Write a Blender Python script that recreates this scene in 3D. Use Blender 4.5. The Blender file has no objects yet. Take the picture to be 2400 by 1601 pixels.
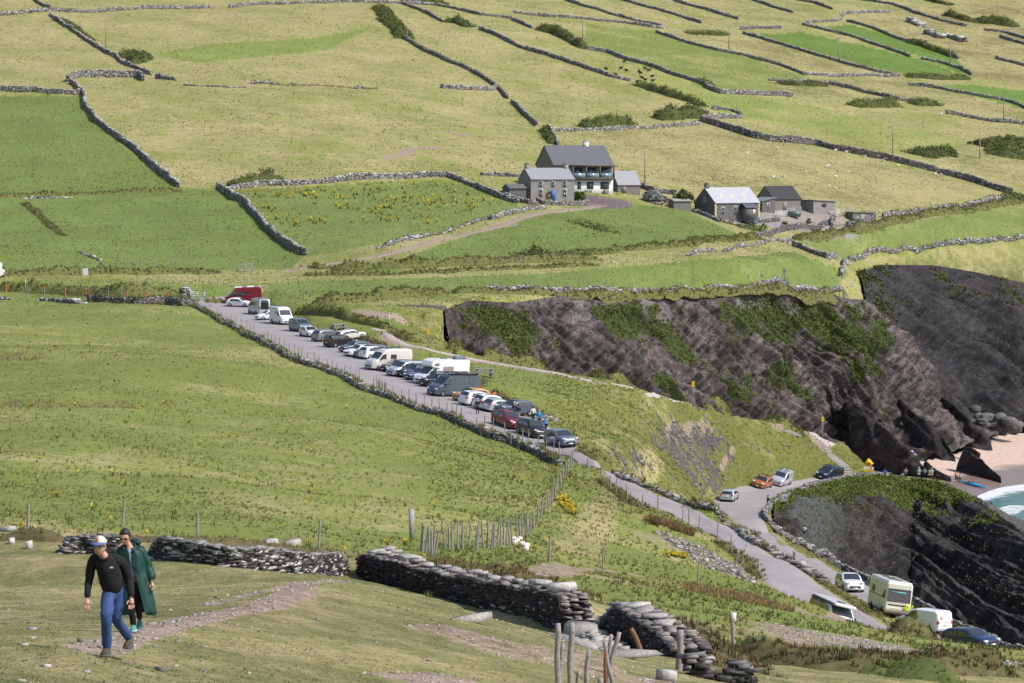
import bpy, bmesh, math, random
import numpy as np
from mathutils import Vector, Matrix, geometry
SC = bpy.context.scene
COL = SC.collection
# ---------------------------------------------------------------- camera
CZ = 60.5; PITCH = math.atan(0.06); FPX = 6667.0
cam_d = bpy.data.cameras.new('camera'); cam_d.lens = 100.0; cam_d.sensor_width = 36.0
cam_d.clip_start = 0.5; cam_d.clip_end = 6000.0
cam = bpy.data.objects.new('camera', cam_d); COL.objects.link(cam)
cam.location = (0, 0, CZ); cam.rotation_euler = (math.pi/2 - PITCH, 0, 0)
SC.camera = cam
# ---------------------------------------------------------------- sky and sun
SUN_EL = math.radians(47); SUN_V = Vector((0.93, -0.36, 0)).normalized()   # horizontal direction towards the sun
world = bpy.data.worlds.new('World'); SC.world = world; world.use_nodes = True
wn = world.node_tree.nodes; wl = world.node_tree.links
bg = wn['Background']; sky = wn.new('ShaderNodeTexSky'); sky.sky_type = 'NISHITA'
sky.sun_disc = False; sky.sun_elevation = SUN_EL; sky.sun_rotation = math.atan2(SUN_V.x, SUN_V.y)
sky.air_density = 1.0; sky.dust_density = 2.0; sky.ozone_density = 1.0
wl.new(sky.outputs[0], bg.inputs[0]); bg.inputs[1].default_value = 0.12
sl = bpy.data.lights.new('sun', 'SUN'); sl.energy = 3.3; sl.angle = math.radians(0.6); sl.color = (1.0, 0.95, 0.87)
sun = bpy.data.objects.new('sun', sl); COL.objects.link(sun)
sd = Vector((SUN_V.x*math.cos(SUN_EL), SUN_V.y*math.cos(SUN_EL), math.sin(SUN_EL)))
sun.rotation_euler = sd.to_track_quat('Z', 'Y').to_euler(); sun.location = (0, 0, 300)
SC.view_settings.view_transform = 'Standard'; SC.view_settings.look = 'None'
SC.view_settings.exposure = 0.32; SC.view_settings.gamma = 1.0
# ---------------------------------------------------------------- projection helpers (photo measurements -> world)
cp, sp = math.cos(PITCH), math.sin(PITCH)
def ray(x, y):
    a = (np.asarray(x, float) - 1200)/FPX; b = (800.5 - np.asarray(y, float))/FPX
    d = cp + b*sp
    return a/d, (-sp + b*cp)/d            # lateral per unit depth, rise per unit depth
def tx(x, y=800): return float(ray(x, y)[0])
def proj(X, Y, Z):
    h = Z - CZ; f = Y*cp - h*sp; u = Y*sp + h*cp
    return 1200 + FPX*X/f, 800.5 - FPX*u/f
# crops used while measuring: origin and scale
REG = dict(S=(0,0,1), D=(0,0,1.02084), A=(0,1150,.34028), B=(800,1150,.34028), C=(1600,1000,.38333), E=(450,650,.21268),
  F=(850,780,.23394), G=(1150,300,.40408), H=(1300,600,.46789), I=(0,0,.51042), J=(1200,0,.51042), K=(150,1200,.22957),
  L=(1950,900,.22321), M=(1150,950,.28694), N=(0,600,.29775), O=(700,600,.29775), P=(1900,1150,.28769))
def q(reg, *pts):
    x0, y0, k = REG[reg]
    return [(x0 + a*k, y0 + b*k) for a, b in pts]
# ---------------------------------------------------------------- noise
def _h(ix, iy, iz, s):
    n = (ix*374761393 + iy*668265263 + iz*2147483647 + s*1274126177) & 0xffffffff
    n = ((n ^ (n >> 13))*1274126177) & 0xffffffff
    n = ((n ^ (n >> 16))*668265263) & 0xffffffff
    return ((n ^ (n >> 15)) & 0xffff)/32767.5 - 1.0
def vnoise(x, y, z=None, s=0):
    x = np.asarray(x, float); y = np.asarray(y, float)
    two = z is None
    xi = np.floor(x).astype(np.int64); yi = np.floor(y).astype(np.int64)
    fx = x-xi; fy = y-yi; fx = fx*fx*(3-2*fx); fy = fy*fy*(3-2*fy)
    def lay(zi):
        a = _h(xi,yi,zi,s); b = _h(xi+1,yi,zi,s); c = _h(xi,yi+1,zi,s); d = _h(xi+1,yi+1,zi,s)
        return (a*(1-fx)+b*fx)*(1-fy) + (c*(1-fx)+d*fx)*fy
    if two: return lay(np.int64(0))
    z = np.asarray(z, float); zi = np.floor(z).astype(np.int64); fz = z-zi; fz = fz*fz*(3-2*fz)
    return lay(zi)*(1-fz) + lay(zi+1)*fz
def fbm(x, y, z=None, o=4, s=0, g=0.5):
    t = 0; a = 1.0; n = 0
    for i in range(o):
        k = 2.03**i
        t = t + a*vnoise(x*k+17*i, y*k-9*i, None if z is None else z*k+5*i, s+i); n += a; a *= g
    return t/n
def sstep(a, b, x):
    t = np.clip((x-a)/(b-a), 0, 1); return t*t*(3-2*t)
# ---------------------------------------------------------------- terrain control lines
LN = []
def seg(pts, sub=14):
    out = []
    for (a, b) in zip(pts[:-1], pts[1:]):
        n = max(1, int(max(abs(a[0]-b[0])*1200/ (sub*0.18*1.0) if False else abs(a[0]-b[0])*FPX/(sub*2.2), abs(math.log(a[1]/b[1]))/0.02)))
        for i in range(n):
            f = i/n; out.append(tuple(a[j]*(1-f)+b[j]*f for j in range(3)))
    out.append(pts[-1]); return out
def add(*pts): LN.append(seg(list(pts)))
def R(x, y, r):
    t, m = ray(x, y); return (float(t), r, CZ + m*r)
def Z(x, y, z):
    t, m = ray(x, y); return (float(t), (z-CZ)/m, z)
def Nn(x, r, z):
    m = (z-CZ)/r; b = (m*cp + sp)/(cp - m*sp); a = (x-1200)/FPX
    return (a/(cp + b*sp), r, z)
XL, XR = -900, 3300
def A_(*p): add(*p)
# near hillside
A_(Nn(-7000,3,58.8), Nn(9400,3,58.8)); A_(Nn(-5000,12,58.0), Nn(7400,12,57.2)); A_(Nn(-4000,20,57.0), Nn(1200,20,56.2), Nn(5600,22,55.0))
A_(R(-900,1601,29), R(0,1601,29), R(300,1601,32.5), R(700,1601,40), R(1200,1601,49), R(1500,1601,60), R(1750,1601,74), R(2400,1601,98), R(3300,1640,120))
A_(R(-700,1500,34), R(0,1514,33.2), R(120,1511,33), R(190,1527,33.6), R(220,1548,35))
A_(R(-700,1475,42), R(0,1505,39), R(110,1520,37.5), R(160,1528,37))
A_(R(200,1512,40.5), R(245,1545,38.7), R(310,1510,42), R(325,1480,45), R(430,1458,49.5), R(520,1440,53), R(620,1418,57), R(700,1390,62), R(790,1360,69))
A_(R(-700,1430,55), R(0,1440,54), R(300,1430,56)); A_(R(0,1370,72), R(300,1372,72), R(560,1370,74))
# crest of the near mound and the trench before the ruined wall
A_(R(790,1362,75), R(850,1364,75), R(1050,1418,72), R(1250,1478,68), R(1340,1515,64), R(1425,1545,60))
A_(R(760,1356,100), R(868,1368,117), R(1038,1404,109), R(1174,1434,102), R(1327,1478,95), R(1350,1480,92))
A_(Nn(790,92,45.3), Nn(900,100,43.9), Nn(1050,95,44.2), Nn(1200,88,44.8), Nn(1310,82,45.6))
A_(R(1365,1460,92), R(1400,1505,80), R(1450,1540,74), R(1480,1601,62))
A_(R(1375,1447,106), R(1420,1452,102), R(1450,1470,96))
# ground behind the retaining wall
A_(R(930,1312,127), R(1011,1316,122), R(1120,1335,116), R(1230,1355,108), R(1330,1378,101), R(1362,1440,99))
A_(R(1287,1320,150), R(1350,1330,158), R(1412,1339,165), R(1636,1368,172), R(1724,1362,185))
A_(R(1520,1565,84), R(1620,1570,86), R(1715,1500,120), R(1900,1530,112), R(2100,1545,112), R(2300,1570,108), R(3200,1600,130))
A_(R(1450,1420,122), R(1600,1430,130), R(1750,1440,140)); A_(R(1500,1480,100), R(1600,1510,100), R(1680,1555,92))
A_(R(2050,1515,128), R(2200,1530,126), R(2320,1545,126))
# long wall at the near edge of the big field
A_(R(-900,1296,110), R(0,1293,112), R(153,1297,111), R(374,1312,110), R(544,1328,112), R(680,1341,114), R(783,1350,116))
A_(R(-900,1262,113), R(0,1262,114), R(170,1272,113), R(374,1272,112), R(510,1280,114), R(680,1300,116), R(800,1314,118))
A_(R(-900,1240,118), R(0,1240,118), R(374,1250,117), R(680,1275,120), R(900,1292,124))
# big field
A_(R(-900,1100,170), R(400,1110,168), R(1100,1190,168)); A_(R(-900,950,245), R(100,950,245), R(700,975,240), R(1100,1060,240))
A_(R(-900,820,330), R(0,820,330), R(400,835,322))
A_(Z(-900,700,41), Z(0,706,40.2), Z(250,712,40), Z(430,714,39.6))
LW = [Z(450,720,38.6), Z(524,761,38), Z(599,797,37.3), Z(663,829,37), Z(748,865,36.6), Z(854,916,36), Z(967,958,35.6), Z(1037,974,35.2), Z(1096,1005,34.8), Z(1154,1030,34.2), Z(1248,1063,33.3), Z(1309,1091,32.8)]
A_(*LW)
A_(R(1150,1289,150), R(1219,1266,172), R(1259,1228,192), R(1285,1194,208), R(1311,1151,230), R(1334,1122,248), R(1342,1091,265))
# upper road (leg one) and car park
near1 = [Z(1311,1067,33.2), Z(1351,1088,33), Z(1397,1111,32.7), Z(1454,1159,32.2), Z(1509,1188,31.8), Z(1566,1208,31.4), Z(1623,1237,31.1), Z(1681,1268,30.8), Z(1724,1303,30.5), Z(1780,1360,30), Nn(1843,204.9,29.0), Nn(1914,196.7,28.7), Nn(2016,189,28.4), Nn(2165,179,28)]
far1 = [Z(1351,1062,33.2), Z(1437,1111,32.8), Z(1509,1151,32.2), Z(1580,1180,31.6), Z(1666,1225,31), Z(1750,1271,30.5), Z(1830,1314,30), Z(1907,1364,29.6), Z(1945,1387,29.4), Z(2022,1425,29), Z(2100,1478,28.7), Z(2210,1530,28.4), Z(2370,1610,28)]
A_(*near1); A_(*far1)
parkL = [Z(462,722,38.3), Z(536,757,37.7), Z(612,793,37.2), Z(676,825,36.9), Z(760,861,36.5), Z(864,909,35.9), Z(977,951,35.5), Z(1047,969,35.1), Z(1106,1000,34.7), Z(1164,1024,34.1), Z(1256,1058,33.4), Z(1311,1067,33.2)]
parkR = [Z(469,715,38.4), Z(520,716,38.2), Z(600,720,38), Z(680,748,37.6), Z(731,778,37.4), Z(905,820,36.8), Z(988,848,36.4), Z(1100,883,35.6), Z(1152,930,35), Z(1252,981,34), Z(1300,1005,33.7), Z(1348,1028,33.2), Z(1351,1062,33.2)]
A_(*parkL); A_(*parkR)
crest1 = [Z(1358,1050,34), Z(1437,1088,33.9), Z(1471,1102,33.7), Z(1552,1134,33), Z(1609,1159,32.5), Z(1677,1184,32.2), Z(1753,1234,31.6), Z(1815,1272,30.8), Z(1868,1307,30.7), Z(1930,1349,30.2), Z(1968,1379,29.6), Z(2014,1406,29.0), Z(2060,1433,29.0), Z(2114,1464,28.8), Z(2183,1498,28.5), Z(2321,1560,28.3)]
A_(*crest1)
A_(*[(t, r+9, z-4.2*min(1,i/2)) for i, (t, r, z) in enumerate(crest1)])
# lower road (leg two) and turning place
far2 = [Z(1792,1215,18), Z(1830,1261,18.8), Z(1868,1291,19.3), Z(1930,1318,20.2), Z(2022,1364,21.5), Z(2140,1422,23), Z(2232,1471,24), Z(2347,1525,24.8), Z(2400,1548,25.1), Z(2700,1650,26.5)]
near2 = [Nn(1672,362,17.7), Nn(1715,345,17.7), Nn(1790,308,19.2), Nn(1840,290,20.2), Nn(1935,266,21.6), Nn(2040,243,23), Nn(2145,224,24), Nn(2290,206,25), Nn(2600,180,26.5)]
wall2 = [Z(2075,1117,15), Z(1983,1124,16), Z(1907,1139,16.8), Z(1849,1166,17.2), Z(1807,1188,17.6), Z(1797,1210,18), Z(1838,1258,18.8), Z(1899,1291,19.6), Z(1983,1332,21), Z(2040,1362,21.9), Z(2140,1409,23.2), Z(2252,1465,24.3), Z(2328,1500,24.9), Z(2400,1532,25.3), Z(2700,1640,26.8)]
A_(*far2); A_(*near2); A_(*wall2)
toe = [Nn(1610,358,18.5), Z(1674,1175,17.8), Z(1707,1157,17.6), Z(1759,1147,17.3), Z(1861,1133,16.9), Z(1908,1126,16.6), Z(2002,1119,15.6), Z(2075,1114.5,14.9)]
A_(*toe); A_(Nn(1480,300,27), Nn(1540,322,24.5), Nn(1610,312,22), Nn(1680,290,20.8))
brow = [R(1400,1036,300), R(1474,1039,325), R(1529,1036,345), R(1652,1016,385), R(1724,1036,396), R(1838,1012,410), R(1885,1018,414), R(1908,1036,420)]
A_(*brow); A_(R(1500,960,350), R(1650,970,388), R(1800,990,413))
A_(R(1200,900,345), R(1350,940,335), R(1400,930,350), R(1500,920,365))
EDGE = [Z(1058,822,36.2), Z(1154,838,35.4), Z(1248,855,34.8), Z(1318,869,34.4), R(1400,880,370), R(1454,899,375), R(1628,937,395), R(1721,956,408), R(1815,974,420), R(1885,993,426), R(1955,1028,433), R(1974,1036,436), R(2030,1078,441), R(2053,1112,441)]
A_(*EDGE)
# land between the car park and the cliff head
A_(Z(700,735,38.6), Z(800,760,38.4), Z(900,780,38), Z(1000,812,37.2)); A_(Z(600,712,38.6), Z(700,706,39.8), Z(850,712,39.8), Z(953,690,40.4))
A_(Z(900,735,39), Z(1000,770,38), Z(1050,790,37.2))
# cove under the path
A_(Nn(1075,404,31), Nn(1150,412,18), Nn(1250,412,8), Nn(1400,408,3), Nn(1600,430,1.5), Nn(1800,450,1), Nn(1950,465,1.5), Nn(2010,475,2))
A_(Nn(1850,485,1.5), Nn(1950,505,2))
CT = [Z(1040,722,39.4), Z(1100,697,40), Z(1200,697,39.6), Z(1300,698,39), Z(1450,697,38.2), Z(1580,694,37.6), Z(1768,694,36.2), Z(1900,702,34.6), Z(1992,708,33.2), Z(2030,702,33.2)]
CT2 = [Z(2030,702,33.2), Z(2022,672,34.5), Z(2011,645,36), Z(2067,634,36.2), Z(2189,638,35.2), Z(2283,661,32.5), Z(2400,690,29), Z(2700,740,22), Z(3300,780,10)]
CF = [Nn(1085,420,29), Nn(1150,432,20), Nn(1250,436,9), Nn(1400,442,3), Nn(1520,460,2), Nn(1650,482,2), Nn(1790,507,1.5), Nn(1880,530,2), Nn(1965,553,2.6), Nn(2040,566,3.3), Nn(2130,565,3.2), Nn(2215,576,3.6), Nn(2318,600,4)]
CTP = [Z(1040,722,39.4), Z(1100,697,40), Z(1200,697,39.6), Z(1300,698,39), Z(1450,697,38.2), Z(1580,694,37.6), Z(1690,694,36.8), Z(1768,694,36.2), Z(1840,699,35.4), Z(1900,702,34.6), Z(1950,705,33.9), Z(1992,708,33.2), Z(2030,702,33.2)]
CF2 = [Z(2270,1038,4), Z(2330,1014,4.3), Z(2392,1006,4.5), Z(2480,1000,4.4), Z(2700,1000,2), Z(3300,1000,-2)]
A_(*CT); A_(*CT2); A_(*CF); A_(*CF2)
A_(Z(1060,688,40.4), Z(1300,684,40), Z(1600,682,38.5), Z(1900,690,36.3), Z(1975,670,36.6), Z(1990,640,37))
# beach and shore
A_(Nn(2020,520,3.2), Nn(2120,510,2.4), Nn(2200,515,1.6)); A_(Nn(2060,470,3), Nn(2160,485,1.4), Nn(2240,505,.8))
A_(Z(2240,1120,1.3), Z(2300,1080,2.0), Z(2400,1035,3.4)); A_(Z(2291,1166,-.05), Z(2341,1145,-.05), Z(2400,1134,-.05), Nn(2700,580,-.2), Nn(3300,640,-.5))
A_(Nn(2200,480,-.2), Nn(2262,497,-.9), Nn(2330,515,-1.0), Nn(2400,520,-1.2), Nn(2300,475,-2), Nn(3300,560,-3)); A_(Nn(2250,450,-1.5), Nn(2500,440,-3), Nn(3300,440,-5))
# headland rock between the two arms of the road
HT = [Z(1812,1190,18.0), Z(1830,1164,17.6), Z(1910,1141,17.2), Z(1985,1127,16.4), R(2075,1120,413), R(2150,1112,418), R(2200,1132,412), R(2260,1160,405), R(2320,1198,395), R(2400,1248,380), R(2600,1350,350), Nn(2900,330,2), Nn(3300,320,-4)]
HF = [Nn(1822,341,17.2), Nn(1850,336,13.5), Nn(1950,348,8), Nn(2050,354,4), Nn(2150,352,2), Nn(2250,342,0), Nn(2400,330,-1.5), Nn(2700,310,-3), Nn(3300,300,-5)]
A_(*HT); A_(*HF); A_(Nn(1900,316,15), Nn(1990,293,12), Nn(2140,259,12), Nn(2252,240,13), Nn(2400,221,14), Nn(2700,205,14), Nn(3300,190,10)); A_(Nn(1980,322,7), Nn(2100,305,3), Nn(2250,284,1), Nn(2400,268,0), Nn(2700,250,-2), Nn(3300,240,-4))
HTP = [HT[0], HT[1], Z(1870,1152,17.4)] + HT[2:-1]
HFP = [Nn(1822,341,17.2), Nn(1840,338,15), Nn(1870,337,12.5), Nn(1915,342,10), Nn(1975,350,7), Nn(2040,354,4.2), Nn(2110,354,2.8), Nn(2170,350,1.4), Nn(2235,344,.2), Nn(2305,337,-.8), Nn(2400,330,-1.5), Nn(2600,316,-2.5), Nn(2900,306,-4)]
# near brow over the upper road
A_(R(1724,1368,182), R(1780,1366,186), R(1830,1388,178), R(1884,1408,170), R(1945,1435,165), R(2022,1466,160), R(2075,1480,157), R(2198,1500,152), R(2321,1538,148), R(2400,1550,146), R(3300,1600,150))
# hillside beyond
A_(Z(-900,640,44), Z(0,645,43), Z(350,642,42.6), Z(700,650,41.8), Z(1000,640,42.4), Z(1400,625,43), Z(1800,600,43.6), Z(1980,615,39.6))
A_(Z(-900,672,42), Z(0,672,41.6), Z(430,690,40.2), Z(700,672,41))
A_(R(-900,450,600), R(0,450,620), R(1000,440,660), R(1450,449,690), R(1950,500,715), R(2150,520,730), R(2400,560,740), R(3300,620,760))
A_(R(-900,215,760), R(0,215,765), R(600,200,790), R(1200,230,850), R(1700,300,850), R(2400,410,840), R(3300,470,860))
A_(R(-900,90,860), R(0,90,870), R(700,100,910), R(1300,115,960), R(1900,170,1010), R(2400,220,1020), R(3300,260,1050))
A_(R(-900,-120,1120), R(0,-100,1130), R(1200,-50,1180), R(2400,0,1280), R(3300,80,1300))
A_(Nn(XL,1700,250), Nn(XR,1700,190)); A_(Nn(-3000,2400,380), Nn(5400,2400,300))
A_(Nn(-3000,300,46), Nn(-3000,700,80), Nn(-3200,1200,160)); A_(Nn(-3000,60,53), Nn(-3000,150,46))
A_(Nn(5400,60,44), Nn(5400,150,15), Nn(5400,300,-8), Nn(5400,700,-8), Nn(5400,1000,20), Nn(5400,1400,90))
A_(Nn(4200,500,-8), Nn(4200,750,0), Nn(4200,900,40))
P0 = np.array([p for l in LN for p in l])
# grid
tc = np.concatenate([-np.geomspace(.70,.205,46)[:-1], np.linspace(-.2,.2,1120), np.geomspace(.205,.70,46)[1:]])
rc = np.concatenate([np.geomspace(2.5,24,24)[:-1], np.geomspace(24,1300,960), np.geomspace(1300,2400,24)[1:]])
def triangulate(P):
    uv = [Vector((p[0]*1.0, math.log(p[1]))) for p in P]
    vs, es, fs, ov, oe, of = geometry.delaunay_2d_cdt(uv, [], [], 0, 1e-5)
    z = np.array([P[o[0]][2] for o in ov]); return np.array([tuple(v) for v in vs]), z, np.array(fs)
def raster(P):
    V, z, F = triangulate(P)
    lr = np.log(rc); G = np.full((len(rc), len(tc)), np.nan)
    for f in F:
        a, b, c = V[f]; za, zb, zc_ = z[f]
        i0 = np.searchsorted(tc, min(a[0],b[0],c[0])-1e-9); i1 = np.searchsorted(tc, max(a[0],b[0],c[0])+1e-9)
        j0 = np.searchsorted(lr, min(a[1],b[1],c[1])-1e-9); j1 = np.searchsorted(lr, max(a[1],b[1],c[1])+1e-9)
        if i1 <= i0 or j1 <= j0: continue
        X, Y = np.meshgrid(tc[i0:i1], lr[j0:j1])
        d = (b[1]-c[1])*(a[0]-c[0]) + (c[0]-b[0])*(a[1]-c[1])
        if abs(d) < 1e-14: continue
        w0 = ((b[1]-c[1])*(X-c[0]) + (c[0]-b[0])*(Y-c[1]))/d
        w1 = ((c[1]-a[1])*(X-c[0]) + (a[0]-c[0])*(Y-c[1]))/d
        w2 = 1-w0-w1; m = (w0 >= -1e-7) & (w1 >= -1e-7) & (w2 >= -1e-7)
        G[j0:j1, i0:i1][m] = (w0*za + w1*zb + w2*zc_)[m]
    # fill outside the hull from the nearest known column
    for j in range(len(rc)):
        k = np.isnan(G[j])
        if k.all(): continue
        if k.any(): G[j][k] = np.interp(tc[k], tc[~k], G[j][~k])
    for j in range(len(rc)):
        if np.isnan(G[j]).any():
            js = [jj for jj in range(len(rc)) if not np.isnan(G[jj]).any()]
            G[j] = G[min(js, key=lambda a: abs(a-j))]
    return G
def blur(G, s, ax):
    k = int(3*s+1); w = np.exp(-np.arange(-k,k+1)**2/(2*s*s)); w /= w.sum()
    Gp = np.pad(G, [(k,k) if a == ax else (0,0) for a in (0,1)], mode='edge'); out = np.zeros_like(G)
    for i, ww in enumerate(w):
        out += ww*(Gp[i:i+G.shape[0], :] if ax == 0 else Gp[:, i:i+G.shape[1]])
    return out
HG = raster(P0)
HG = blur(blur(HG, 2.0, 0), 2.2, 1)
TT, RR = np.meshgrid(tc, rc); XX = TT*RR; YY = RR
lrc = np.log(rc)
def inpoly(px, py, poly):
    c = np.zeros(px.shape, bool); n = len(poly)
    for i in range(n):
        x1,y1 = poly[i]; x2,y2 = poly[(i+1) % n]
        if y1 == y2: continue
        m = ((y1 > py) != (y2 > py)) & (px < (x2-x1)*(py-y1)/(y2-y1)+x1); c ^= m
    return c
def plane_poly(pts): return [(p[0]*1000, math.log(p[1])*1000) for p in pts]     # polygons in plan
UP, VP = TT*1000, np.log(RR)*1000
road_m = inpoly(UP, VP, plane_poly(near1 + far1[::-1])) | inpoly(UP, VP, plane_poly(parkL + parkR[::-1])) | \
  inpoly(UP, VP, plane_poly(far2 + near2[::-1] + toe[1:] + [wall2[1], wall2[2], wall2[3], wall2[4]]))
rm = blur(blur(road_m.astype(float), 2.2, 0), 2.2, 1); rm = np.clip(rm*1.6, 0, 1)
slope = np.hypot(np.gradient(HG, axis=0)/np.gradient(RR, axis=0), np.gradient(HG, axis=1)/np.maximum(np.gradient(XX, axis=1), 1e-3))
und = fbm(XX/26, YY/34, o=3, s=3)*0.9*sstep(60, 500, RR) + fbm(XX/6, YY/8, o=3, s=9)*0.22*sstep(30,120,RR) + fbm(XX/1.3, YY/1.6, o=3, s=19)*0.07
steep = sstep(.28, .6, slope)*sstep(130,170,RR)
und += steep*(fbm(XX/3, YY/3, o=4, s=29)*1.1)
beach_m = (HG < 6)*sstep(440, 470, RR)*(1-steep)
und *= (1-rm)*(1-.85*beach_m)*(1-.8*sstep(1500,1700,1200+FPX*TT)*(RR > 140)*(RR < 240))
HG2 = HG + und*np.where(RR < 60, .6, 1)
HG = HG2
def Hs(X, Y):
    X = np.asarray(X, float); Y = np.maximum(np.asarray(Y, float), 2.6)
    t = X/Y; i = np.clip(np.searchsorted(tc, t)-1, 0, len(tc)-2); j = np.clip(np.searchsorted(lrc, np.log(Y))-1, 0, len(rc)-2)
    a = np.clip((t-tc[i])/(tc[i+1]-tc[i]), 0, 1); b = np.clip((Y-rc[j])/(rc[j+1]-rc[j]), 0, 1)
    return (HG[j,i]*(1-a)+HG[j,i+1]*a)*(1-b) + (HG[j+1,i]*(1-a)+HG[j+1,i+1]*a)*b
def hit(x, y, rmin=14.0, rmax=2300.0):
    """world point where the sight line through photo position (x, y) meets the ground"""
    t, m = ray(x, y); t = float(t); m = float(m)
    j0, j1 = np.searchsorted(rc, rmin), np.searchsorted(rc, rmax)
    r = rc[j0:j1]; h = Hs(t*r, r); d = CZ + m*r - h
    k = np.nonzero(d <= 0)[0]
    if len(k) == 0: k0 = int(np.argmin(d)); rr = r[k0]
    elif k[0] == 0: rr = r[0]
    else:
        k0 = k[0]; f = d[k0-1]/(d[k0-1]-d[k0]); rr = r[k0-1]*(1-f)+r[k0]*f
    return Vector((t*rr, rr, float(Hs(t*rr, rr))))
# ---------------------------------------------------------------- mesh and material helpers
def link(o, parent=None):
    COL.objects.link(o)
    if parent is not None: o.parent = parent
    return o
def mesh_np(name, V, F, mats=(), parent=None, smooth=False, col=None, mi=None, colname='Col'):
    """V (n,3), F (m,k) or list of such arrays"""
    me = bpy.data.meshes.new(name)
    Fs = F if isinstance(F, list) else [F]
    V = np.asarray(V, np.float32)
    nl = sum(f.size for f in Fs); nf = sum(len(f) for f in Fs)
    me.vertices.add(len(V)); me.vertices.foreach_set('co', V.ravel())
    me.loops.add(nl); me.loops.foreach_set('vertex_index', np.concatenate([np.asarray(f, np.int32).ravel() for f in Fs]))
    tot = np.concatenate([np.full(len(f), f.shape[1], np.int32) for f in Fs])
    st = np.concatenate([[0], np.cumsum(tot)[:-1]]).astype(np.int32)
    me.polygons.add(nf); me.polygons.foreach_set('loop_start', st); me.polygons.foreach_set('loop_total', tot)
    if smooth: me.polygons.foreach_set('use_smooth', np.ones(nf, bool))
    if mi is not None: me.polygons.foreach_set('material_index', np.asarray(mi, np.int32))
    for m in mats: me.materials.append(m)
    if col is not None:
        a = me.color_attributes.new(colname, 'FLOAT_COLOR', 'POINT')
        c = np.ones((len(V), 4), np.float32); c[:, :col.shape[1]] = col; a.data.foreach_set('color', c.ravel())
    me.update(calc_edges=True); me.validate()
    o = bpy.data.objects.new(name, me); link(o, parent); return o
def tag(o, label=None, cat=None, group=None, kind=None):
    if label: o['label'] = label
    if cat: o['category'] = cat
    if group: o['group'] = group
    if kind or cat: o['kind'] = kind or 'thing'
    return o
def empty(name, loc=(0,0,0), rz=0.0, label=None, cat=None, group=None):
    o = bpy.data.objects.new(name, None); o.empty_display_size = .3; link(o)
    o.location = loc; o.rotation_euler = (0, 0, rz); tag(o, label, cat, group); return o
MATS = {}
def newmat(name):
    m = bpy.data.materials.new(name); m.use_nodes = True; nt = m.node_tree
    b = nt.nodes['Principled BSDF']; return m, nt, b
def mat(name, col, rough=.6, metal=0., spec=.4, noise=0., scale=3., bump=0., vcol=False, coat=0., emit=None, alpha=None):
    if name in MATS: return MATS[name]
    m, nt, b = newmat(name); N = nt.nodes; L = nt.links
    b.inputs['Roughness'].default_value = rough; b.inputs['Metallic'].default_value = metal
    b.inputs['Specular IOR Level'].default_value = spec; b.inputs['Coat Weight'].default_value = coat
    b.inputs['Base Color'].default_value = (*col, 1)
    if noise > 0 or bump > 0 or vcol:
        tcn = N.new('ShaderNodeTexCoord'); nz = N.new('ShaderNodeTexNoise'); nz.inputs['Scale'].default_value = scale
        nz.inputs['Detail'].default_value = 6; nz.inputs['Roughness'].default_value = .65
        L.new(tcn.outputs['Object'], nz.inputs['Vector'])
        mr = N.new('ShaderNodeMapRange'); mr.inputs[1].default_value = .25; mr.inputs[2].default_value = .75
        mr.inputs[3].default_value = 1-noise; mr.inputs[4].default_value = 1+noise
        L.new(nz.outputs[0], mr.inputs[0])
        mx = N.new('ShaderNodeVectorMath'); mx.operation = 'SCALE'; mx.inputs[0].default_value = col
        if vcol:
            at = N.new('ShaderNodeAttribute'); at.attribute_name = 'Col'; L.new(at.outputs['Color'], mx.inputs[0])
        L.new(mr.outputs[0], mx.inputs['Scale']); L.new(mx.outputs[0], b.inputs['Base Color'])
        if bump > 0:
            bp = N.new('ShaderNodeBump'); bp.inputs['Strength'].default_value = bump; bp.inputs['Distance'].default_value = .05
            L.new(nz.outputs[0], bp.inputs['Height']); L.new(bp.outputs[0], b.inputs['Normal'])
    MATS[name] = m; return m
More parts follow.
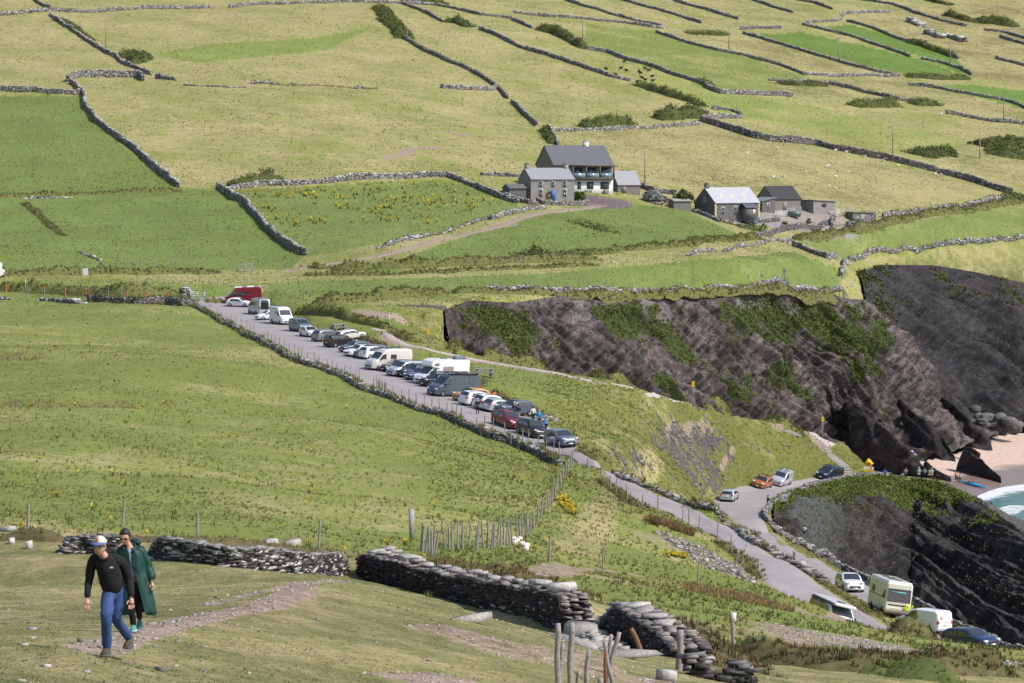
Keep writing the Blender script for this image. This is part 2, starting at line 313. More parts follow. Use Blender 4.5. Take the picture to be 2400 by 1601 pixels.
def grass_mat():
    m, nt, b = newmat('grass_ground'); N = nt.nodes; L = nt.links
    b.inputs['Roughness'].default_value = .9; b.inputs['Specular IOR Level'].default_value = .15
    tcn = N.new('ShaderNodeTexCoord')
    at = N.new('ShaderNodeAttribute'); at.attribute_name = 'Col'
    a2 = N.new('ShaderNodeAttribute'); a2.attribute_name = 'Zone'
    sep = N.new('ShaderNodeSeparateColor'); L.new(a2.outputs['Color'], sep.inputs[0])
    def nz(scale, detail=5, rough=.6, stretch=(1,1,1)):
        mp = N.new('ShaderNodeMapping'); mp.inputs['Scale'].default_value = stretch; L.new(tcn.outputs['Object'], mp.inputs[0])
        n = N.new('ShaderNodeTexNoise'); n.inputs['Scale'].default_value = scale; n.inputs['Detail'].default_value = detail
        n.inputs['Roughness'].default_value = rough; L.new(mp.outputs[0], n.inputs['Vector']); return n.outputs[0]
    def rng(x, a, c, lo, hi):
        r = N.new('ShaderNodeMapRange'); r.inputs[1].default_value = a; r.inputs[2].default_value = c
        r.inputs[3].default_value = lo; r.inputs[4].default_value = hi; L.new(x, r.inputs[0]); return r.outputs[0]
    def mth(op, x, y):
        r = N.new('ShaderNodeMath'); r.operation = op
        for k, v in ((0, x), (1, y)):
            if isinstance(v, (int, float)): r.inputs[k].default_value = v
            else: L.new(v, r.inputs[k])
        return r.outputs[0]
    def mix(f, c1, c2):
        r = N.new('ShaderNodeMix'); r.data_type = 'RGBA'; L.new(f, r.inputs['Factor'])
        for k, v in ((6, c1), (7, c2)):
            if isinstance(v, tuple): r.inputs[k].default_value = (*v, 1)
            else: L.new(v, r.inputs[k])
        return r.outputs[2]
    n_l = nz(.045, 4); n_m = nz(.35, 6, .7); n_f = nz(2.2, 6, .75); n_x = nz(14, 4, .7); n_s = nz(.9, 5, .8)
    # straw patches
    f1 = mth('ADD', mth('MULTIPLY', n_l, .5), mth('MULTIPLY', n_m, .5))
    f1 = mth('ADD', f1, mth('MULTIPLY', mth('SUBTRACT', sep.outputs['Red'], .5), .9))
    f1 = rng(f1, .43, .62, 0, 1)
    straw = mix(f1, at.outputs['Color'], mix(rng(n_m, .4, .62, 0, 1), (.285, .28, .105), (.37, .305, .165)))
    # dark tufts and lush spots
    f2 = mth('MULTIPLY', rng(n_s, .56, .72, 0, .8), rng(n_m, .35, .6, .25, 1)); f2 = mth('MULTIPLY', f2, .55)
    c = mix(f2, straw, (.095, .125, .03))
    f3 = rng(n_f, .60, .72, 0, .45); c = mix(f3, c, (.33, .27, .14))
    v = mth('MULTIPLY', rng(n_f, .25, .75, .60, 1.38), rng(n_x, .25, .75, .66, 1.34)); v = mth('MULTIPLY', v, rng(n_l, .3, .7, .88, 1.12))
    # earth and rock
    earth = mix(n_f, (.22, .15, .115), (.42, .33, .27))
    fe = rng(mth('ADD', sep.outputs['Green'], mth('MULTIPLY', mth('SUBTRACT', n_f, .5), 1.3)), .38, .72, 0, 1)
    c = mix(fe, c, earth)
    rock = mix(rng(n_f, .35, .7, 0, 1), (.045, .04, .042), (.17, .155, .15))
    fr = rng(mth('ADD', sep.outputs['Blue'], mth('MULTIPLY', mth('SUBTRACT', n_m, .5), 1.2)), .45, .6, 0, 1)
    c = mix(fr, c, rock)
    sc = N.new('ShaderNodeVectorMath'); sc.operation = 'SCALE'; L.new(c, sc.inputs[0]); L.new(v, sc.inputs['Scale'])
    L.new(sc.outputs[0], b.inputs['Base Color'])
    bp = N.new('ShaderNodeBump'); bp.inputs['Strength'].default_value = .8; bp.inputs['Distance'].default_value = .35
    hgt = mth('ADD', mth('MULTIPLY', n_s, .6), mth('MULTIPLY', n_f, .35)); L.new(hgt, bp.inputs['Height'])
    b2 = N.new('ShaderNodeBump'); b2.inputs['Strength'].default_value = .6; b2.inputs['Distance'].default_value = .04; L.new(n_x, b2.inputs['Height']); L.new(bp.outputs[0], b2.inputs['Normal'])
    L.new(b2.outputs[0], b.inputs['Normal']); return m
def sand_mat():
    m, nt, b = newmat('beach_sand'); N = nt.nodes; L = nt.links
    g = N.new('ShaderNodeNewGeometry'); s = N.new('ShaderNodeSeparateXYZ'); L.new(g.outputs['Position'], s.inputs[0])
    n = N.new('ShaderNodeTexNoise'); n.inputs['Scale'].default_value = .12; n.inputs['Detail'].default_value = 3; L.new(g.outputs['Position'], n.inputs['Vector'])
    n2 = N.new('ShaderNodeTexNoise'); n2.inputs['Scale'].default_value = 1.6; n2.inputs['Detail'].default_value = 5; L.new(g.outputs['Position'], n2.inputs['Vector'])
    ad = N.new('ShaderNodeMath'); ad.operation = 'MULTIPLY_ADD'; ad.inputs[1].default_value = 1.0; L.new(n.outputs[0], ad.inputs[0]); L.new(s.outputs[2], ad.inputs[2])
    r = N.new('ShaderNodeMapRange'); r.inputs[1].default_value = 1.7; r.inputs[2].default_value = 2.1; L.new(ad.outputs[0], r.inputs[0])
    mx = N.new('ShaderNodeMix'); mx.data_type = 'RGBA'; mx.inputs[6].default_value = (.25,.185,.16,1); mx.inputs[7].default_value = (.56,.42,.35,1); L.new(r.outputs[0], mx.inputs['Factor'])
    r3 = N.new('ShaderNodeMapRange'); r3.inputs[1].default_value = .56; r3.inputs[2].default_value = .66; r3.inputs[3].default_value = 1; r3.inputs[4].default_value = .62; L.new(n2.outputs[0], r3.inputs[0])
    m3 = N.new('ShaderNodeMix'); m3.data_type = 'FLOAT'; m3.inputs[2].default_value = 1; L.new(r.outputs[0], m3.inputs[0]); L.new(r3.outputs[0], m3.inputs[3])
    sc = N.new('ShaderNodeVectorMath'); sc.operation = 'SCALE'; L.new(mx.outputs[2], sc.inputs[0]); L.new(m3.outputs[0], sc.inputs['Scale']); L.new(sc.outputs[0], b.inputs['Base Color'])
    r2 = N.new('ShaderNodeMapRange'); r2.inputs[3].default_value = .25; r2.inputs[4].default_value = .95; L.new(r.outputs[0], r2.inputs[0]); L.new(r2.outputs[0], b.inputs['Roughness'])
    bp = N.new('ShaderNodeBump'); bp.inputs['Strength'].default_value = .5; bp.inputs['Distance'].default_value = .12; L.new(n2.outputs[0], bp.inputs['Height']); L.new(bp.outputs[0], b.inputs['Normal'])
    return m
# ---------------------------------------------------------------- ground colours, painted as the fields themselves
PX, PY = proj(XX, YY, HG)
GREEN = np.array([.155,.205,.055]); LUSH = np.array([.13,.205,.045]); DRY = np.array([.235,.268,.07]); OLIVE = np.array([.165,.185,.06]); BROWN = np.array([.17,.15,.065])
TURF = np.array([.155,.155,.065])
Cc = np.empty(HG.shape+(3,)); Zn = np.zeros(HG.shape+(3,))
far = RR > 480
Cc[:] = np.where(far[...,None], DRY, np.where((RR < 125)[...,None], TURF, np.array([.19,.225,.058])))
Zn[...,0] = np.where(far, .56, np.where(RR < 125, .53, .42))
def paint(poly, col, dry=None, rlo=0, rhi=3000, earth=None, rock=None, f=1.0):
    xs = [p[0] for p in poly]; ys = [p[1] for p in poly]
    m = (RR > rlo) & (RR < rhi) & (PX > min(xs)) & (PX < max(xs)) & (PY > min(ys)) & (PY < max(ys))
    jj, ii = np.nonzero(m)
    k = inpoly(PX[jj,ii], PY[jj,ii], poly); jj, ii = jj[k], ii[k]
    if col is not None: Cc[jj,ii] = Cc[jj,ii]*(1-f) + col*f
    if dry is not None: Zn[jj,ii,0] = dry
    if earth is not None: Zn[jj,ii,1] = earth
    if rock is not None: Zn[jj,ii,2] = rock
def stroke(pts, w, ch, val, rlo=0, rhi=3000, col=None):
    """brush along a line on the ground; w in metres"""
    W = [hit(x, y, rlo if rlo > 14 else 14) for x, y in pts]
    for a, b in zip(W[:-1], W[1:]):
        mg = w*2
        m = (XX > min(a.x,b.x)-mg) & (XX < max(a.x,b.x)+mg) & (YY > min(a.y,b.y)-mg) & (YY < max(a.y,b.y)+mg)
        jj, ii = np.nonzero(m)
        if len(jj) == 0: continue
        px = XX[jj,ii]-a.x; py = YY[jj,ii]-a.y; dx, dy = b.x-a.x, b.y-a.y
        t = np.clip((px*dx+py*dy)/max(dx*dx+dy*dy,1e-9), 0, 1); d = np.hypot(px-t*dx, py-t*dy)
        k = 1-sstep(w*.45, w, d)
        if ch is not None: Zn[jj,ii,ch] = np.maximum(Zn[jj,ii,ch], val*k)
        if col is not None: Cc[jj,ii] = Cc[jj,ii]*(1-k[:,None]) + np.array(col)*k[:,None]
        if ch is None: Zn[jj,ii,0] = Zn[jj,ii,0]*(1-k) + val*k
paint(q('I',(-900,430),(350,440),(400,530),(520,640),(700,790),(820,870),(700,885),(0,905),(-900,905)), GREEN, .2, 480)
paint(q('I',(-900,900),(820,872),(1000,870),(1180,1000),(1300,1120),(1400,1170),(1340,1235),(0,1250),(-900,1250)), GREEN*1.02, .27, 480)
paint(q('I',(1050,880),(1900,825),(2060,825),(2351,930),(2420,970),(1900,1090),(1500,1165),(1400,1170),(1200,1020)), GREEN*.8+OLIVE*.3, .34, 480)
paint(q('J',(-150,1060),(60,1000),(250,950),(500,930),(780,960),(1050,1080),(600,1140),(0,1200),(-700,1260)), GREEN*1.0, .28, 480)
paint(q('J',(1110,160),(1330,150),(1560,200),(1850,265),(2030,330),(1990,345),(1700,335),(1350,240)), LUSH, .12, 480)
paint(q('J',(1450,125),(1550,112),(2000,240),(2120,345),(2040,330),(1850,250),(1500,150)), LUSH, .12, 480)
paint(q('J',(1900,395),(2100,390),(2351,420),(3400,470),(3400,560),(2351,500),(2100,435)), LUSH*1.1, .1, 480)
paint(q('J',(340,110),(700,150),(1190,295),(1340,350),(1200,430),(950,430),(700,330),(340,225)), GREEN*.6+DRY*.4, .42, 480)
paint(q('J',(560,380),(700,340),(950,430),(1290,450),(1500,520),(2300,700),(1900,700),(1100,560),(900,495)), DRY*.75+GREEN*.4, .46, 480)
paint(q('J',(200,610),(860,575),(1200,660),(1800,770),(2290,890),(1450,985),(440,870),(440,750)), OLIVE+np.array([.03,.015,.005]), .62, 480)
paint(q('J',(1500,60),(2351,0),(3400,0),(3400,400),(2351,390),(2120,350),(2000,240),(1600,110)), BROWN, .6, 480)
paint(q('J',(640,130),(1050,140),(1780,345),(1340,345),(1060,255)), BROWN+np.array([.02,.03,0]), .62, 480)
paint(q('J',(1180,370),(1800,360),(1900,400),(2351,500),(2351,570),(1960,480),(1300,440)), OLIVE, .58, 480)
paint(q('J',(1880,690),(2351,640),(3400,700),(3400,880),(2351,880),(2050,820)), OLIVE, .6, 480)
paint(q('J',(440,0),(1300,0),(1500,80),(1000,120),(500,90)), DRY*.7+BROWN*.35, .56, 480)
paint(q('J',(1280,1100),(2351,930),(3400,900),(3400,1080),(2351,1090),(1550,1190)), GREEN*.8+OLIVE*.35, .40, 480)
paint([(-900,655),(430,672),(700,660),(1300,640),(1860,590),(1990,640),(1960,672),(1300,682),(900,690),(700,700),(430,712),(-900,700)], GREEN*1.05, .36, 430)
paint(q('H',(1540,60),(1900,0),(2351,0),(3600,0),(3600,200),(2351,190),(2100,120),(1640,65)), OLIVE, .5, 480)
paint(q('I',(-900,0),(2280,0),(2280,400),(0,410),(-900,410)), DRY*1.05, .6, 700)
paint(q('I',(700,250),(1000,200),(1400,180),(1700,130),(1500,230),(900,290)), GREEN*.7+DRY*.4, .3, 480)
# trackways on the far side
for ln in (q('I',(1330,1245),(1500,1215),(1700,1185),(1900,1135),(2100,1085),(2250,1050),(2351,1030)), q('G',(0,585),(120,545),(240,505),(400,480),(560,465),(640,450))):
    stroke(ln, 2.6, 1, .62, 480)
stroke(q('J',(1330,1100),(1500,1075),(1700,1040),(1900,1000),(2100,960),(2351,930)), 2.2, 1, .5, 480)
stroke(q('G',(560,400),(620,420),(720,425),(680,450),(600,455)), 5.5, None, .2, 480, col=(.17,.13,.15))
stroke(q('G',(1330,535),(1420,530)), 6, None, .2, 480, col=(.28,.26,.27)); stroke(q('G',(1560,540),(1650,560),(1760,555),(1900,570),(2020,590)), 6, None, .2, 480, col=(.28,.26,.27))
stroke(q('G',(1650,510),(1800,515),(1960,512)), 8, None, .2, 480, col=(.30,.26,.24))
stroke(q('I',(1780,722),(1850,712),(1870,690),(2010,675)), 2.2, 1, .9, 480); stroke(q('I',(2060,608),(2115,620)), 3.2, 1, .9, 480)
# worn ground and earth in the foreground
for ln, w, v in ((q('S',(215,1525),(300,1492),(345,1478),(430,1456),(520,1437),(620,1418),(690,1392),(790,1362)), .62, .80), (q('S',(480,1418),(560,1400),(660,1378),(700,1372)), .35, .7),
    (q('S',(1360,1500),(1400,1470),(1395,1452)), 1.4, .95), (q('S',(1040,1480),(1100,1500),(1180,1530),(1290,1535)), 1.2, .55), (q('S',(1060,1475),(1110,1490)), .8, .75),
    (q('S',(940,1592),(1050,1590)), .8, .9), (q('S',(1220,1520),(1380,1560),(1500,1590)), 1.6, .6), (q('S',(1240,1345),(1310,1335),(1345,1330)), 1.6, .7),
    (q('S',(1340,1332),(1400,1337)), .8, .6), (q('P',(230,1230),(500,1260),(900,1330),(1300,1380)), 6.0, .66), (q('P',(200,1330),(700,1400),(1250,1400)), 4.0, .6)):
    stroke(ln, w, 1, v, 14)
for ln in (q('M',(1380,420),(1250,560),(900,860),(820,1000),(650,1200)), q('M',(900,900),(860,1020),(740,1230))):
    stroke(ln, 1.6, None, .60, 100, col=(.20,.19,.085))
stroke(q('B',(1830,555),(2000,580),(2200,610),(2351,640)), .7, 1, .9, 120)
stroke(q('C',(0,960),(500,1060),(900,1180),(1200,1240)), 1.0, 1, .75, 120)
for ln in (q('B',(1850,610),(2100,625),(2351,670)), q('C',(0,990),(300,1040),(600,1090)), q('M',(1280,930),(1380,970),(1650,1050)), q('B',(950,560),(1200,600),(1500,650))):
    stroke(ln, 2.2, None, .75, 120, col=(.22,.12,.045))
stroke(q('M',(1480,1150),(1700,1200),(1900,1320)), 5, 1, .52, 120)
stroke(q('M',(1600,1140),(1750,1230),(1900,1350)), 4, 2, .55, 120)
# rock outcrops on the slope and scarps
for ln in (q('M',(1150,340),(1200,420),(1290,480)), q('M',(1340,330),(1450,350),(1600,360),(1780,350)), q('H',(1000,960),(1080,980),(1130,1020)), q('H',(1120,940),(1180,960)), q('M',(1700,260),(1850,290))):
    stroke(ln, .6, 2, .55, 240)
for ln in (q('F',(260,20),(330,100),(640,160),(1000,250),(1500,350),(1900,410),(2351,495)), q('H',(0,592),(400,655),(700,730),(880,780),(1100,850)), q('H',(1260,880),(1400,920),(1330,950))):
    stroke(ln, 2.2, 1, .75, 240)
stroke(q('M',(1990,340),(1885,530)), .5, 1, .7, 240); stroke(q('H',(560,890),(700,860),(780,840)), 1.2, 1, .6, 240)
stroke(q('O',(450,450),(600,470),(760,500)), 5, 1, .9, 240); stroke(q('O',(900,390),(1100,400)), 4, 2, .8, 380)
# general slope and rock rule
sl2 = np.hypot(np.gradient(HG, axis=0)/np.gradient(RR, axis=0), np.gradient(HG, axis=1)/np.maximum(np.gradient(XX, axis=1), 1e-3))
Zn[...,2] = np.maximum(Zn[...,2], sstep(1.1, 1.5, sl2)*(RR > 150)*.6)
Zn[...,2] = np.where((RR > 385) & (RR < 470) & (PX > 2140) & (HG < 15.5), 1, Zn[...,2])
slope_grass = sstep(.22,.5,sl2)*(RR > 230)*(RR < 440)
Cc = Cc*(1-slope_grass[...,None]) + (np.array([.145,.155,.04]))*slope_grass[...,None]
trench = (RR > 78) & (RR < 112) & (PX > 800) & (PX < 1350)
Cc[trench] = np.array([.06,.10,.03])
# build
nr, nc = HG.shape
carve = np.zeros(HG.shape)
for tp, ft, dep in ((CT, CF, 21.0), (CT2, CF2, 15.0), (HT, HF, 12.0)):
    mk = inpoly(UP, VP, plane_poly(tp + ft[::-1])).astype(float); mk = blur(blur(mk, .8, 0), 1.2, 1); carve = np.maximum(carve, dep*np.clip(mk*2, 0, 1))
V = np.stack([XX, YY, HG-carve], -1).reshape(-1,3)
idx = np.arange(nr*nc).reshape(nr, nc)
F = np.stack([idx[:-1,:-1], idx[:-1,1:], idx[1:,1:], idx[1:,:-1]], -1).reshape(-1,4)
hc = (HG[:-1,:-1]+HG[1:,1:])/2; rcn = RR[:-1,:-1]
sandy = (hc < 5.6) & (rcn > 440) & (sl2[:-1,:-1] < .45)
MG = grass_mat(); MSAND = sand_mat()
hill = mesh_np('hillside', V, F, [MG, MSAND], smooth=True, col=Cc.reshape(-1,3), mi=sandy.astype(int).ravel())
a = hill.data.color_attributes.new('Zone', 'FLOAT_COLOR', 'POINT'); zc4 = np.ones((nr*nc,4), np.float32); zc4[:,:3] = Zn.reshape(-1,3); a.data.foreach_set('color', zc4.ravel())
tag(hill, kind='structure')
# ---------------------------------------------------------------- cliffs
def rock_mat(name, dark, light, green, tint=None):
    m, nt, b = newmat(name); N = nt.nodes; L = nt.links
    b.inputs['Roughness'].default_value = .75; b.inputs['Specular IOR Level'].default_value = .3
    g = N.new('ShaderNodeTexCoord')
    a2 = N.new('ShaderNodeAttribute'); a2.attribute_name = 'Zone'; sep = N.new('ShaderNodeSeparateColor'); L.new(a2.outputs['Color'], sep.inputs[0])
    mp = N.new('ShaderNodeMapping'); mp.inputs['Rotation'].default_value = (0, math.radians(40), 0); L.new(g.outputs['Object'], mp.inputs[0])
    mp2 = N.new('ShaderNodeMapping'); mp2.inputs['Scale'].default_value = (.16, .5, 1.0); L.new(mp.outputs[0], mp2.inputs[0])
    def nz(src, s, d=6, r=.65):
        n = N.new('ShaderNodeTexNoise'); n.inputs['Scale'].default_value = s; n.inputs['Detail'].default_value = d; n.inputs['Roughness'].default_value = r
        L.new(src, n.inputs['Vector']); return n.outputs[0]
    st = nz(mp2.outputs[0], .9, 8, .7); st2 = nz(mp2.outputs[0], 4.0, 4, .7); bl = nz(g.outputs['Object'], .09, 4); fn = nz(g.outputs['Object'], 1.1, 6, .7)
    def rng(x, a, c, lo, hi):
        r = N.new('ShaderNodeMapRange'); r.inputs[1].default_value = a; r.inputs[2].default_value = c; r.inputs[3].default_value = lo; r.inputs[4].default_value = hi; L.new(x, r.inputs[0]); return r.outputs[0]
    def mix(f, c1, c2):
        r = N.new('ShaderNodeMix'); r.data_type = 'RGBA'; L.new(f, r.inputs['Factor'])
        for k, v in ((6, c1), (7, c2)):
            if isinstance(v, tuple): r.inputs[k].default_value = (*v, 1)
            else: L.new(v, r.inputs[k])
        return r.outputs[2]
    def mth(op, x, y):
        r = N.new('ShaderNodeMath'); r.operation = op
        for k, v in ((0, x), (1, y)):
            if isinstance(v, (int, float)): r.inputs[k].default_value = v
            else: L.new(v, r.inputs[k])
        return r.outputs[0]
    c = mix(rng(st, .40, .62, 0, 1), dark, light)
    c = mix(rng(bl, .45, .65, 0, .6), c, tuple(x*.55 for x in dark))
    c = mix(rng(bl, .30, .42, .45, 0), c, (light[0]*1.15, light[1]*.95, light[2]*.9))
    if tint: c = mix(rng(mth('ADD', sep.outputs['Red'], mth('SUBTRACT', fn, .5)), .45, .75, 0, .8), c, tint)
    c = mix(rng(st2, .62, .72, 0, .55), c, tuple(x*1.7 for x in light))
    fv = rng(mth('ADD', sep.outputs['Green'], mth('MULTIPLY', mth('SUBTRACT', fn, .5), .8)), .5, .6, 0, 1)
    gr = mix(fn, green, tuple(x*1.9 for x in green)); c = mix(fv, c, gr)
    wh = rng(mth('ADD', sep.outputs['Blue'], mth('MULTIPLY', mth('SUBTRACT', fn, .5), 1.0)), .5, .62, 0, .8); c = mix(wh, c, (.34, .32, .33))
    L.new(c, b.inputs['Base Color'])
    bp = N.new('ShaderNodeBump'); bp.inputs['Strength'].default_value = 1; bp.inputs['Distance'].default_value = 2.2; L.new(st, bp.inputs['Height'])
    b2 = N.new('ShaderNodeBump'); b2.inputs['Strength'].default_value = .8; b2.inputs['Distance'].default_value = .4; L.new(mth('ADD', st2, fn), b2.inputs['Height']); L.new(bp.outputs[0], b2.inputs['Normal'])
    L.new(b2.outputs[0], b.inputs['Normal']); return m
def wt(p, dr):
    t, r, z = p; x, y = t*(r+dr), r+dr; return np.array([x, y, float(Hs(x, y))+.06])
def w3(p, dz=0, dr=0):
    t, r, z = p; return np.array([t*(r+dr), r+dr, z+dz])
def resample(pts, n):
    P = np.array(pts); d = np.concatenate([[0], np.cumsum(np.linalg.norm(np.diff(P, axis=0), axis=1))])
    s = np.linspace(0, d[-1], n); return np.stack([np.interp(s, d, P[:,k]) for k in range(3)], 1)
def saw(x):
    f = x-np.floor(x); return np.where(f < .72, f/.72, (1-f)/.28)
def facet(x, y, z, s):
    xi = np.floor(x).astype(np.int64); yi = np.floor(y).astype(np.int64); zi = np.floor(z).astype(np.int64); fx, fy, fz = x-xi, y-yi, z-zi
    L_ = lambda k: (_h(xi,yi,k,s)*(1-fx)+_h(xi+1,yi,k,s)*fx)*(1-fy)+(_h(xi,yi+1,k,s)*(1-fx)+_h(xi+1,yi+1,k,s)*fx)*fy
    return L_(zi)*(1-fz)+L_(zi+1)*fz
def byidx(pts, n):
    P = np.array(pts); s = np.linspace(0, len(P)-1, n); R_ = np.stack([np.interp(s, np.arange(len(P)), P[:,k]) for k in range(3)], 1); return blur(R_, 6, 0)
def patch(name, top, foot, nu, nv, amp, material, seed, prof=1.0, veg=None, dirx=.85, spur=0., topfade=.06):
    T, Ft = (byidx(top, nu), byidx(foot, nu)) if len(top) == len(foot) else (resample(top, nu), resample(foot, nu))
    v = np.linspace(0, 1, nv)[:,None,None]
    h = v**prof                                   # horizontal travel lags the drop: steep at the top
    P = np.empty((nv, nu, 3)); P[...,:2] = T[None,:,:2]*(1-h) + Ft[None,:,:2]*h; P[...,2] = (T[None,:,2]*(1-v[...,0]) + Ft[None,:,2]*v[...,0])
    du = np.gradient(P, axis=1); dv = np.gradient(P, axis=0); n = np.cross(dv, du); n /= np.linalg.norm(n, axis=2, keepdims=True)+1e-9
    flip = np.sign((n*np.array([0,-.15,1])).sum(-1, keepdims=True)); n *= flip
    n = np.stack([blur(n[...,k], 8, 1) for k in range(3)], -1); n /= np.linalg.norm(n, axis=2, keepdims=True)+1e-9
    x, y, z = P[...,0], P[...,1], P[...,2]
    wp = fbm(x/18, y/18, z/18, 3, seed)
    qq = x*dirx + z + y*.18 + wp*3
    along = x*.7 - z*.75
    br = fbm(along/11+30, y/20, qq/60, 3, seed+5)
    d = 2.2*(saw(qq/8.5+.2)-.5)*(.7+br) + 1.25*(saw(qq/3.1+wp)-.5)*(.8+br) + .4*(saw(qq/1.15)-.5) + 3.2*facet(qq/7, along/16, y/30+wp, seed+11) + 1.7*facet(qq/2.6, along/7, y/20, seed+12) + 1.0*facet(qq/1.0, along/5, z/12, seed+14) + .5*fbm(x/1.3, y/1.3, z/1.0, 3, seed+13)
    vv = v[...,0]; d = (d+1.2)*amp*np.clip(.25+vv*1.6, 0, 1)
    if spur: d = d + spur*sstep(.45, 1, vv)*facet(qq/14+.3, along/40, y*0, seed+21)
    f = sstep(0, topfade, vv)*sstep(0, .05, np.linspace(0,1,nu))[None,:]
    P = P + n*(d*f)[...,None]
    # fine joints follow the beds
    U = np.arange(nu*nv).reshape(nv, nu)
    F = np.stack([U[:-1,:-1], U[1:,:-1], U[1:,1:], U[:-1,1:]], -1).reshape(-1,4)
    Zc = np.zeros((nv, nu, 3))
    if veg is not None: Zc[:] = veg(P, vv, np.linspace(0,1,nu)[None,:]*np.ones((nv,1)), qq)
    o = mesh_np(name, P.reshape(-1,3), F, [material], smooth=False, col=Zc.reshape(-1,3), colname='Zone')
    tag(o, kind='structure'); return o, P, Zc
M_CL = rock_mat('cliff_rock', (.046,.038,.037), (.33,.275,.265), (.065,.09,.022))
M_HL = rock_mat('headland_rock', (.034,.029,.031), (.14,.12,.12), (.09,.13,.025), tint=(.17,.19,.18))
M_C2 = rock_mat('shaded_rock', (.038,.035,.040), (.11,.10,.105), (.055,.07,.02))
def veg_main(P, v, u, qq):
    x, y, z = P[...,0], P[...,1], P[...,2]
    g = fbm(x/9, y/9, z/7, 4, 77); band = np.exp(-((v-.22-.12*fbm(u*9, v*0, o=2, s=5))/.13)**2)
    m = .25 + g*.95 + band*.42 - v*.18 - .35*(1-sstep(.02,.14,u))
    m = np.where(v < .05, .2, m); m *= (1-sstep(.72,.9,v))
    streak = (saw(qq/17+.1) > .86)*.35; m = m + streak*(v < .8)*(fbm(x/5,y/5,z/9,3,3) > 0)
    wh = (v > .02)*(v < .13)*(.38+fbm(x/4, z/4, None, 3, 12)*.9)*(u > .12)
    return np.stack([0*m, m, wh], -1)
def veg_c2(P, v, u, qq):
    x, y, z = P[...,0], P[...,1], P[...,2]
    m = .45 + fbm(x/9, y/9, z/7, 4, 87)*.9 - v*.9 + .4*sstep(.55,1,u)*(1-v); return np.stack([0*m, m, 0*m], -1)
def veg_head(P, v, u, qq):
    x, y, z = P[...,0], P[...,1], P[...,2]
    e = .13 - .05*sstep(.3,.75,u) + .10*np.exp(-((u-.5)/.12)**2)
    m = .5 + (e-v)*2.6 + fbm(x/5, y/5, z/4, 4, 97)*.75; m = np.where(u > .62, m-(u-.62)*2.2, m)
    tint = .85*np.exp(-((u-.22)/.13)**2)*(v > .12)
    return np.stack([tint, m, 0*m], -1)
bt = [wt(p, 2.6) for p in CTP]; bf = [w3(p, -2.0, 0) for p in CF]
cl1, P_cl1, Z_cl1 = patch('cliff', bt, bf, 1000, 330, 1.55, M_CL, 11, prof=1.3, veg=veg_main, spur=4.0)
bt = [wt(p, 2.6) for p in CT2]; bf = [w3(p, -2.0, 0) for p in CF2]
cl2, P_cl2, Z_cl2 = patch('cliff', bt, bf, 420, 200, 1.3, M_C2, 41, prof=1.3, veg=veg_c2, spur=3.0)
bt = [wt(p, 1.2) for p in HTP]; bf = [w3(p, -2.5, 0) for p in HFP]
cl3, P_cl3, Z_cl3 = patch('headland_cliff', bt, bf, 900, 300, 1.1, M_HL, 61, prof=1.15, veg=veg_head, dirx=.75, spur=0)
# ---------------------------------------------------------------- sea
def sea_mat():
    m, nt, b = newmat('sea_water'); N = nt.nodes; L = nt.links
    b.inputs['Roughness'].default_value = .18; b.inputs['Specular IOR Level'].default_value = .5
    at = N.new('ShaderNodeAttribute'); at.attribute_name = 'Col'; sep = N.new('ShaderNodeSeparateColor'); L.new(at.outputs['Color'], sep.inputs[0])
    g = N.new('ShaderNodeTexCoord')
    def nz(s, d, r=.6, st=(1,1,1)):
        mp = N.new('ShaderNodeMapping'); mp.inputs['Scale'].default_value = st; mp.inputs['Rotation'].default_value = (0,0,-.35); L.new(g.outputs['Object'], mp.inputs[0])
        n = N.new('ShaderNodeTexNoise'); n.inputs['Scale'].default_value = s; n.inputs['Detail'].default_value = d; n.inputs['Roughness'].default_value = r; L.new(mp.outputs[0], n.inputs['Vector']); return n.outputs[0]
    n1 = nz(.9, 6, .7, (.5,1.2,1)); n2 = nz(.25, 6, .75, (.6,1.3,1))
    a = N.new('ShaderNodeMath'); a.operation = 'ADD'; L.new(sep.outputs[0], a.inputs[0])
    s = N.new('ShaderNodeMath'); s.operation = 'MULTIPLY_ADD'; s.inputs[1].default_value = 1.5; s.inputs[2].default_value = -.75; L.new(n1, s.inputs[0]); L.new(s.outputs[0], a.inputs[1])
    r = N.new('ShaderNodeMapRange'); r.inputs[1].default_value = .42; r.inputs[2].default_value = .62; L.new(a.outputs[0], r.inputs[0])
    mx0 = N.new('ShaderNodeMix'); mx0.data_type = 'RGBA'; mx0.inputs[6].default_value = (.04,.15,.15,1); mx0.inputs[7].default_value = (.16,.34,.33,1); L.new(n2, mx0.inputs['Factor'])
    mx = N.new('ShaderNodeMix'); mx.data_type = 'RGBA'; mx.inputs[7].default_value = (.72,.74,.77,1); L.new(mx0.outputs[2], mx.inputs[6]); L.new(r.outputs[0], mx.inputs['Factor']); L.new(mx.outputs[2], b.inputs['Base Color'])
    r2 = N.new('ShaderNodeMapRange'); r2.inputs[3].default_value = .15; r2.inputs[4].default_value = .8; L.new(r.outputs[0], r2.inputs[0]); L.new(r2.outputs[0], b.inputs['Roughness'])
    bp = N.new('ShaderNodeBump'); bp.inputs['Strength'].default_value = .8; bp.inputs['Distance'].default_value = .5; L.new(n1, bp.inputs['Height']); L.new(bp.outputs[0], b.inputs['Normal'])
    return m
sx = np.concatenate([np.linspace(30, 130, 201), np.geomspace(132, 2500, 30)]); sy = np.concatenate([np.linspace(200, 640, 441), np.linspace(660, 1400, 20)])
SX, SY = np.meshgrid(sx, sy); hz = Hs(SX, SY)
sz = .10*fbm(SX/5, SY/3.2, None, 3, 4)*sstep(-.2, -1, hz)
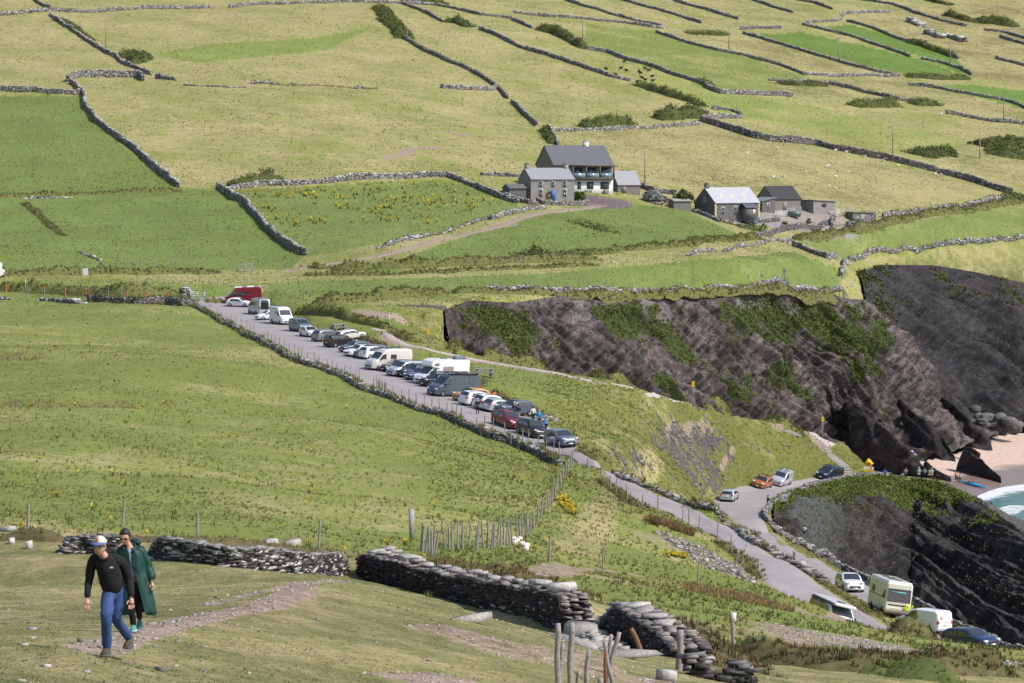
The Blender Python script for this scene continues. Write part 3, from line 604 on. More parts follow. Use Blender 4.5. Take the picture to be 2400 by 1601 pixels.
foam = np.clip(sstep(-.95, -.25, hz)*.62+.10*sstep(-2.5,-1,hz) + (np.abs(hz+1.5+.3*fbm(SX/12, SY/12, None, 2, 6)) < .16)*.5, 0, 1); foam = np.where(SY < 440, sstep(-1.2, -.2, hz)*.7, foam)
U = np.arange(SX.size).reshape(SX.shape); F = np.stack([U[:-1,:-1], U[:-1,1:], U[1:,1:], U[1:,:-1]], -1).reshape(-1,4)
sea = mesh_np('sea', np.stack([SX, SY, sz], -1).reshape(-1,3), F, [sea_mat()], smooth=True, col=np.repeat(foam.reshape(-1,1), 3, 1)); tag(sea, kind='structure')
# ---------------------------------------------------------------- roads
def road_mat():
    m, nt, b = newmat('worn_asphalt'); N = nt.nodes; L = nt.links
    b.inputs['Roughness'].default_value = .9; g = N.new('ShaderNodeTexCoord')
    def nz(s, d=6, r=.65):
        n = N.new('ShaderNodeTexNoise'); n.inputs['Scale'].default_value = s; n.inputs['Detail'].default_value = d; n.inputs['Roughness'].default_value = r; L.new(g.outputs['Object'], n.inputs['Vector']); return n.outputs[0]
    at = N.new('ShaderNodeAttribute'); at.attribute_name = 'Col'; sep = N.new('ShaderNodeSeparateColor'); L.new(at.outputs['Color'], sep.inputs[0])
    def mix(f, c1, c2):
        r = N.new('ShaderNodeMix'); r.data_type = 'RGBA'; L.new(f, r.inputs['Factor'])
        for k, v in ((6, c1), (7, c2)):
            if isinstance(v, tuple): r.inputs[k].default_value = (*v, 1)
            else: L.new(v, r.inputs[k])
        return r.outputs[2]
    c = mix(nz(.25, 8, .75), (.19,.17,.178), (.42,.385,.395)); 
    r = N.new('ShaderNodeMapRange'); r.inputs[1].default_value = .3; r.inputs[2].default_value = .75; r.inputs[4].default_value = .8
    s = N.new('ShaderNodeMath'); s.operation = 'MULTIPLY'; L.new(sep.outputs[0], s.inputs[0]); L.new(nz(.5), s.inputs[1]); L.new(s.outputs[0], r.inputs[0])
    c = mix(r.outputs[0], c, (.27,.21,.155)); sc = N.new('ShaderNodeVectorMath'); sc.operation = 'SCALE'; L.new(c, sc.inputs[0])
    rr = N.new('ShaderNodeMapRange'); rr.inputs[3].default_value = .86; rr.inputs[4].default_value = 1.14; L.new(nz(6, 4, .8), rr.inputs[0]); L.new(rr.outputs[0], sc.inputs['Scale']); L.new(sc.outputs[0], b.inputs['Base Color'])
    bp = N.new('ShaderNodeBump'); bp.inputs['Strength'].default_value = .3; bp.inputs['Distance'].default_value = .03; L.new(nz(9), bp.inputs['Height']); L.new(bp.outputs[0], b.inputs['Normal'])
    return m
M_RD = road_mat()
def strip(name, Lp, Rp, n, material, dz=.07, nw=12, edge=1.0, rag=.12):
    A = resample([w3(p) for p in Lp], n); B = resample([w3(p) for p in Rp], n)
    w = np.linspace(0, 1, nw)[None,:,None]; P = A[:,None]*(1-w) + B[:,None]*w
    jit = fbm(P[...,0]/1.5, P[...,1]/1.5, None, 3, 8); s = np.where(w[...,0] < .01, -1, np.where(w[...,0] > .99, 1, 0))*jit*rag*6
    dirv = (B-A)[:,None]; dirv = dirv/np.linalg.norm(dirv, axis=2, keepdims=True); P = P + dirv*s[...,None]
    P[...,2] = Hs(P[...,0], P[...,1]) + dz + .03*np.sin(w[...,0]*math.pi)
    P[:,0,2] -= dz+.05; P[:,-1,2] -= dz+.05
    U = np.arange(n*nw).reshape(n, nw); F = np.stack([U[:-1,:-1], U[:-1,1:], U[1:,1:], U[1:,:-1]], -1).reshape(-1,4)
    e = np.abs(np.linspace(-1, 1, nw))[None,:]*np.ones((n,1)); mid = np.exp(-(np.linspace(-1,1,nw)[None,:]/.16)**2)*.45*np.ones((n,1))
    c = np.clip(sstep(.55, 1, e)*edge*1.3+mid, 0, 1.3)
    o = mesh_np(name, P.reshape(-1,3), F, [material], smooth=True, col=np.repeat(c.reshape(-1,1), 3, 1)); tag(o, kind='structure'); return o
strip('road', near1, far1, 260, M_RD, edge=1.2)
strip('road', parkL, parkR, 240, M_RD, nw=22, edge=.7)
# lower road and the turning place as one sheet, filled by a plan triangulation of its outline
def sheet(name, outline, material, dz=.07, step=1.2):
    poly = resample([w3(p) for p in outline+[outline[0]]], 420)[:-1]
    xs = np.arange(poly[:,0].min(), poly[:,0].max(), step); ys = np.arange(poly[:,1].min(), poly[:,1].max(), step)
    GX, GY = np.meshgrid(xs, ys); pp = [tuple(p[:2]) for p in poly]
    k = inpoly(GX, GY, pp); pts = [Vector(p) for p in pp] + [Vector((a, b)) for a, b in zip(GX[k], GY[k])]
    n = len(pp); vs, es, fs, ov, oe, of = geometry.delaunay_2d_cdt(pts, [(i, (i+1) % n) for i in range(n)], [], 1, 1e-4)
    X = np.array([v[0] for v in vs]); Y = np.array([v[1] for v in vs]); Zz = Hs(X, Y) + dz
    dd = np.min(np.hypot(X[:,None]-poly[None,:,0], Y[:,None]-poly[None,:,1]), 1); Zz = np.where(dd < .3, Zz-dz-.04, Zz)
    c = np.clip(1.2-dd/1.2, 0, 1.2); f3 = np.array([f for f in fs if len(f) == 3])
    o = mesh_np(name, np.stack([X, Y, Zz], -1), f3, [material], smooth=True, col=np.repeat(c[:,None], 3, 1)); tag(o, kind='structure'); return o
sheet('road', far2 + near2[::-1] + toe[1:] + [Z(2070,1116.5,15), Z(1983,1124.5,15.9), Z(1905,1139.5,16.8), Z(1847,1167,17.3), Z(1804,1188,17.6), Z(1790,1205,18)], M_RD)
# ---------------------------------------------------------------- stones, walls, banks, tufts
rng_ = np.random.default_rng(7)
M_STONE = mat('stone', (1,1,1), .85, spec=.25, noise=.35, scale=2.5, bump=.6, vcol=True)
M_STONEN = mat('stone_near', (1,1,1), .85, spec=.25, noise=.45, scale=9, bump=.7, vcol=True)
M_LEAF = mat('foliage', (1,1,1), .8, spec=.15, noise=.15, scale=1.0, vcol=True)
M_EARTH = mat('turf_bank', (1,1,1), .95, spec=.1, noise=.4, scale=2.2, bump=.9, vcol=True)
M_WOOD = mat('weathered_wood', (.30,.275,.26), .85, spec=.2, noise=.35, scale=14, bump=.4)
M_WOODB = mat('brown_wood', (.22,.12,.07), .85, spec=.2, noise=.3, scale=14, bump=.4)
M_WIRE = mat('fence_wire', (.32,.31,.30), .5, metal=.6)
M_METAL = mat('galvanised_metal', (.45,.46,.48), .45, metal=.7)
BOXF = np.array([[0,1,2,3],[7,6,5,4],[0,4,5,1],[1,5,6,2],[2,6,7,3],[3,7,4,0]])
BOXV = np.array([[-1,-1,-1],[-1,1,-1],[1,1,-1],[1,-1,-1],[-1,-1,1],[-1,1,1],[1,1,1],[1,-1,1]], float)*.5
def stones_geo(c, size, yaw, jit=.22, tilt=.12, rg=rng_):
    n = len(c); v = BOXV[None]*(1+rg.uniform(-jit, jit, (n,8,3))) + rg.uniform(-.06,.06,(n,8,3)); v = v*size[:,None,:]
    ti = rg.normal(0, tilt, (n,2)); z = v[...,2] + v[...,0]*ti[:,None,0] + v[...,1]*ti[:,None,1]
    cs, sn = np.cos(yaw)[:,None], np.sin(yaw)[:,None]
    x = v[...,0]*cs - v[...,1]*sn; y = v[...,0]*sn + v[...,1]*cs
    V = np.stack([x, y, z], -1) + c[:,None,:]
    F = (BOXF[None] + 8*np.arange(n)[:,None,None]).reshape(-1,4); return V.reshape(-1,3), F
def path_w(pts, rmin=14., step=1.0, rmax=2300.):
    W = np.array([tuple(hit(x, y, rmin, rmax)) for x, y in pts]); n = max(3, int(np.sum(np.linalg.norm(np.diff(W[:,:2], axis=0), axis=1))/step))
    P = resample(W, n); k = min(7, n//3*2+1)
    if n > 12:
        for ax in (0,1):
            pad = np.pad(P[:,ax], (3,3), mode='edge'); sm = np.convolve(pad, np.ones(7)/7, 'valid'); P[:,ax] = sm
    P[:,0] += .35*fbm(P[:,0]/7, P[:,1]/7, None, 2, 31); P[:,2] = Hs(P[:,0], P[:,1]); return P
SEEDC = [0]
def stone_wall(label, pts, h=1.2, th=.6, sl=.45, sh=.22, rmin=14., tumble=.15, bright=1.0, group=None, name='stone_wall', cat='wall', mat_=None, cap=None, rmax=2300., grassy=0.):
    SEEDC[0] += 1; rg = np.random.default_rng(100+SEEDC[0])
    P = path_w(pts, rmin, sl*.9, rmax) if not isinstance(pts, np.ndarray) else pts
    n = len(P); d = np.gradient(P[:,:2], axis=0); L = np.linalg.norm(d, axis=1, keepdims=True)+1e-9; d = d/L; nr_ = np.stack([-d[:,1], d[:,0]], 1)
    s = np.arange(n)*sl*.9; hh = h*(1 + tumble*1.6*fbm(s/6, s*0+SEEDC[0], None, 3, 5))
    if tumble > .4: hh = h*np.clip(.45+1.3*fbm(s/5, s*0+SEEDC[0], None, 3, 5), 0, 1.1)
    nc_ = int(math.ceil(h*1.15/sh)); C = []; S = []; Yw = []; Cl = []
    deep = th > .45
    for c in range(nc_):
        z = (c+.5)*sh
        for side in ((-1, 1) if deep else (0,)):
            k = hh > z - .35*sh; k &= rg.random(n) > tumble*.25
            m = k.sum()
            if m == 0: continue
            off = side*(th*.25*(1-.25*c/nc_)) + rg.normal(0, .03, m); al = rg.uniform(-.5,.5,m)*sl
            sz = np.stack([sl*rg.uniform(.75,1.5,m), (th*.55 if deep else th)*rg.uniform(.85,1.15,m), sh*rg.uniform(.75,1.45,m)], 1)
            C.append(np.stack([P[k,0]+nr_[k,0]*off+d[k,0]*al, P[k,1]+nr_[k,1]*off+d[k,1]*al, P[k,2]-.06+z+rg.normal(0,.03,m)], 1)); S.append(sz)
            Yw.append(np.arctan2(d[k,1], d[k,0])+rg.normal(0,.12,m))
            b = rg.uniform(.10,.32,m); w = rg.random(m) < (.14 if c < nc_-2 else .34); b = np.where(w, rg.uniform(.36,.58,m), b)*bright; z0_ = 0
            Cl.append(b[:,None]*np.array([1,.97,.95]))
    if cap:
        m = n; C.append(np.stack([P[:,0], P[:,1], P[:,2]+hh+sh*.25], 1)); S.append(np.stack([np.full(m, sl*1.7)*rg.uniform(.7,1.3,m), np.full(m, th*1.05), np.full(m, cap)*rg.uniform(.7,1.3,m)], 1))
        Yw.append(np.arctan2(d[:,1], d[:,0])+rg.normal(0,.2,m)); Cl.append((rg.uniform(.3,.55,m)*bright)[:,None]*np.array([1,.97,.93]))
    C = np.concatenate(C); S = np.concatenate(S); Yw = np.concatenate(Yw); Cl = np.concatenate(Cl)
    V, F = stones_geo(C, S, Yw, rg=rg); col = np.repeat(Cl, 8, 0)
    if grassy > 0:
        m = int(n*grassy*5); kk = rg.integers(0, n, m); o2 = rg.normal(0, th*.7, m)
        bp = np.stack([P[kk,0]+nr_[kk,0]*o2, P[kk,1]+nr_[kk,1]*o2, P[kk,2]+np.where(np.abs(o2) < th*.5, hh[kk], 0)], 1)
        V2, F2, c2 = tuft_geo(bp, .5, rg, np.array([[.16,.17,.06],[.24,.20,.09],[.10,.12,.035]]))
        o = mesh_np(name, V, F, [mat_ or M_STONE], col=col); g = mesh_np('grass', V2, F2, [M_LEAF], parent=o, col=c2)
    else: o = mesh_np(name, V, F, [mat_ or M_STONE], col=col)
    tag(o, label, cat, group); return o
def tuft_geo(bp, size, rg, cols, blades=6, lean=.45, width=.10):
    n = len(bp); sz = (size*rg.uniform(.55,1.4,n))[:,None]
    b = np.repeat(bp[:,None], blades, 1); a = rg.uniform(0, 6.283, (n,blades)); sp_ = rg.uniform(0,.35,(n,blades))*sz
    base = b + np.stack([np.cos(a)*sp_, np.sin(a)*sp_, -.03+0*a], -1)
    ln = rg.uniform(.1, lean, (n,blades))*sz; h = rg.uniform(.6,1,(n,blades))*sz
    a2 = a + rg.normal(0,.5,(n,blades)); tip = base + np.stack([np.cos(a2)*ln, np.sin(a2)*ln, h], -1)
    w = width*sz; px_ = np.stack([-np.sin(a2)*w, np.cos(a2)*w, 0*a2], -1)
    V = np.stack([base-px_, base+px_, tip], 2).reshape(-1,3); F = np.arange(len(V)).reshape(-1,3)
    ci = cols[rg.integers(0, len(cols), n)]*rg.uniform(.8,1.2,(n,1)); c = np.repeat(np.repeat(ci[:,None], blades, 1).reshape(-1,3), 3, 0)
    return V, F, c
def leaf_geo(cen, rad, per, leaf, rg, cols, sq=(1,1,1)):
    n = len(cen); u = rg.normal(0,1,(n,per,3)); u /= np.linalg.norm(u, axis=2, keepdims=True); rr = rg.uniform(.55,1.05,(n,per,1))
    p = cen[:,None] + u*rr*rad[:,None,None]*np.array(sq)
    a = rg.normal(0,1,(n,per,3)); a /= np.linalg.norm(a, axis=2, keepdims=True); bb = np.cross(a, rg.normal(0,1,(n,per,3))); bb /= np.linalg.norm(bb, axis=2, keepdims=True)+1e-9
    s = leaf*rg.uniform(.6,1.3,(n,per,1)); V = np.stack([p-a*s, p+bb*s*.6, p+a*s, p-bb*s*.6], 2).reshape(-1,3); F = np.arange(len(V)).reshape(-1,4)
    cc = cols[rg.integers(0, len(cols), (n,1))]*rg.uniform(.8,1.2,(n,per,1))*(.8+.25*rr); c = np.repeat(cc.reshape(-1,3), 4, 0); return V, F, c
G_DK = np.array([[.08,.115,.035],[.10,.14,.04],[.14,.155,.055],[.16,.15,.06]]); G_BR = np.array([[.17,.15,.06],[.14,.15,.05],[.23,.20,.09],[.13,.16,.045]]); G_MX = np.array([[.16,.18,.06],[.11,.15,.04],[.25,.22,.10],[.20,.18,.08]])
def bank(label, pts, h=1.0, w=1.6, rmin=14., cols=None, base=(.13,.115,.05), name='grassy_bank', cat='bank', leaf=.35, dens=6., rmax=2300., group=None, leafy=False, dark=None, step=.8):
    SEEDC[0] += 1; rg = np.random.default_rng(300+SEEDC[0]); cols = G_MX if cols is None else cols
    P = path_w(pts, rmin, step, rmax); n = len(P); d = np.gradient(P[:,:2], axis=0); d /= np.linalg.norm(d, axis=1, keepdims=True)+1e-9; nr_ = np.stack([-d[:,1], d[:,0]], 1)
    m = 9; u = np.linspace(-1, 1, m); s = np.arange(n)*step
    hh = h*(.85+.6*fbm(s/4, s*0+SEEDC[0]*3.3, None, 3, 2)); ww = w*(1+.4*fbm(s/5, s*0+SEEDC[0]*1.7, None, 2, 3)); en = np.minimum(1, np.minimum(np.arange(n), np.arange(n)[::-1])/3+.15)
    X = P[:,None,0]+nr_[:,None,0]*u*ww[:,None]*.5; Y = P[:,None,1]+nr_[:,None,1]*u*ww[:,None]*.5
    prof = np.clip(1-np.abs(u)**2.6, 0, 1)
    Zz = Hs(X, Y) - .12 + (hh*en)[:,None]*prof[None]*(1+.35*vnoise(X/.9, Y/.9, None, 5))
    U = np.arange(n*m).reshape(n, m); F = np.stack([U[:-1,:-1], U[:-1,1:], U[1:,1:], U[1:,:-1]], -1).reshape(-1,4)
    c = np.ones((n*m,3))*np.array(base)
    o = mesh_np(name, np.stack([X, Y, Zz], -1).reshape(-1,3), F, [M_EARTH], smooth=True, col=c); tag(o, label, cat, group)
    q_ = int(n*step*dens*w*.6)+5; i = rg.integers(0, n, q_); j = rg.integers(0, m, q_)
    bp = np.stack([X[i,j], Y[i,j], Zz[i,j]], 1) + rg.normal(0,.15,(q_,3))*np.array([1,1,.3])
    if leafy: V2, F2, c2 = leaf_geo(bp, np.full(q_, leaf*1.6), 12, leaf*.42, rg, cols)
    else: V2, F2, c2 = tuft_geo(bp, leaf, rg, cols, blades=7)
    mesh_np('leaves' if leafy else 'grass', V2, F2, [M_LEAF], parent=o, col=c2); return o
# cylinders shared by posts
def cyl_mesh(name, r, h, seg=8, mats=(), top=.85, bend=0., z0=-.2, dents=.0):
    rg = np.random.default_rng(int(r*1000+h*100+bend*37)); V = []; lv = 5
    for i in range(lv):
        f = i/(lv-1)
        for k in range(seg):
            a = 6.28318*k/seg; rr = r*(1-(1-top)*f)*(1+rg.uniform(-dents,dents)); V.append((rr*math.cos(a)+bend*f*f, rr*math.sin(a), z0+(h-z0)*f))
    F = [(i*seg+k, i*seg+(k+1)%seg, (i+1)*seg+(k+1)%seg, (i+1)*seg+k) for i in range(lv-1) for k in range(seg)]
    F.append(tuple(range((lv-1)*seg, lv*seg))); me = bpy.data.meshes.new(name); me.from_pydata(V, [], F)
    for m in mats: me.materials.append(m)
    return me
POST = [cyl_mesh('post', .06, 1.2, mats=[M_WOOD], dents=.12), cyl_mesh('post', .05, 1.3, mats=[M_WOOD], bend=.06, dents=.12), cyl_mesh('post', .065, 1.05, mats=[M_WOOD], bend=-.04, dents=.12)]
def tube(name, pts, r, material, parent=None, seg=5):
    P = np.array(pts, float); n = len(P); d = np.gradient(P, axis=0); d /= np.linalg.norm(d, axis=1, keepdims=True)+1e-9
    up = np.where(np.abs(d[:,2:3]) > .9, np.array([[1.,0,0]]), np.array([[0,0,1.]])); a = np.cross(d, up); a /= np.linalg.norm(a, axis=1, keepdims=True)+1e-9; b = np.cross(a, d)
    an = np.arange(seg)*2*math.pi/seg; rr = np.asarray(r)*np.ones(n)
    V = P[:,None]+rr[:,None,None]*(a[:,None]*np.cos(an)[None,:,None]+b[:,None]*np.sin(an)[None,:,None])
    U = np.arange(n*seg).reshape(n,seg); F = np.stack([U[:-1], np.roll(U,-1,1)[:-1], np.roll(U,-1,1)[1:], U[1:]], -1).reshape(-1,4)
    caps = [U[0][::-1][None,:], U[-1][None,:]]
    return mesh_np(name, V.reshape(-1,3), [F]+caps, [material], parent=parent, smooth=True)
def wires(name, lines, r, parent, material=None):
    Vs, Fs, k = [], [], 0
    for P in lines:
        P = np.array(P); o = np.array([[0,0,r],[r*.87,0,-r*.5],[-r*.87,0,-r*.5],[0,r,0]])[:3]
        n = len(P); V = P[:,None]+o[None]; U = k+np.arange(n*3).reshape(n,3); Fs.append(np.stack([U[:-1], np.roll(U,-1,1)[:-1], np.roll(U,-1,1)[1:], U[1:]], -1).reshape(-1,4)); Vs.append(V.reshape(-1,3)); k += n*3
    return mesh_np(name, np.concatenate(Vs), np.concatenate(Fs), [material or M_WIRE], parent=parent)
def fence(label, pts, spacing=3.5, rmin=14., h=1.2, posts_px=None, rmax=2300., wire=(.45,.8,1.08), wr=.006, group=None, lean=.05, lift=0.):
    rg = random.Random(len(label)*7+int(pts[0][0]) if pts else 5)
    if posts_px: W = [hit(x, y, rmin, rmax) for x, y in posts_px]
    else: W = [Vector(p) for p in path_w(pts, rmin, spacing, rmax)][:95]
    root = empty('wire_fence', W[0], 0, label, 'fence', group)
    for w in W:
        o = bpy.data.objects.new('post', POST[rg.randrange(3)]); link(o, root); o.location = w - W[0] + Vector((0,0,lift))
        o.rotation_euler = (rg.uniform(-lean,lean), rg.uniform(-lean,lean), rg.uniform(0,6)); s = h/1.2*rg.uniform(.88,1.12); o.scale = (1,1,s)
    if wire: wires('wire', [[w - W[0] + Vector((0,0,lift+k*h/1.2)) for w in W] for k in wire], wr, root)
    return root
def scatter_idx(mask, n, wt, rg):
    jj, ii = np.nonzero(mask[:-1,:-1]); w = wt[jj,ii]; cs = np.cumsum(w); k = np.searchsorted(cs, rg.random(n)*cs[-1]); jj, ii = jj[k], ii[k]
    t = tc[ii]+(tc[ii+1]-tc[ii])*rg.random(n); r = rc[jj]+(rc[jj+1]-rc[jj])*rg.random(n); X = t*r; return np.stack([X, r, Hs(X, r)], 1)
# ---------------------------------------------------------------- field walls on the far hillside
FAR = dict(rmin=480.)
G1 = 'dry stone field walls on the hillside'
def fw(label, pts, h=1.3, sl=.55, sh=.27, th=.7, tumble=.15, **k):
    return stone_wall(label, pts, h=h*.82, th=th*.85, sl=sl, sh=sh, tumble=tumble, group=G1, rmin=k.pop('rmin', 480.), **k)
fw('pale wall running diagonally down to the gorse clump, below the top left pole', q('I',(230,70),(290,115),(360,160),(410,195),(480,240),(510,255)))
fw('short curved stone wall beside the round gorse clump at upper left', q('I',(510,258),(535,262),(550,285),(620,315),(690,345)))
fw('tall rough stone sheepfold wall standing alone at upper left', q('I',(312,378),(345,358),(470,354),(640,356),(655,372)), h=2.3, th=1.0)
fw('straight wall along the top of the bright green field on the left', q('I',(-60,415),(150,422),(300,434),(370,434)), h=1.6)
fw('long winding pale wall between the bright green field and the straw field', q('I',(320,385),(350,400),(380,430),(395,490),(440,560),(520,620),(600,675),(650,720),(700,765),(760,815),(820,862)), h=1.7, th=.9)
fw('low tumbled wall right of the sheepfold', q('I',(710,362),(760,366),(810,370)), h=1.5, tumble=.4)
fw('rubble line crossing the straw field below the sheepfold', q('I',(840,392),(1000,400),(1130,402)), h=.7, tumble=.6)
fw('broken wall with brambles in the middle of the straw fields', q('I',(1150,385),(1300,392),(1450,392),(1620,407),(1740,407)), h=1.0, tumble=.5, grassy=.5)
fw('stretch of grey wall ending at the post near the long diagonal wall', q('I',(2020,405),(2100,410),(2250,418),(2280,405)), h=1.6)
fw('long diagonal wall with brambles descending from the top centre', q('I',(1740,30),(1790,110),(1860,180),(1950,235),(2060,285),(2150,320),(2240,370),(2280,400),(2330,455)), h=1.3, grassy=.5)
fw('short wall at the top left corner of the picture', q('I',(140,-10),(200,30),(240,45)))
fw('wall along the top edge of the upper left field', q('I',(0,72),(150,58),(240,52),(400,60),(520,52),(640,42),(800,42),(980,38)), grassy=.4, tumble=.3)
fw('wall along the top edge of the hillside in the centre left', q('I',(1050,37),(1200,20),(1400,17),(1600,10),(1740,14)), tumble=.3, grassy=.3)
fw('wall slanting right from the bramble wall near the top centre', q('I',(1740,14),(1850,20),(1920,45),(1990,80),(2030,100)))
fw('dark wall running right along the top centre', q('I',(1850,15),(2000,25),(2100,45),(2200,70),(2350,88)), tumble=.3)
fw('long wall left of the resting black cattle', q('I',(2200,135),(2270,160),(2351,200))+q('J',(40,220),(150,250),(250,285),(350,320),(450,355),(550,377)), h=1.4)
fw('wall with a bramble bank along the top of the gorse field', q('I',(1050,870),(1200,852),(1400,847),(1600,827),(1800,822),(1950,812),(2060,814)), h=1.5, th=.9, tumble=.25)
fw('bright pale wall curving down to the farm track on the left', q('I',(1000,865),(1060,905),(1130,945),(1180,1000),(1220,1055),(1290,1110),(1350,1150),(1400,1172)), h=1.7, th=.9)
fw('wall from the gorse field corner to the grey two storey house', q('I',(2060,814),(2120,837),(2200,867),(2300,912),(2380,935)), h=1.4)
fw('tumbled wall along the upper side of the farm track', q('I',(1740,1142),(1850,1105),(1930,1095),(2040,1070),(2120,1040),(2200,1015),(2300,990),(2370,983)), h=1.0, tumble=.45, grassy=.3)
fw('scattered rubble in the green field at lower left', q('I',(368,1160),(410,1175),(455,1195),(480,1230)), h=.8, tumble=.5)
fw('a few loose stones along the top of the lower green field', q('I',(80,915),(130,912),(270,912),(330,908)), h=.5, tumble=.6)
fw('wall slanting across the top centre, leftmost of three parallel ones', q('J',(240,0),(330,30),(430,60),(520,85),(600,105),(700,125)))
fw('middle wall of the three parallel ones at the top centre', q('J',(500,0),(600,30),(700,55),(780,80),(870,108)))
fw('right wall of the three parallel ones at the top centre', q('J',(740,5),(850,35),(950,65),(1040,90)))
fw('short wall at the top right of centre', q('J',(1100,0),(1200,35),(1290,60)))
fw('short wall at the top edge left of the grey ruin', q('J',(1300,0),(1390,15),(1470,45)))
fw('long dark wall above the bramble hedge in the upper centre', q('J',(0,60),(100,72),(250,82),(400,97),(520,107),(640,127),(700,132)), tumble=.3)
fw('wall down to the bramble hedge above the cattle', q('J',(0,92),(60,117),(95,132)))
fw('wall right of the cattle running down to the walled corner', q('J',(345,228),(440,242),(530,277),(640,307),(740,347),(830,372),(900,397),(950,427)), h=1.4)
fw('thick wall with a rounded corner below the cattle field', q('J',(890,400),(950,430),(1050,434),(1180,438),(1240,440),(1290,447)), h=1.9, th=.9)
fw('long wall crossing the brown upper slope right of the centre pole', q('J',(660,150),(750,180),(850,210),(950,235),(1060,255),(1190,290),(1240,305),(1340,345),(1450,352),(1600,350),(1780,350)))
fw('short pale wall above the big pen corner', q('J',(920,502),(1000,507),(1050,527)), tumble=.3)
fw('stony wall corner at the top of the sheep field', q('J',(870,556),(915,545),(980,545),(1055,542)), h=1.7)
fw('massive dark wall between the sheep field and the upper pasture', q('J',(870,557),(1000,597),(1100,632),(1180,647),(1290,657),(1400,667),(1500,692),(1620,717),(1750,742),(1850,767),(1950,792),(2050,817),(2150,847),(2250,882),(2300,892)), h=2.2, th=1.1, bright=.8)
fw('wall under the hedge above the tall slate roofed house', q('J',(180,602),(300,604),(420,602),(560,592),(700,587),(860,572)), h=1.2, tumble=.3)
fw('pale wall leading down behind the tall slate roofed house', q('J',(0,470),(40,510),(90,555),(115,582)), h=1.5)
fw('last stretch of pale wall touching the tall slate roofed house', q('J',(168,590),(190,630),(212,672)), h=1.6)
fw('wall above the vivid green strips', q('J',(1050,137),(1130,132),(1240,132)), tumble=.4, h=1.6)
fw('wall between the two vivid green strips', q('J',(1330,115),(1400,130),(1500,155),(1600,182),(1700,217),(1830,262)))
fw('wall along the lower edge of the mown green strip', q('J',(1060,155),(1150,180),(1250,210),(1350,240),(1450,270),(1550,300),(1650,325),(1780,352)))
fw('wall along the upper edge of the mown green strips', q('J',(1540,100),(1620,120),(1700,150),(1800,187),(1900,217),(2000,252),(2050,272)))
fw('grey ruined wall with a bend near the top right', q('J',(1340,110),(1500,97),(1530,62),(1600,62),(1740,57)), tumble=.35)
fw('long wall along the upper right slope', q('J',(1600,0),(1750,22),(1850,62),(1950,92),(2090,122)), tumble=.3)
fw('wall along the scrubby bank below the mown strips', q('J',(1180,370),(1300,382),(1450,387),(1550,407),(1650,432),(1750,457),(1850,472),(1960,482)), tumble=.35, grassy=.4)
fw('wall along the small green field at the right edge', q('J',(1820,392),(1950,407),(2080,432),(2200,452),(2260,462),(2380,510)))
fw('wall ending at the leaning pole on the right', q('J',(1990,522),(2100,542),(2230,562),(2380,577)), grassy=.3)
fw('short wall at the foot of the vivid green strips', q('J',(1880,272),(1980,292),(2060,317),(2110,347)))
fw('lowest of three short walls at the right edge', q('J',(2220,270),(2370,308))); fw('topmost of three short walls at the right edge', q('J',(2170,140),(2270,152),(2380,185))); fw('middle one of three short walls at the right edge', q('J',(2240,172),(2380,214)))
fw('low wall and hedge line along the lower edge of the sheep field', q('J',(2300,897),(2250,915),(2100,950),(1950,965),(1800,985),(1700,1000)), tumble=.3, grassy=.5)
fw('wall cutting into the green strip above the cliff', q('J',(1290,1130),(1370,1160),(1450,1190),(1540,1215),(1520,1240),(1510,1273)), h=1.4)
fw('pale wall along the right side above the cliff top', q('J',(1545,1192),(1650,1162),(1800,1147),(1950,1127),(2100,1112),(2250,1102),(2380,1090)), h=1.2, tumble=.25, grassy=.3)
fw('neat mortared garden wall below the long cottage', q('J',(1105,1092),(1200,1073),(1350,1053),(1448,1037)), h=1.5, sl=.4, sh=.2, bright=.7)
fw('low rubble wall beside the lane under the garden', q('J',(800,1175),(1000,1152),(1150,1122),(1210,1104),(1280,1100)), h=.9, tumble=.45)
fw('curved wall between the stone shed and the beehive hut', q('G',(800,370),(860,345),(900,360),(950,375),(1010,378),(1070,390)), h=1.3, bright=.8)
fw('wall from the beehive hut to the tin shed', q('G',(985,430),(1040,440),(1090,460)), h=1.5, bright=.8)
fw('wall along the left of the long cottage garden', q('G',(1130,475),(1180,490),(1240,508),(1290,530),(1320,545)), h=1.0, bright=.8)
fw('small front garden wall of the grey two storey house', q('G',(270,425),(300,445),(440,452),(575,440)), h=1.2, bright=.8, sl=.4, sh=.2)
fw('stone wall by the field gate left of the grey house', q('G',(0,375),(60,395),(130,420),(215,440),(270,455)), h=1.2, tumble=.25)
fw('wall below the field gate left of the grey house', q('G',(0,535),(100,505),(200,480),(315,470)), h=1.1, tumble=.3)
fw('dark straight wall left of the grey house', q('G',(-60,275),(0,276),(165,285)), h=1.0, bright=.7)
fw('square stone pen by the cattle crush', q('G',(2070,575),(2150,560),(2222,545),(2225,515),(2160,520)), h=1.7, bright=.7, sl=.4)
fw('stone pen wall behind the yellow gate', q('G',(1975,575),(1980,545),(2000,540)), h=1.7, bright=.7, sl=.4)
fw('low yard wall in front of the long cottage', q('G',(1530,548),(1600,545),(1670,540)), h=1.0, bright=.75, sl=.4, sh=.2)
for lb, p in (('pile of grey field stones, highest on the right slope', q('J',(1825,98),(1850,108),(1885,125))), ('pile of grey field stones, left of the lower two on the right slope', q('J',(1905,155),(1940,165),(1970,178))), ('pile of grey field stones, right of the lower two on the right slope', q('J',(2000,170),(2030,178),(2070,192)))):
    stone_wall(lb, p, h=1.4, th=4.0, sl=.8, sh=.5, tumble=.3, rmin=480, group='piles of field stones', name='stone_pile', cat='stones')
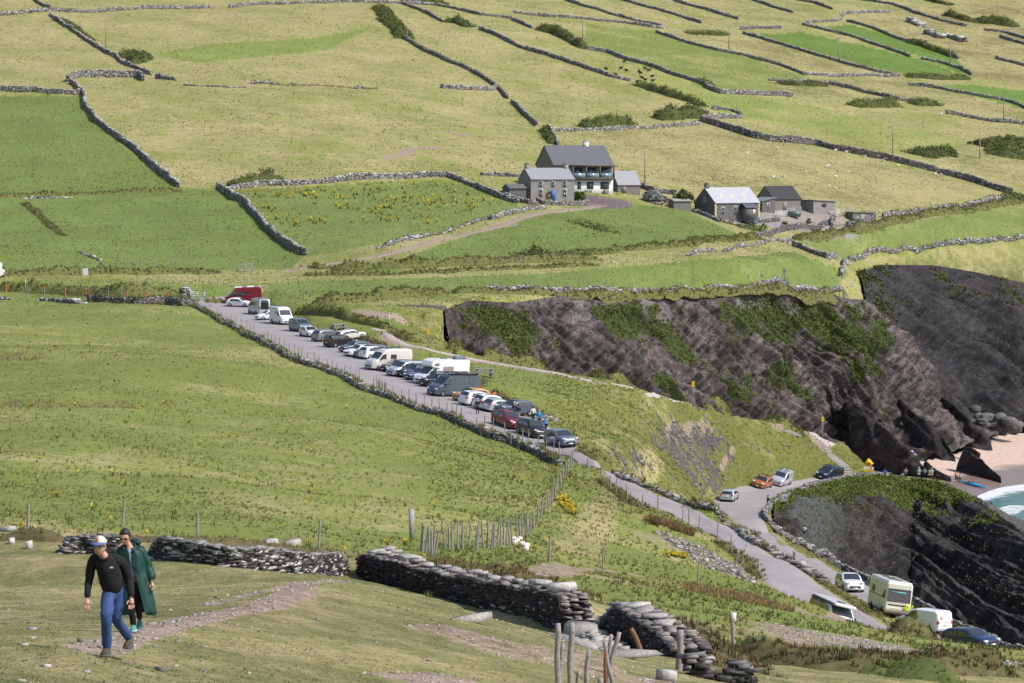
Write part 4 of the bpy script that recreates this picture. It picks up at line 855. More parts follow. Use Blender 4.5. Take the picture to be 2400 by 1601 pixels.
# hedges and brambles
GH = 'bramble hedges on the hillside'
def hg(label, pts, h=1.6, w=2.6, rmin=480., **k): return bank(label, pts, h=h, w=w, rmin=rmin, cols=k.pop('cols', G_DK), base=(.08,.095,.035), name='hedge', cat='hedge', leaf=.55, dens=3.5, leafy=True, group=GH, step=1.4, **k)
hg('round gorse and bramble clump inside the curved wall at upper left', q('I',(560,270),(600,255),(660,262),(650,285),(600,290),(560,285)), h=1.8, w=6)
hg('bramble along the top of the diagonal wall at upper left', q('I',(245,90),(300,105),(360,150),(420,190)), h=1.0, w=2)
hg('bramble mass at the head of the long diagonal wall', q('I',(1745,40),(1790,100),(1840,150),(1860,180)), h=2, w=6)
hg('bramble hedge along the top of the gorse field', q('I',(1040,862),(1150,845),(1250,838),(1330,835)), h=2.2, w=3.5)
hg('low bramble hedge right of the pole at top centre', q('J',(95,135),(200,152),(280,197),(340,227)), h=2.4, w=4.5)
hg('hedge slanting below the black cattle', q('J',(560,387),(640,412),(740,447),(850,482),(900,497)), h=1.9, w=4)
hg('tall hedge above the tall slate roofed house, right part', q('J',(650,548),(750,540),(900,530)), h=3.0, w=6)
hg('tall hedge above the tall slate roofed house, left part', q('J',(310,585),(400,575),(480,572),(560,570)), h=2.4, w=4)
hg('scrub beside the last stretch of pale wall', q('J',(150,600),(165,630),(190,665)), h=1.6, w=3)
hg('dark scrub at the top centre left', q('I',(2040,100),(2100,105),(2160,125)), h=2, w=4)
hg('dark scrub on the upper right slope', q('J',(1990,70),(2080,95),(2200,105),(2330,125)), h=2.4, w=5)
hg('dark hedge along the vivid green strips', q('J',(1810,190),(1880,210),(1960,240),(2045,268)), h=1.8, w=4)
hg('grey green willow scrub in the upper pasture', q('J',(1555,487),(1620,487),(1700,487),(1780,488)), h=2.4, w=5, cols=G_DK*1.5)
hg('dark rounded scrub in the upper pasture', q('J',(1840,480),(1900,478),(1960,482)), h=2.8, w=5)
hg('wide bramble thicket on the right, beside the second pole', q('J',(1850,715),(1920,705),(2000,700),(2050,712)), h=2, w=9)
hg('wide bramble thicket at the right edge under the black cattle', q('J',(2170,680),(2230,670),(2320,665),(2400,670)), h=2.4, w=12)
hg('dark bramble bed at the right edge below the thicket', q('J',(2180,700),(2280,715),(2400,725)), h=2, w=8)
hg('hedge where the wall meets the lane at the right', q('J',(2240,920),(2280,915),(2320,905)), h=2, w=4)
hg('scrub bush on the slope below the farm track', q('J',(50,1180),(110,1172),(170,1182)), h=1.6, w=6)
hg('rush bed in the green field below the houses', q('G',(480,548),(540,560),(600,580),(680,605)), h=.8, w=4, cols=G_DK*1.6)
hg('garden shrubs along the drive of the long cottage', q('G',(1340,545),(1400,560),(1450,575)), h=1.6, w=2.4)
hg('low shrubs inside the cottage garden wall', q('G',(1455,580),(1500,585),(1545,588)), h=1.6, w=2.4)
hg('scrub along the wall below the mown strips', q('J',(1200,380),(1330,395),(1450,398)), h=1.4, w=3)
hg('scrub in front of the upper right walls', q('J',(1790,350),(1950,362),(2100,362)), h=1.2, w=5, cols=G_DK*1.5)
hg('scrub along the wall corner below the cattle field', q('J',(850,370),(890,390),(930,415)), h=1.6, w=3)
hg('scrub above the wall at the top centre', q('J',(780,150),(900,160),(1000,160)), h=1.4, w=4, cols=G_DK*1.4)
hg('dark scrub at the top edge right of the bramble wall', q('I',(1830,8),(1950,15),(2060,18)), h=2.2, w=4)
hg('dark scrub at the top right edge', q('J',(1900,0),(1960,15),(2020,25)), h=2, w=4)
# grassy banks on the far side of the car park
GB = 'earth banks along the lane'
def bk(label, pts, h=1.2, w=2.4, rmin=430., cols=G_MX, base=(.13,.14,.05), **k): return bank(label, pts, h=h*.8, w=w, rmin=rmin, cols=cols, base=base, leaf=.5, dens=9, group=GB, step=1.0, **k)
bk('faint grassy bank crossing the green field on the left', q('I',(-60,905),(150,900),(300,896),(500,887),(700,880),(830,876)), h=.9, w=2, rmin=480.)
bk('faint overgrown bank running diagonally down the lower green field', q('I',(110,935),(180,990),(240,1045),(290,1085)), h=.7, w=1.8, rmin=480.)
bk('bank with posts along the lane at the left edge', q('N',(-100,150),(100,150),(420,148),(700,138),(850,140),(1100,145),(1400,135),(1750,130)), h=1.5, cols=G_BR)
bk('dark hedge bank with red markers beside the lane at left', q('N',(-80,260),(100,275),(350,288),(600,305),(850,318),(1100,332),(1300,340),(1450,345)), h=2.4, w=3, cols=G_DK*1.3)
bk('bank end beside the dark red van', q('N',(1620,362),(1680,365),(1745,362)), h=1.9, w=3, cols=G_BR)
bk('long bank between the lane and the green strip', q('O',(230,115),(450,105),(700,95),(950,85),(1200,75),(1500,62),(1800,48),(2100,35),(2351,22)), h=1.8, w=3)
bk('clump of bank at the foot of the farm track', q('O',(100,95),(150,85),(210,100)), h=2, w=4, cols=G_BR)
bk('lower bank line along the lane', q('O',(0,158),(200,150),(400,142),(640,152),(900,138),(1200,128),(1500,115),(1850,95),(2351,70)), h=.8, w=2.4)
bk('bank along the lane between the garden and the right edge', q('J',(1290,1100),(1450,1085),(1600,1052),(1800,1012),(2000,977),(2200,947),(2400,920)), h=1.6, w=3)
bk('bank below the lane right of centre', q('J',(0,1205),(200,1190),(400,1165),(600,1145),(800,1130),(1000,1105),(1120,1092)), h=1.3, w=2.8)
bk('knobbly turf bank along the cliff top, left part', q('O',(60,395),(250,388),(450,362),(600,345),(780,325),(900,310),(1000,300),(1180,292)), h=2.0, w=3.4, cols=G_BR)
bk('turf bank along the cliff top, right part', q('O',(1180,292),(1400,290),(1600,292),(1850,298),(2100,302),(2351,302))+q('H',(300,190),(650,188),(900,180),(1200,190),(1400,192)), h=1.3, w=2.4, cols=G_BR)
bk('earth bank beside the gravel path at the car park', q('O',(-20,455),(200,470),(400,500),(600,550),(700,580)), h=1.5, w=2.2, cols=G_BR, rmin=390.)
bk('dark turf patch at the bend of the gravel path', q('O',(760,610),(830,640),(920,680)), h=1.5, w=2.8, cols=G_BR, rmin=360.)
bk('raised turf bank along the cliff edge path', q('O',(1210,748),(1500,790),(1800,850),(2000,900),(2351,965))+q('H',(250,615),(380,650),(560,690)), h=1.1, w=1.6, rmin=330., cols=G_BR)
bk('raised turf bank along the lower cliff edge path', q('H',(720,728),(880,765),(1080,835),(1180,860),(1250,885)), h=1.3, w=2.0, rmin=340., cols=G_BR)
# ---------------------------------------------------------------- walls and fences of the middle distance and foreground
stone_wall('tumbled wall with grass along the left side of the car park road', q('E',(0,330),(150,400),(350,520),(530,600),(700,690),(850,770),(1000,840),(1080,890),(1200,945),(1400,1010),(1500,1045),(1700,1140),(1900,1250),(2100,1310),(2351,1405))+q('F',(600,790),(800,830)), h=.5, th=.7, sl=.34, sh=.16, tumble=.3, rmin=230, grassy=.35)
stone_wall('low wall dropping to the fence corner below the grey car with its door open', q('F',(800,830),(900,880),(1050,960),(1300,1070),(1500,1120),(1700,1200),(1850,1280),(1960,1335)), h=.7, th=.7, sl=.32, sh=.16, tumble=.3, rmin=230, bright=.8, grassy=.4)
stone_wall('stony foot of the lane bank, left part', q('N',(-60,340),(100,345),(200,350),(400,352),(600,370),(680,378)), h=.8, th=1.2, sl=.5, sh=.25, tumble=.5, rmin=400)
stone_wall('stony foot of the lane bank, right part by the orange markers', q('N',(690,358),(900,368),(1100,380),(1300,385),(1450,395),(1530,400)), h=1.0, th=.8, sl=.4, sh=.22, tumble=.3, rmin=400, bright=.7, grassy=1)
stone_wall('cliff top wall along the green strip', q('H',(-340,178),(0,188),(180,185),(300,186),(500,190),(700,184),(900,172),(1200,178),(1380,184),(1440,165)), h=.9, th=.6, sl=.5, sh=.25, tumble=.35, rmin=450)
stone_wall('tumbled stone end of the upper wall beside the gate post', q('N',(1440,340),(1470,335),(1490,345)), h=1.8, th=1.2, sl=.4, sh=.22, rmin=430, tumble=.1)
# the wall on the crest between the two arms of the road
stone_wall('rough stone bank wall between the two arms of the road', q('M',(1000,488),(1120,540),(1250,590),(1400,650),(1600,745),(1700,800),(1800,862),(1900,910),(2091,1000))+q('C',(300,620),(400,690),(480,740),(560,775),(640,800)), h=.3, th=1.0, sl=.42, sh=.14, tumble=.35, rmin=200, rmax=262, bright=.8, grassy=.3)
stone_wall('heap of flat stones at the end of the roadside bank wall', q('C',(690,815),(740,835),(790,860),(840,890)), h=.4, th=1.2, sl=.5, sh=.13, tumble=.3, rmin=195, rmax=235, bright=.75)
bank('turf bank between the upper road and the parked motorhome', q('C',(700,800),(860,905),(960,980),(1080,1050),(1200,1120),(1340,1200)), h=.5, w=1.7, rmin=190, rmax=228, dens=18, leaf=.26, cols=np.array([[.20,.21,.07],[.16,.19,.055],[.25,.23,.10]]), group='turf banks beside the roads')
bank('brown turf mound hiding the side of the small white van', q('P',(760,1110),(850,1120),(930,1165),(990,1195)), h=1.0, w=2.6, rmin=150, rmax=215, dens=16, leaf=.3, cols=G_BR, group='turf banks beside the roads')
bank('bank below the car with the open door', q('M',(690,375),(760,385),(860,430),(1000,490)), h=.7, w=1.6, rmin=240, rmax=275, dens=14, leaf=.3, cols=G_BR, group='turf banks beside the roads')
bank('sloping turf verge of the upper road above the pale van', q('M',(1850,1110),(1960,1190),(2060,1280))+q('C',(470,950)), h=.4, w=1.8, rmin=170, rmax=240, dens=12, leaf=.35, cols=G_BR, group='turf banks beside the roads')
bank('grassy verge with gorse beside the upper road fence', q('M',(860,600),(940,655),(1060,745),(1180,830),(1260,855),(1400,890)), h=.5, w=1.4, rmin=200, rmax=270, dens=14, leaf=.4, cols=G_MX, group='turf banks beside the roads')
# retaining wall following the lower road
stone_wall('long stone parapet wall above the dark rock gully', q('C',(1440,290),(1340,294),(1240,302),(1100,312),(1000,322),(900,338),(800,362),(720,395),(650,432),(590,455),(540,482),(510,520),(502,560),(530,605),(600,665),(700,715),(780,742),(900,800),(1000,866),(1110,925),(1250,985),(1410,1070),(1550,1140),(1700,1215),(1900,1300),(2130,1400)), h=.62, th=.5, sl=.34, sh=.15, tumble=.12, rmin=190, bright=.8)
bank('nettle and fern verge at the foot of the parapet wall', q('C',(1110,950),(1200,1000),(1300,1050),(1420,1100),(1560,1170),(1700,1235),(1850,1300),(2000,1370),(2120,1430)), h=.5, w=1.1, rmin=190, dens=14, leaf=.3, cols=np.array([[.10,.15,.035],[.07,.11,.03],[.13,.16,.05]]), leafy=True, group='turf banks beside the roads')
bank('grass verge along the inside bend of the lower road', q('C',(560,640),(640,700),(700,738),(820,790),(940,860),(1040,915)), h=.15, w=1.5, rmin=230, dens=9, leaf=.25, cols=G_MX, group='turf banks beside the roads')
GD = 'heath covered banks at the bottom right'; C_HE = np.array([[.13,.075,.045],[.10,.07,.04],[.12,.12,.045],[.17,.11,.06],[.08,.10,.03]])
bank('russet heath bank above the broken stonework at the bottom edge', q('C',(10,1290),(80,1370),(160,1430),(260,1480)), h=.7, w=2.4, rmin=70, rmax=130, dens=30, leaf=.2, cols=C_HE, base=(.12,.10,.05), group=GD, step=.5)
bank('dark lumpy heath bank along the bottom right edge', q('C',(420,1440),(560,1450),(700,1440),(850,1470),(1000,1495),(1200,1480),(1400,1500),(1700,1490),(1900,1510),(2087,1520)), h=.8, w=3.4, rmin=80, rmax=135, dens=30, leaf=.2, cols=C_HE, base=(.11,.10,.045), group=GD, step=.5)
bank('mossy green hummocks below the gravel patch at right', q('C',(290,1370),(400,1385),(520,1400),(600,1440)), h=.6, w=2.0, rmin=80, rmax=135, dens=30, leaf=.14, cols=np.array([[.09,.13,.03],[.13,.15,.045],[.14,.11,.05]]), base=(.08,.10,.035), group=GD, step=.5)
bank('bright mossy tussocks at the bottom edge right of centre', q('C',(1180,1530),(1300,1500),(1420,1530),(1500,1560)), h=.6, w=2.2, rmin=80, rmax=135, dens=30, leaf=.14, cols=np.array([[.12,.17,.035],[.10,.14,.035]]), base=(.09,.11,.035), group=GD, step=.5)
# low stone edging between parked cars and turf
stone_wall('rough stone edging behind the parked cars, upper part', q('E',(1840,680),(1950,720),(2050,770),(2140,800)), h=.55, th=.5, sl=.4, sh=.2, tumble=.5, rmin=330, grassy=1.5)
stone_wall('rough stone edging behind the parked cars, lower part', q('F',(1290,590),(1400,650),(1550,720),(1700,790),(1800,850)), h=.5, th=.5, sl=.4, sh=.2, tumble=.5, rmin=270, grassy=1.5)
stone_wall('flat broken slabs beside the people in blue jackets', q('F',(1590,880),(1700,885),(1850,868),(1970,895)), h=.4, th=.9, sl=.8, sh=.15, tumble=.5, rmin=270)
# foreground wall, left: earth bank with stone facing
def near_wall(label, P, hts, thick, sl, sh, seed, bright, name='stone_wall', white=.1, tone=(1,.96,.93), lean=0., front=(0,-1)):
    """coursed slabs following path P with per-point heights, faced on the viewer's side and capped on top"""
    rg = np.random.default_rng(seed); P = np.asarray(P); d = np.gradient(P[:,:2], axis=0); d /= np.linalg.norm(d, axis=1, keepdims=True); nr_ = np.stack([-d[:,1], d[:,0]], 1)
    s = np.concatenate([[0], np.cumsum(np.linalg.norm(np.diff(P[:,:2], axis=0), axis=1))]); Lt = s[-1]; C, S, Yw, Cl = [], [], [], []
    at = lambda k, x: np.interp(x, s, k)
    z = 0.; c = 0
    top = hts.max()
    while z < top*1.02:
        ch = sh*rg.uniform(.7,1.35); p = -sl*rg.random()
        for lay in range(3):
            p = -sl*rg.random()
            while p < Lt:
                w = sl*rg.choice([.45,.7,1,1.4,2.0], p=[.2,.3,.28,.16,.06]); m = p+w/2; p += w*.97
                if m < 0 or m > Lt or at(hts, m) < z+ch*.3: continue
                off = (lay/2-.5)*(thick-.18) + rg.normal(0,.025) + lean*z
                dz = rg.normal(0, sh*.12); yaw = math.atan2(at(d[:,1], m), at(d[:,0], m))
                C.append((at(P[:,0],m)+at(nr_[:,0],m)*off, at(P[:,1],m)+at(nr_[:,1],m)*off, at(P[:,2],m)-.15+z+ch/2+dz)); S.append((w*1.04, .30*rg.uniform(.8,1.25), ch*rg.uniform(.8,1.15)))
                Yw.append(yaw+rg.normal(0,.06)); b = rg.uniform(.03,.095) if rg.random() > white else rg.uniform(.3,.6)
                if z+ch > at(hts,m)-sh*.8: b = rg.uniform(.12,.34)
                Cl.append((b*bright*tone[0]*rg.uniform(.95,1.08), b*bright*tone[1], b*bright*tone[2]))
        z += ch; c += 1
    V, F = stones_geo(np.array(C), np.array(S), np.array(Yw), jit=.26, tilt=.09, rg=rg); return V, F, np.repeat(np.array(Cl), 8, 0)
def slab_geo(C, S, Yw, rg):
    """irregular eight-sided flat stones"""
    n = len(C); a = np.arange(8)*math.pi/4+.39; ex = np.sign(np.cos(a))*np.abs(np.cos(a))**.8; ey = np.sign(np.sin(a))*np.abs(np.sin(a))**.8
    rad = rg.uniform(.6,1.2,(n,8)); x = ex*rad*.5; y = ey*rad*.5; tp = rg.uniform(.82,.98,(n,8))
    z0 = -.5+rg.uniform(0,.22,(n,8)); z1 = .5-rg.uniform(0,.12,(n,8))
    V = np.stack([np.concatenate([x, x*tp], 1), np.concatenate([y, y*tp], 1), np.concatenate([z0, z1], 1)], -1)*S[:,None,:]
    ti = rg.normal(0,.07,(n,2)); V[...,2] += V[...,0]*ti[:,None,0]+V[...,1]*ti[:,None,1]
    cs, sn = np.cos(Yw)[:,None], np.sin(Yw)[:,None]; X = V[...,0]*cs-V[...,1]*sn; Y = V[...,0]*sn+V[...,1]*cs
    V = np.stack([X, Y, V[...,2]], -1)+C[:,None,:]; k = np.arange(8); side = np.stack([k, (k+1)%8, (k+1)%8+8, k+8], 1); b = 16*np.arange(n)[:,None,None]
    return V.reshape(-1,3), [(side[None]+b).reshape(-1,4), (np.arange(8,16)[None,None]+b).reshape(-1,8), (np.arange(7,-1,-1)[None,None]+b).reshape(-1,8)]
def lin(pts, n):
    P = resample(np.array([tuple(p) for p in pts]), n); return P
# left wall: two stone faced stretches in the field bank
Pw = lin([hit(x, y, 95) for x, y in q('A',(1060,470),(1150,478),(1300,492),(1450,508),(1600,528),(1800,545),(2000,562),(2200,575),(2351,560))], 40); s_ = np.linspace(0,1,40)
V1, F1, c1 = near_wall('', Pw, .95*np.clip(np.minimum(s_*7+.35, (1-s_)*9+.5), 0, 1)+.05*np.sin(s_*17), .5, .27, .065, 5, 1.0, white=.26)
o = mesh_np('stone_wall', V1, F1, [M_STONEN], col=c1); tag(o, 'dark stone facing with white flecks in the field bank, right of the walkers', 'wall', 'stretches of walling in the field bank')
Pw = lin([hit(x, y, 95) for x, y in q('A',(430,432),(550,428),(700,425),(820,425))], 20); s_ = np.linspace(0,1,20)
V1, F1, c1 = near_wall('', Pw, .8*np.clip(s_*3+.3, 0, 1), .5, .27, .07, 6, 1.0, white=.28)
o = mesh_np('stone_wall', V1, F1, [M_STONEN], col=c1); tag(o, 'stone facing in the field bank directly behind the man in the cap', 'wall', 'stretches of walling in the field bank')
bank('turf crest of the field bank at the far left', q('A',(-60,340),(100,330),(250,335),(400,345),(480,350)), h=.55, w=1.2, rmin=95, rmax=135, dens=22, leaf=.16, cols=G_BR, base=(.12,.10,.05), step=.4, group='turf crests of the field bank')
bank('turf crest of the field bank behind the walkers and along the stone facing', q('A',(480,345),(700,340),(1000,345),(1200,362),(1500,372),(1800,400),(2000,425),(2250,450),(2351,455)), h=.42, w=1.1, rmin=100, rmax=135, dens=22, leaf=.16, cols=G_BR, base=(.12,.10,.05), step=.4, group='turf crests of the field bank')
# big ruined wall in the centre
bpts = q('B',(190,640),(330,655),(500,685),(700,740),(850,770),(1000,800),(1180,850),(1350,890),(1500,930),(1640,975))
Pw = lin([Vector((0,0,0))+Vector(tuple(np.array([ray(*p)[0]*r, r, CZ+ray(*p)[1]*r]))) for p, r in zip(bpts, np.linspace(117, 95, len(bpts)))], 90)
s_ = np.linspace(0,1,90)
hts = np.interp(s_, [0,.05,.2,.4,.6,.8,.93,.97,1], [1.35,1.5,1.35,1.3,1.35,1.42,1.5,1.35,.6])+.05*np.sin(s_*40)
Pw[:,2] -= .1
V1, F1, c1 = near_wall('', Pw, hts, .9, .27, .058, 8, 1.0, white=.03, tone=(1,.88,.84))
big = mesh_np('stone_wall', V1, F1, [M_STONEN], col=c1); tag(big, 'big ruined dry stone wall in the centre foreground with pale slabs on top', 'wall')
rg8 = np.random.default_rng(88)
def slabs(label, specs, name='stone_slab', parent=None, bright=.42, group=None):
    C = np.array([tuple(c) for c, s, y in specs]); S = np.array([s for c, s, y in specs]); Y = np.array([y for c, s, y in specs]); V, F = slab_geo(C, S, Y, rg8)
    o = mesh_np(name, V, F, [M_STONEN], parent=parent, col=np.repeat(np.stack([rg8.uniform(.75,1.15,len(C))*bright]*3, 1)*np.array([1,.95,.9]), 16, 0))
    if label: tag(o, label, 'stone', group)
    return o
def on_big(f, off=0., dz=0.):
    i = int(f*89); p = Pw[i]; return Vector((p[0], p[1]+off, p[2]+hts[i]-.1+dz))
for k in range(17):
    f = .03+.052*k; sz = rg8.uniform(.45,.9)
    slabs(None, [(on_big(f, rg8.uniform(-.1,.25), .06), (sz, .6, rg8.uniform(.07,.14)), -.35+rg8.normal(0,.2))], 'cap_stone', big, bright=.36)
slabs(None, [(on_big(.915, 0, .15), (1.25, .7, .26), -.25)], 'cap_stone', big, bright=.46)
slabs(None, [(on_big(.80, 0, .12), (1.1, .8, .22), -.3)], 'cap_stone', big, bright=.45)
# pale stone pile at its left end
lc = [(hit(x, y, 100)+Vector((0,.6,h)), (rg8.uniform(.5,1.3), .7, rg8.uniform(.07,.16)), rg8.normal(0,.4)) for x, y in q('B',(200,560),(240,520),(300,560),(360,520),(420,560),(480,560),(250,600),(400,600),(520,580),(320,500),(210,620)) for h in (.35, .55)]
slabs('pale flat slabs heaped on the left end of the big ruined wall', lc, 'stone_heap', bright=.42)
lc = [(hit(x, y, 108)+Vector((0,0,.18)), (rg8.uniform(.3,.6), .5, .25), rg8.normal(0,.6)) for x, y in q('B',(1180,350),(1210,365),(1240,385),(1195,380),(1225,350),(1270,420),(1260,395))]
slabs('small pale stones heaped at the foot of the crowded post fence', lc, 'stone_heap', bright=.7)
# right ruined wall
bp2 = q('B',(1860,960),(1960,1000),(2060,1060),(2150,1110),(2250,1160),(2340,1210),(2420,1260))
Pw2 = lin([Vector(tuple(np.array([ray(*p)[0]*r, r, CZ+ray(*p)[1]*r]))) for p, r in zip(bp2, np.linspace(91, 80, len(bp2)))], 50); s_ = np.linspace(0,1,50)
hts2 = np.interp(s_, [0,.1,.25,.5,.7,1], [.25,.75,1.25,1.2,1.1,.9])
V1, F1, c1 = near_wall('', Pw2, hts2, 1.0, .28, .062, 18, 1.0, white=.04, tone=(1,.88,.83))
rw = mesh_np('stone_wall', V1, F1, [M_STONEN], col=c1); tag(rw, 'shorter ruined dry stone wall end right of the gap, behind the leaning brown post', 'wall')
for f, sz, b in ((.14,.9,.4),(.22,1.2,.42),(.30,.9,.5),(.40,.9,.36),(.52,.8,.38),(.64,.7,.36)):
    i = int(f*49); slabs(None, [(Vector((Pw2[i,0], Pw2[i,1], Pw2[i,2]+hts2[i]-.08)), (sz, .8, .12), -.3+rg8.normal(0,.2))], 'cap_stone', rw, bright=b)
P3 = lin([hit(x, y, 70, 125) for x, y in q('C',(20,1560),(150,1570),(300,1575),(420,1590))], 30)
V1, F1, c1 = near_wall('', P3, np.full(30,.5)+.2*np.sin(np.linspace(0,9,30)), .7, .34, .08, 28, .8, white=.08)
o = mesh_np('stone_wall', V1, F1, [M_STONEN], col=c1); tag(o, 'low broken stonework at the bottom edge right of the thick post', 'wall')
bank('russet grassy crest right behind the top of the big ruined wall', q('B',(620,505),(800,535),(1000,560),(1200,600),(1400,640),(1560,680)), h=.45, w=1.6, rmin=97, rmax=135, dens=34, leaf=.2, cols=np.array([[.20,.15,.08],[.17,.17,.06],[.26,.21,.10],[.16,.09,.05]]), base=(.13,.12,.05), step=.4)
# gap with fallen blocks
for i, (p, s, b, lb) in enumerate(((q('B',(1640,1010))[0], (1.2,.8,.5), .32, 'large pale block in the gap between the two ruined walls'), (q('B',(1600,1055))[0], (1.9,.7,.14), .4, 'flat slab lying under the large block in the gap'), (q('B',(1690,1075))[0], (1.2,.8,.16), .35, 'darker flat slab right of the block in the gap'),
    (q('B',(1900,1140))[0], (2.2,.8,.16), .36, 'long pale slab lying on the ground under the leaning brown post'), (q('B',(905,905))[0], (1.1,.4,.22), .45, 'long stone on the grassy mound below the big ruined wall'), (q('B',(2240,1310))[0], (.5,.4,.3), .6, 'round pale stone at the bottom edge by the thick post'), (q('A',(40,280))[0], (.9,.6,.25), .5, 'pale boulder at the left edge of the field bank'),
    (q('A',(80,365))[0], (.35,.3,.3), .6, 'small white stone in the field bank at far left, upper'), (q('A',(205,400))[0], (.35,.3,.42), .62, 'white upright stone in the field bank at far left, lower'), (q('A',(1070,440))[0], (.4,.4,.8), .65, 'pale upright stone beside the woman in the green coat'),
    (q('A',(2020,383))[0], (1.0,.6,.4), .5, 'flat pale stone on the bank left of the single post'), (q('A',(1860,375))[0], (.9,.5,.35), .45, 'grey stone on the bank crest right of the walkers'))):
    slabs(lb, [(hit(p[0], p[1], 60 if i < 5 else (20 if i == 5 else 95))+Vector((0,0,s[2]*.3)), s, rg8.normal(0,.4))], 'stone_block', bright=b)
# fences
fence('thin post fence along the car park wall, upper part', q('E',(20,290),(85,330),(155,375),(230,400),(285,420),(350,480),(440,500),(515,545),(575,570),(650,610),(720,650)), rmin=330, spacing=5, h=1.3)
fence('thin post fence along the car park wall, middle part', q('E',(800,690),(845,710),(910,750),(1010,790),(1100,840),(1190,890),(1300,930),(1400,965),(1505,1020),(1620,1070),(1720,1120),(1825,1160),(1890,1190)), rmin=280, spacing=3.2, h=1.3)
fence('thin post fence along the car park wall, lower part', q('E',(1930,1210),(2040,1260),(2170,1300),(2270,1345))+q('F',(40,540),(170,590),(265,630),(350,650),(430,690),(520,740),(635,770),(760,800),(840,800),(875,790),(985,870)), rmin=270, spacing=2.8, h=1.35)
fence('post fence in front of the dark red car and its neighbours', None, rmin=230, h=1.45, posts_px=q('F',(985,880),(1135,990),(1225,965),(1305,990),(1430,1055),(1485,1130),(1605,1120),(1660,1135),(1760,1200),(1835,1205),(1912,1235),(1975,1260),(2005,1330)))
fence('crowded line of grey posts climbing from the ruined wall to the road', None, rmin=120, rmax=280, h=1.35, lean=.09, posts_px=q('B',(550,400),(580,430),(605,460),(635,440),(715,405),(745,415),(765,420),(800,415),(835,415),(880,390),(940,410),(980,408),(1005,395),(1035,400),(1048,405),(1075,390),(1098,375),(1120,375),(1135,375),(1160,370),(1175,362),(1208,350),(1232,335),(1245,330),(1273,325),(1290,305),(1302,290),(1325,262),(1350,230),(1375,190),(1405,157),(1428,125),(1450,95),(1468,70)) + q('M',(500,790),(520,755),(545,700),(575,660),(592,600),(610,600),(628,575),(640,540),(655,510),(668,480)))
fence('crowded short posts at the left end of the grey post line', None, rmin=110, rmax=180, h=1.3, lean=.12, wire=(), posts_px=q('B',(555,420),(640,470),(625,455),(930,412)))
fence('wire mesh fence of thin posts along the near side of the upper road', None, rmin=170, rmax=275, h=1.35, posts_px=q('M',(790,545),(893,630),(978,695),(1024,725),(1120,790),(1245,845),(1368,880),(1570,955),(1620,985),(1700,1030),(1852,1105),(1970,1215)))
fence('two crossed leaning posts above the eroded bank', None, rmin=150, rmax=230, h=1.3, lean=.5, wire=(), posts_px=q('M',(1985,1330),(2000,1370)))
fence('row of wide spaced posts along the near field bank', None, rmin=110, rmax=170, h=1.25, lean=.04, posts_px=q('A',(190,285),(845,250),(1362,330),(2195,405)), wire=(.8,1.1), wr=.003)
for lb, p, h, rm in (('lone grey post left of the grassy track behind the ruined wall', q('M',(478,1285))[0], 1.5, 130), ('lone thin post with a small dug hole right of the grassy track', q('M',(915,1355))[0], 1.4, 130), ('lone thin post standing below the eroded gravel bank', q('M',(1692,1455))[0], 1.25, 130), ('short stake at the end of the turf bank beside the motorhome', q('C',(1255,1245))[0], .75, 140)):
    W = hit(p[0], p[1], rm); o = bpy.data.objects.new('fence_post', cyl_mesh('fence_post', .06, h, mats=[M_WOOD], bend=.06, dents=.1)); link(o); o.location = W; tag(o, lb, 'post', 'lone posts')
W = hit(*q('B',(485,345))[0], 112); sq = mesh_np('concrete_post', *stones_geo(np.array([[W.x, W.y, W.z+.9]]), np.array([[.26,.22,1.5]]), np.array([.2]), jit=.08), [M_STONEN], col=np.full((8,3),.33)); tag(sq, 'square grey stone gatepost behind the left end of the ruined wall', 'post')
# thick posts at the bottom of the picture, measured on their own sight lines
def big_post(label, top, bottom, r, rad, material=M_WOOD, name='fence_post', group='thick grey posts at the bottom edge'):
    a = np.array([ray(*top)[0]*r, r, CZ+ray(*top)[1]*r]); b = np.array([ray(*bottom)[0]*r, r, CZ+ray(*bottom)[1]*r]); g = float(Hs(b[0], b[1]))
    if b[2] > g-.2: b = b+(b-a)/abs(b[2]-a[2])*(b[2]-g+.3)
    n = 9; f = np.linspace(0,1,n)[:,None]; P = b*(1-f)+a*f; P[:,0] += .012*np.sin(np.arange(n)*1.3+rad*90)
    o = tube(name, P, rad*np.linspace(1.08,.92,n)*(1+.04*np.sin(np.arange(n)*2.1)), material, seg=10); tag(o, label, 'post', group); return o
big_post('thick grey post at the bottom edge, left of the tall pair', *q('B',(1490,915),(1490,1400)), 49.9, 0.055)
big_post('thick grey post at the bottom edge, right of the tall pair', *q('B',(1587,910),(1572,1400)), 51.6, 0.058)
big_post('thinner post between the tall pair at the bottom edge', *q('B',(1522,1050),(1505,1330)), 53.3, 0.044)
big_post('dark leaning post at the bottom edge right of the tall pair', *q('B',(1702,1100),(1680,1400)), 51.6, 0.044)
big_post('post leaning right beside the blue twine', *q('B',(1912,975),(1860,1180)), 56.8, 0.048)
big_post('narrow grey post left of the one leaning right', *q('B',(1855,990),(1845,1160)), 58.5, 0.040)
big_post('post leaning left with its foot at the bottom edge', *q('B',(1808,1040),(1865,1330)), 53.3, 0.044)
big_post('rusty brown iron stake between the grey posts', *q('B',(1820,1110),(1815,1330)), 52.5, 0.028, mat('rust', (.20,.07,.045), .8), name='iron_stake')
big_post('brown timber post leaning against the right ruined wall', *q('B',(1998,950),(2100,1190)), 76, .075, M_WOODB, group='posts leaning on the ruined wall')
big_post('thick upright post standing right of the ruined wall end', *q('B',(2338,960),(2325,1290)), 72, .09)
big_post('short stump at the bottom edge under the leaning posts', *q('B',(1780,1290),(1780,1400)), 51.6, 0.053)
big_post('short mossy stump at the bottom edge', *q('B',(1633,1240),(1632,1290)), 53.3, 0.044)
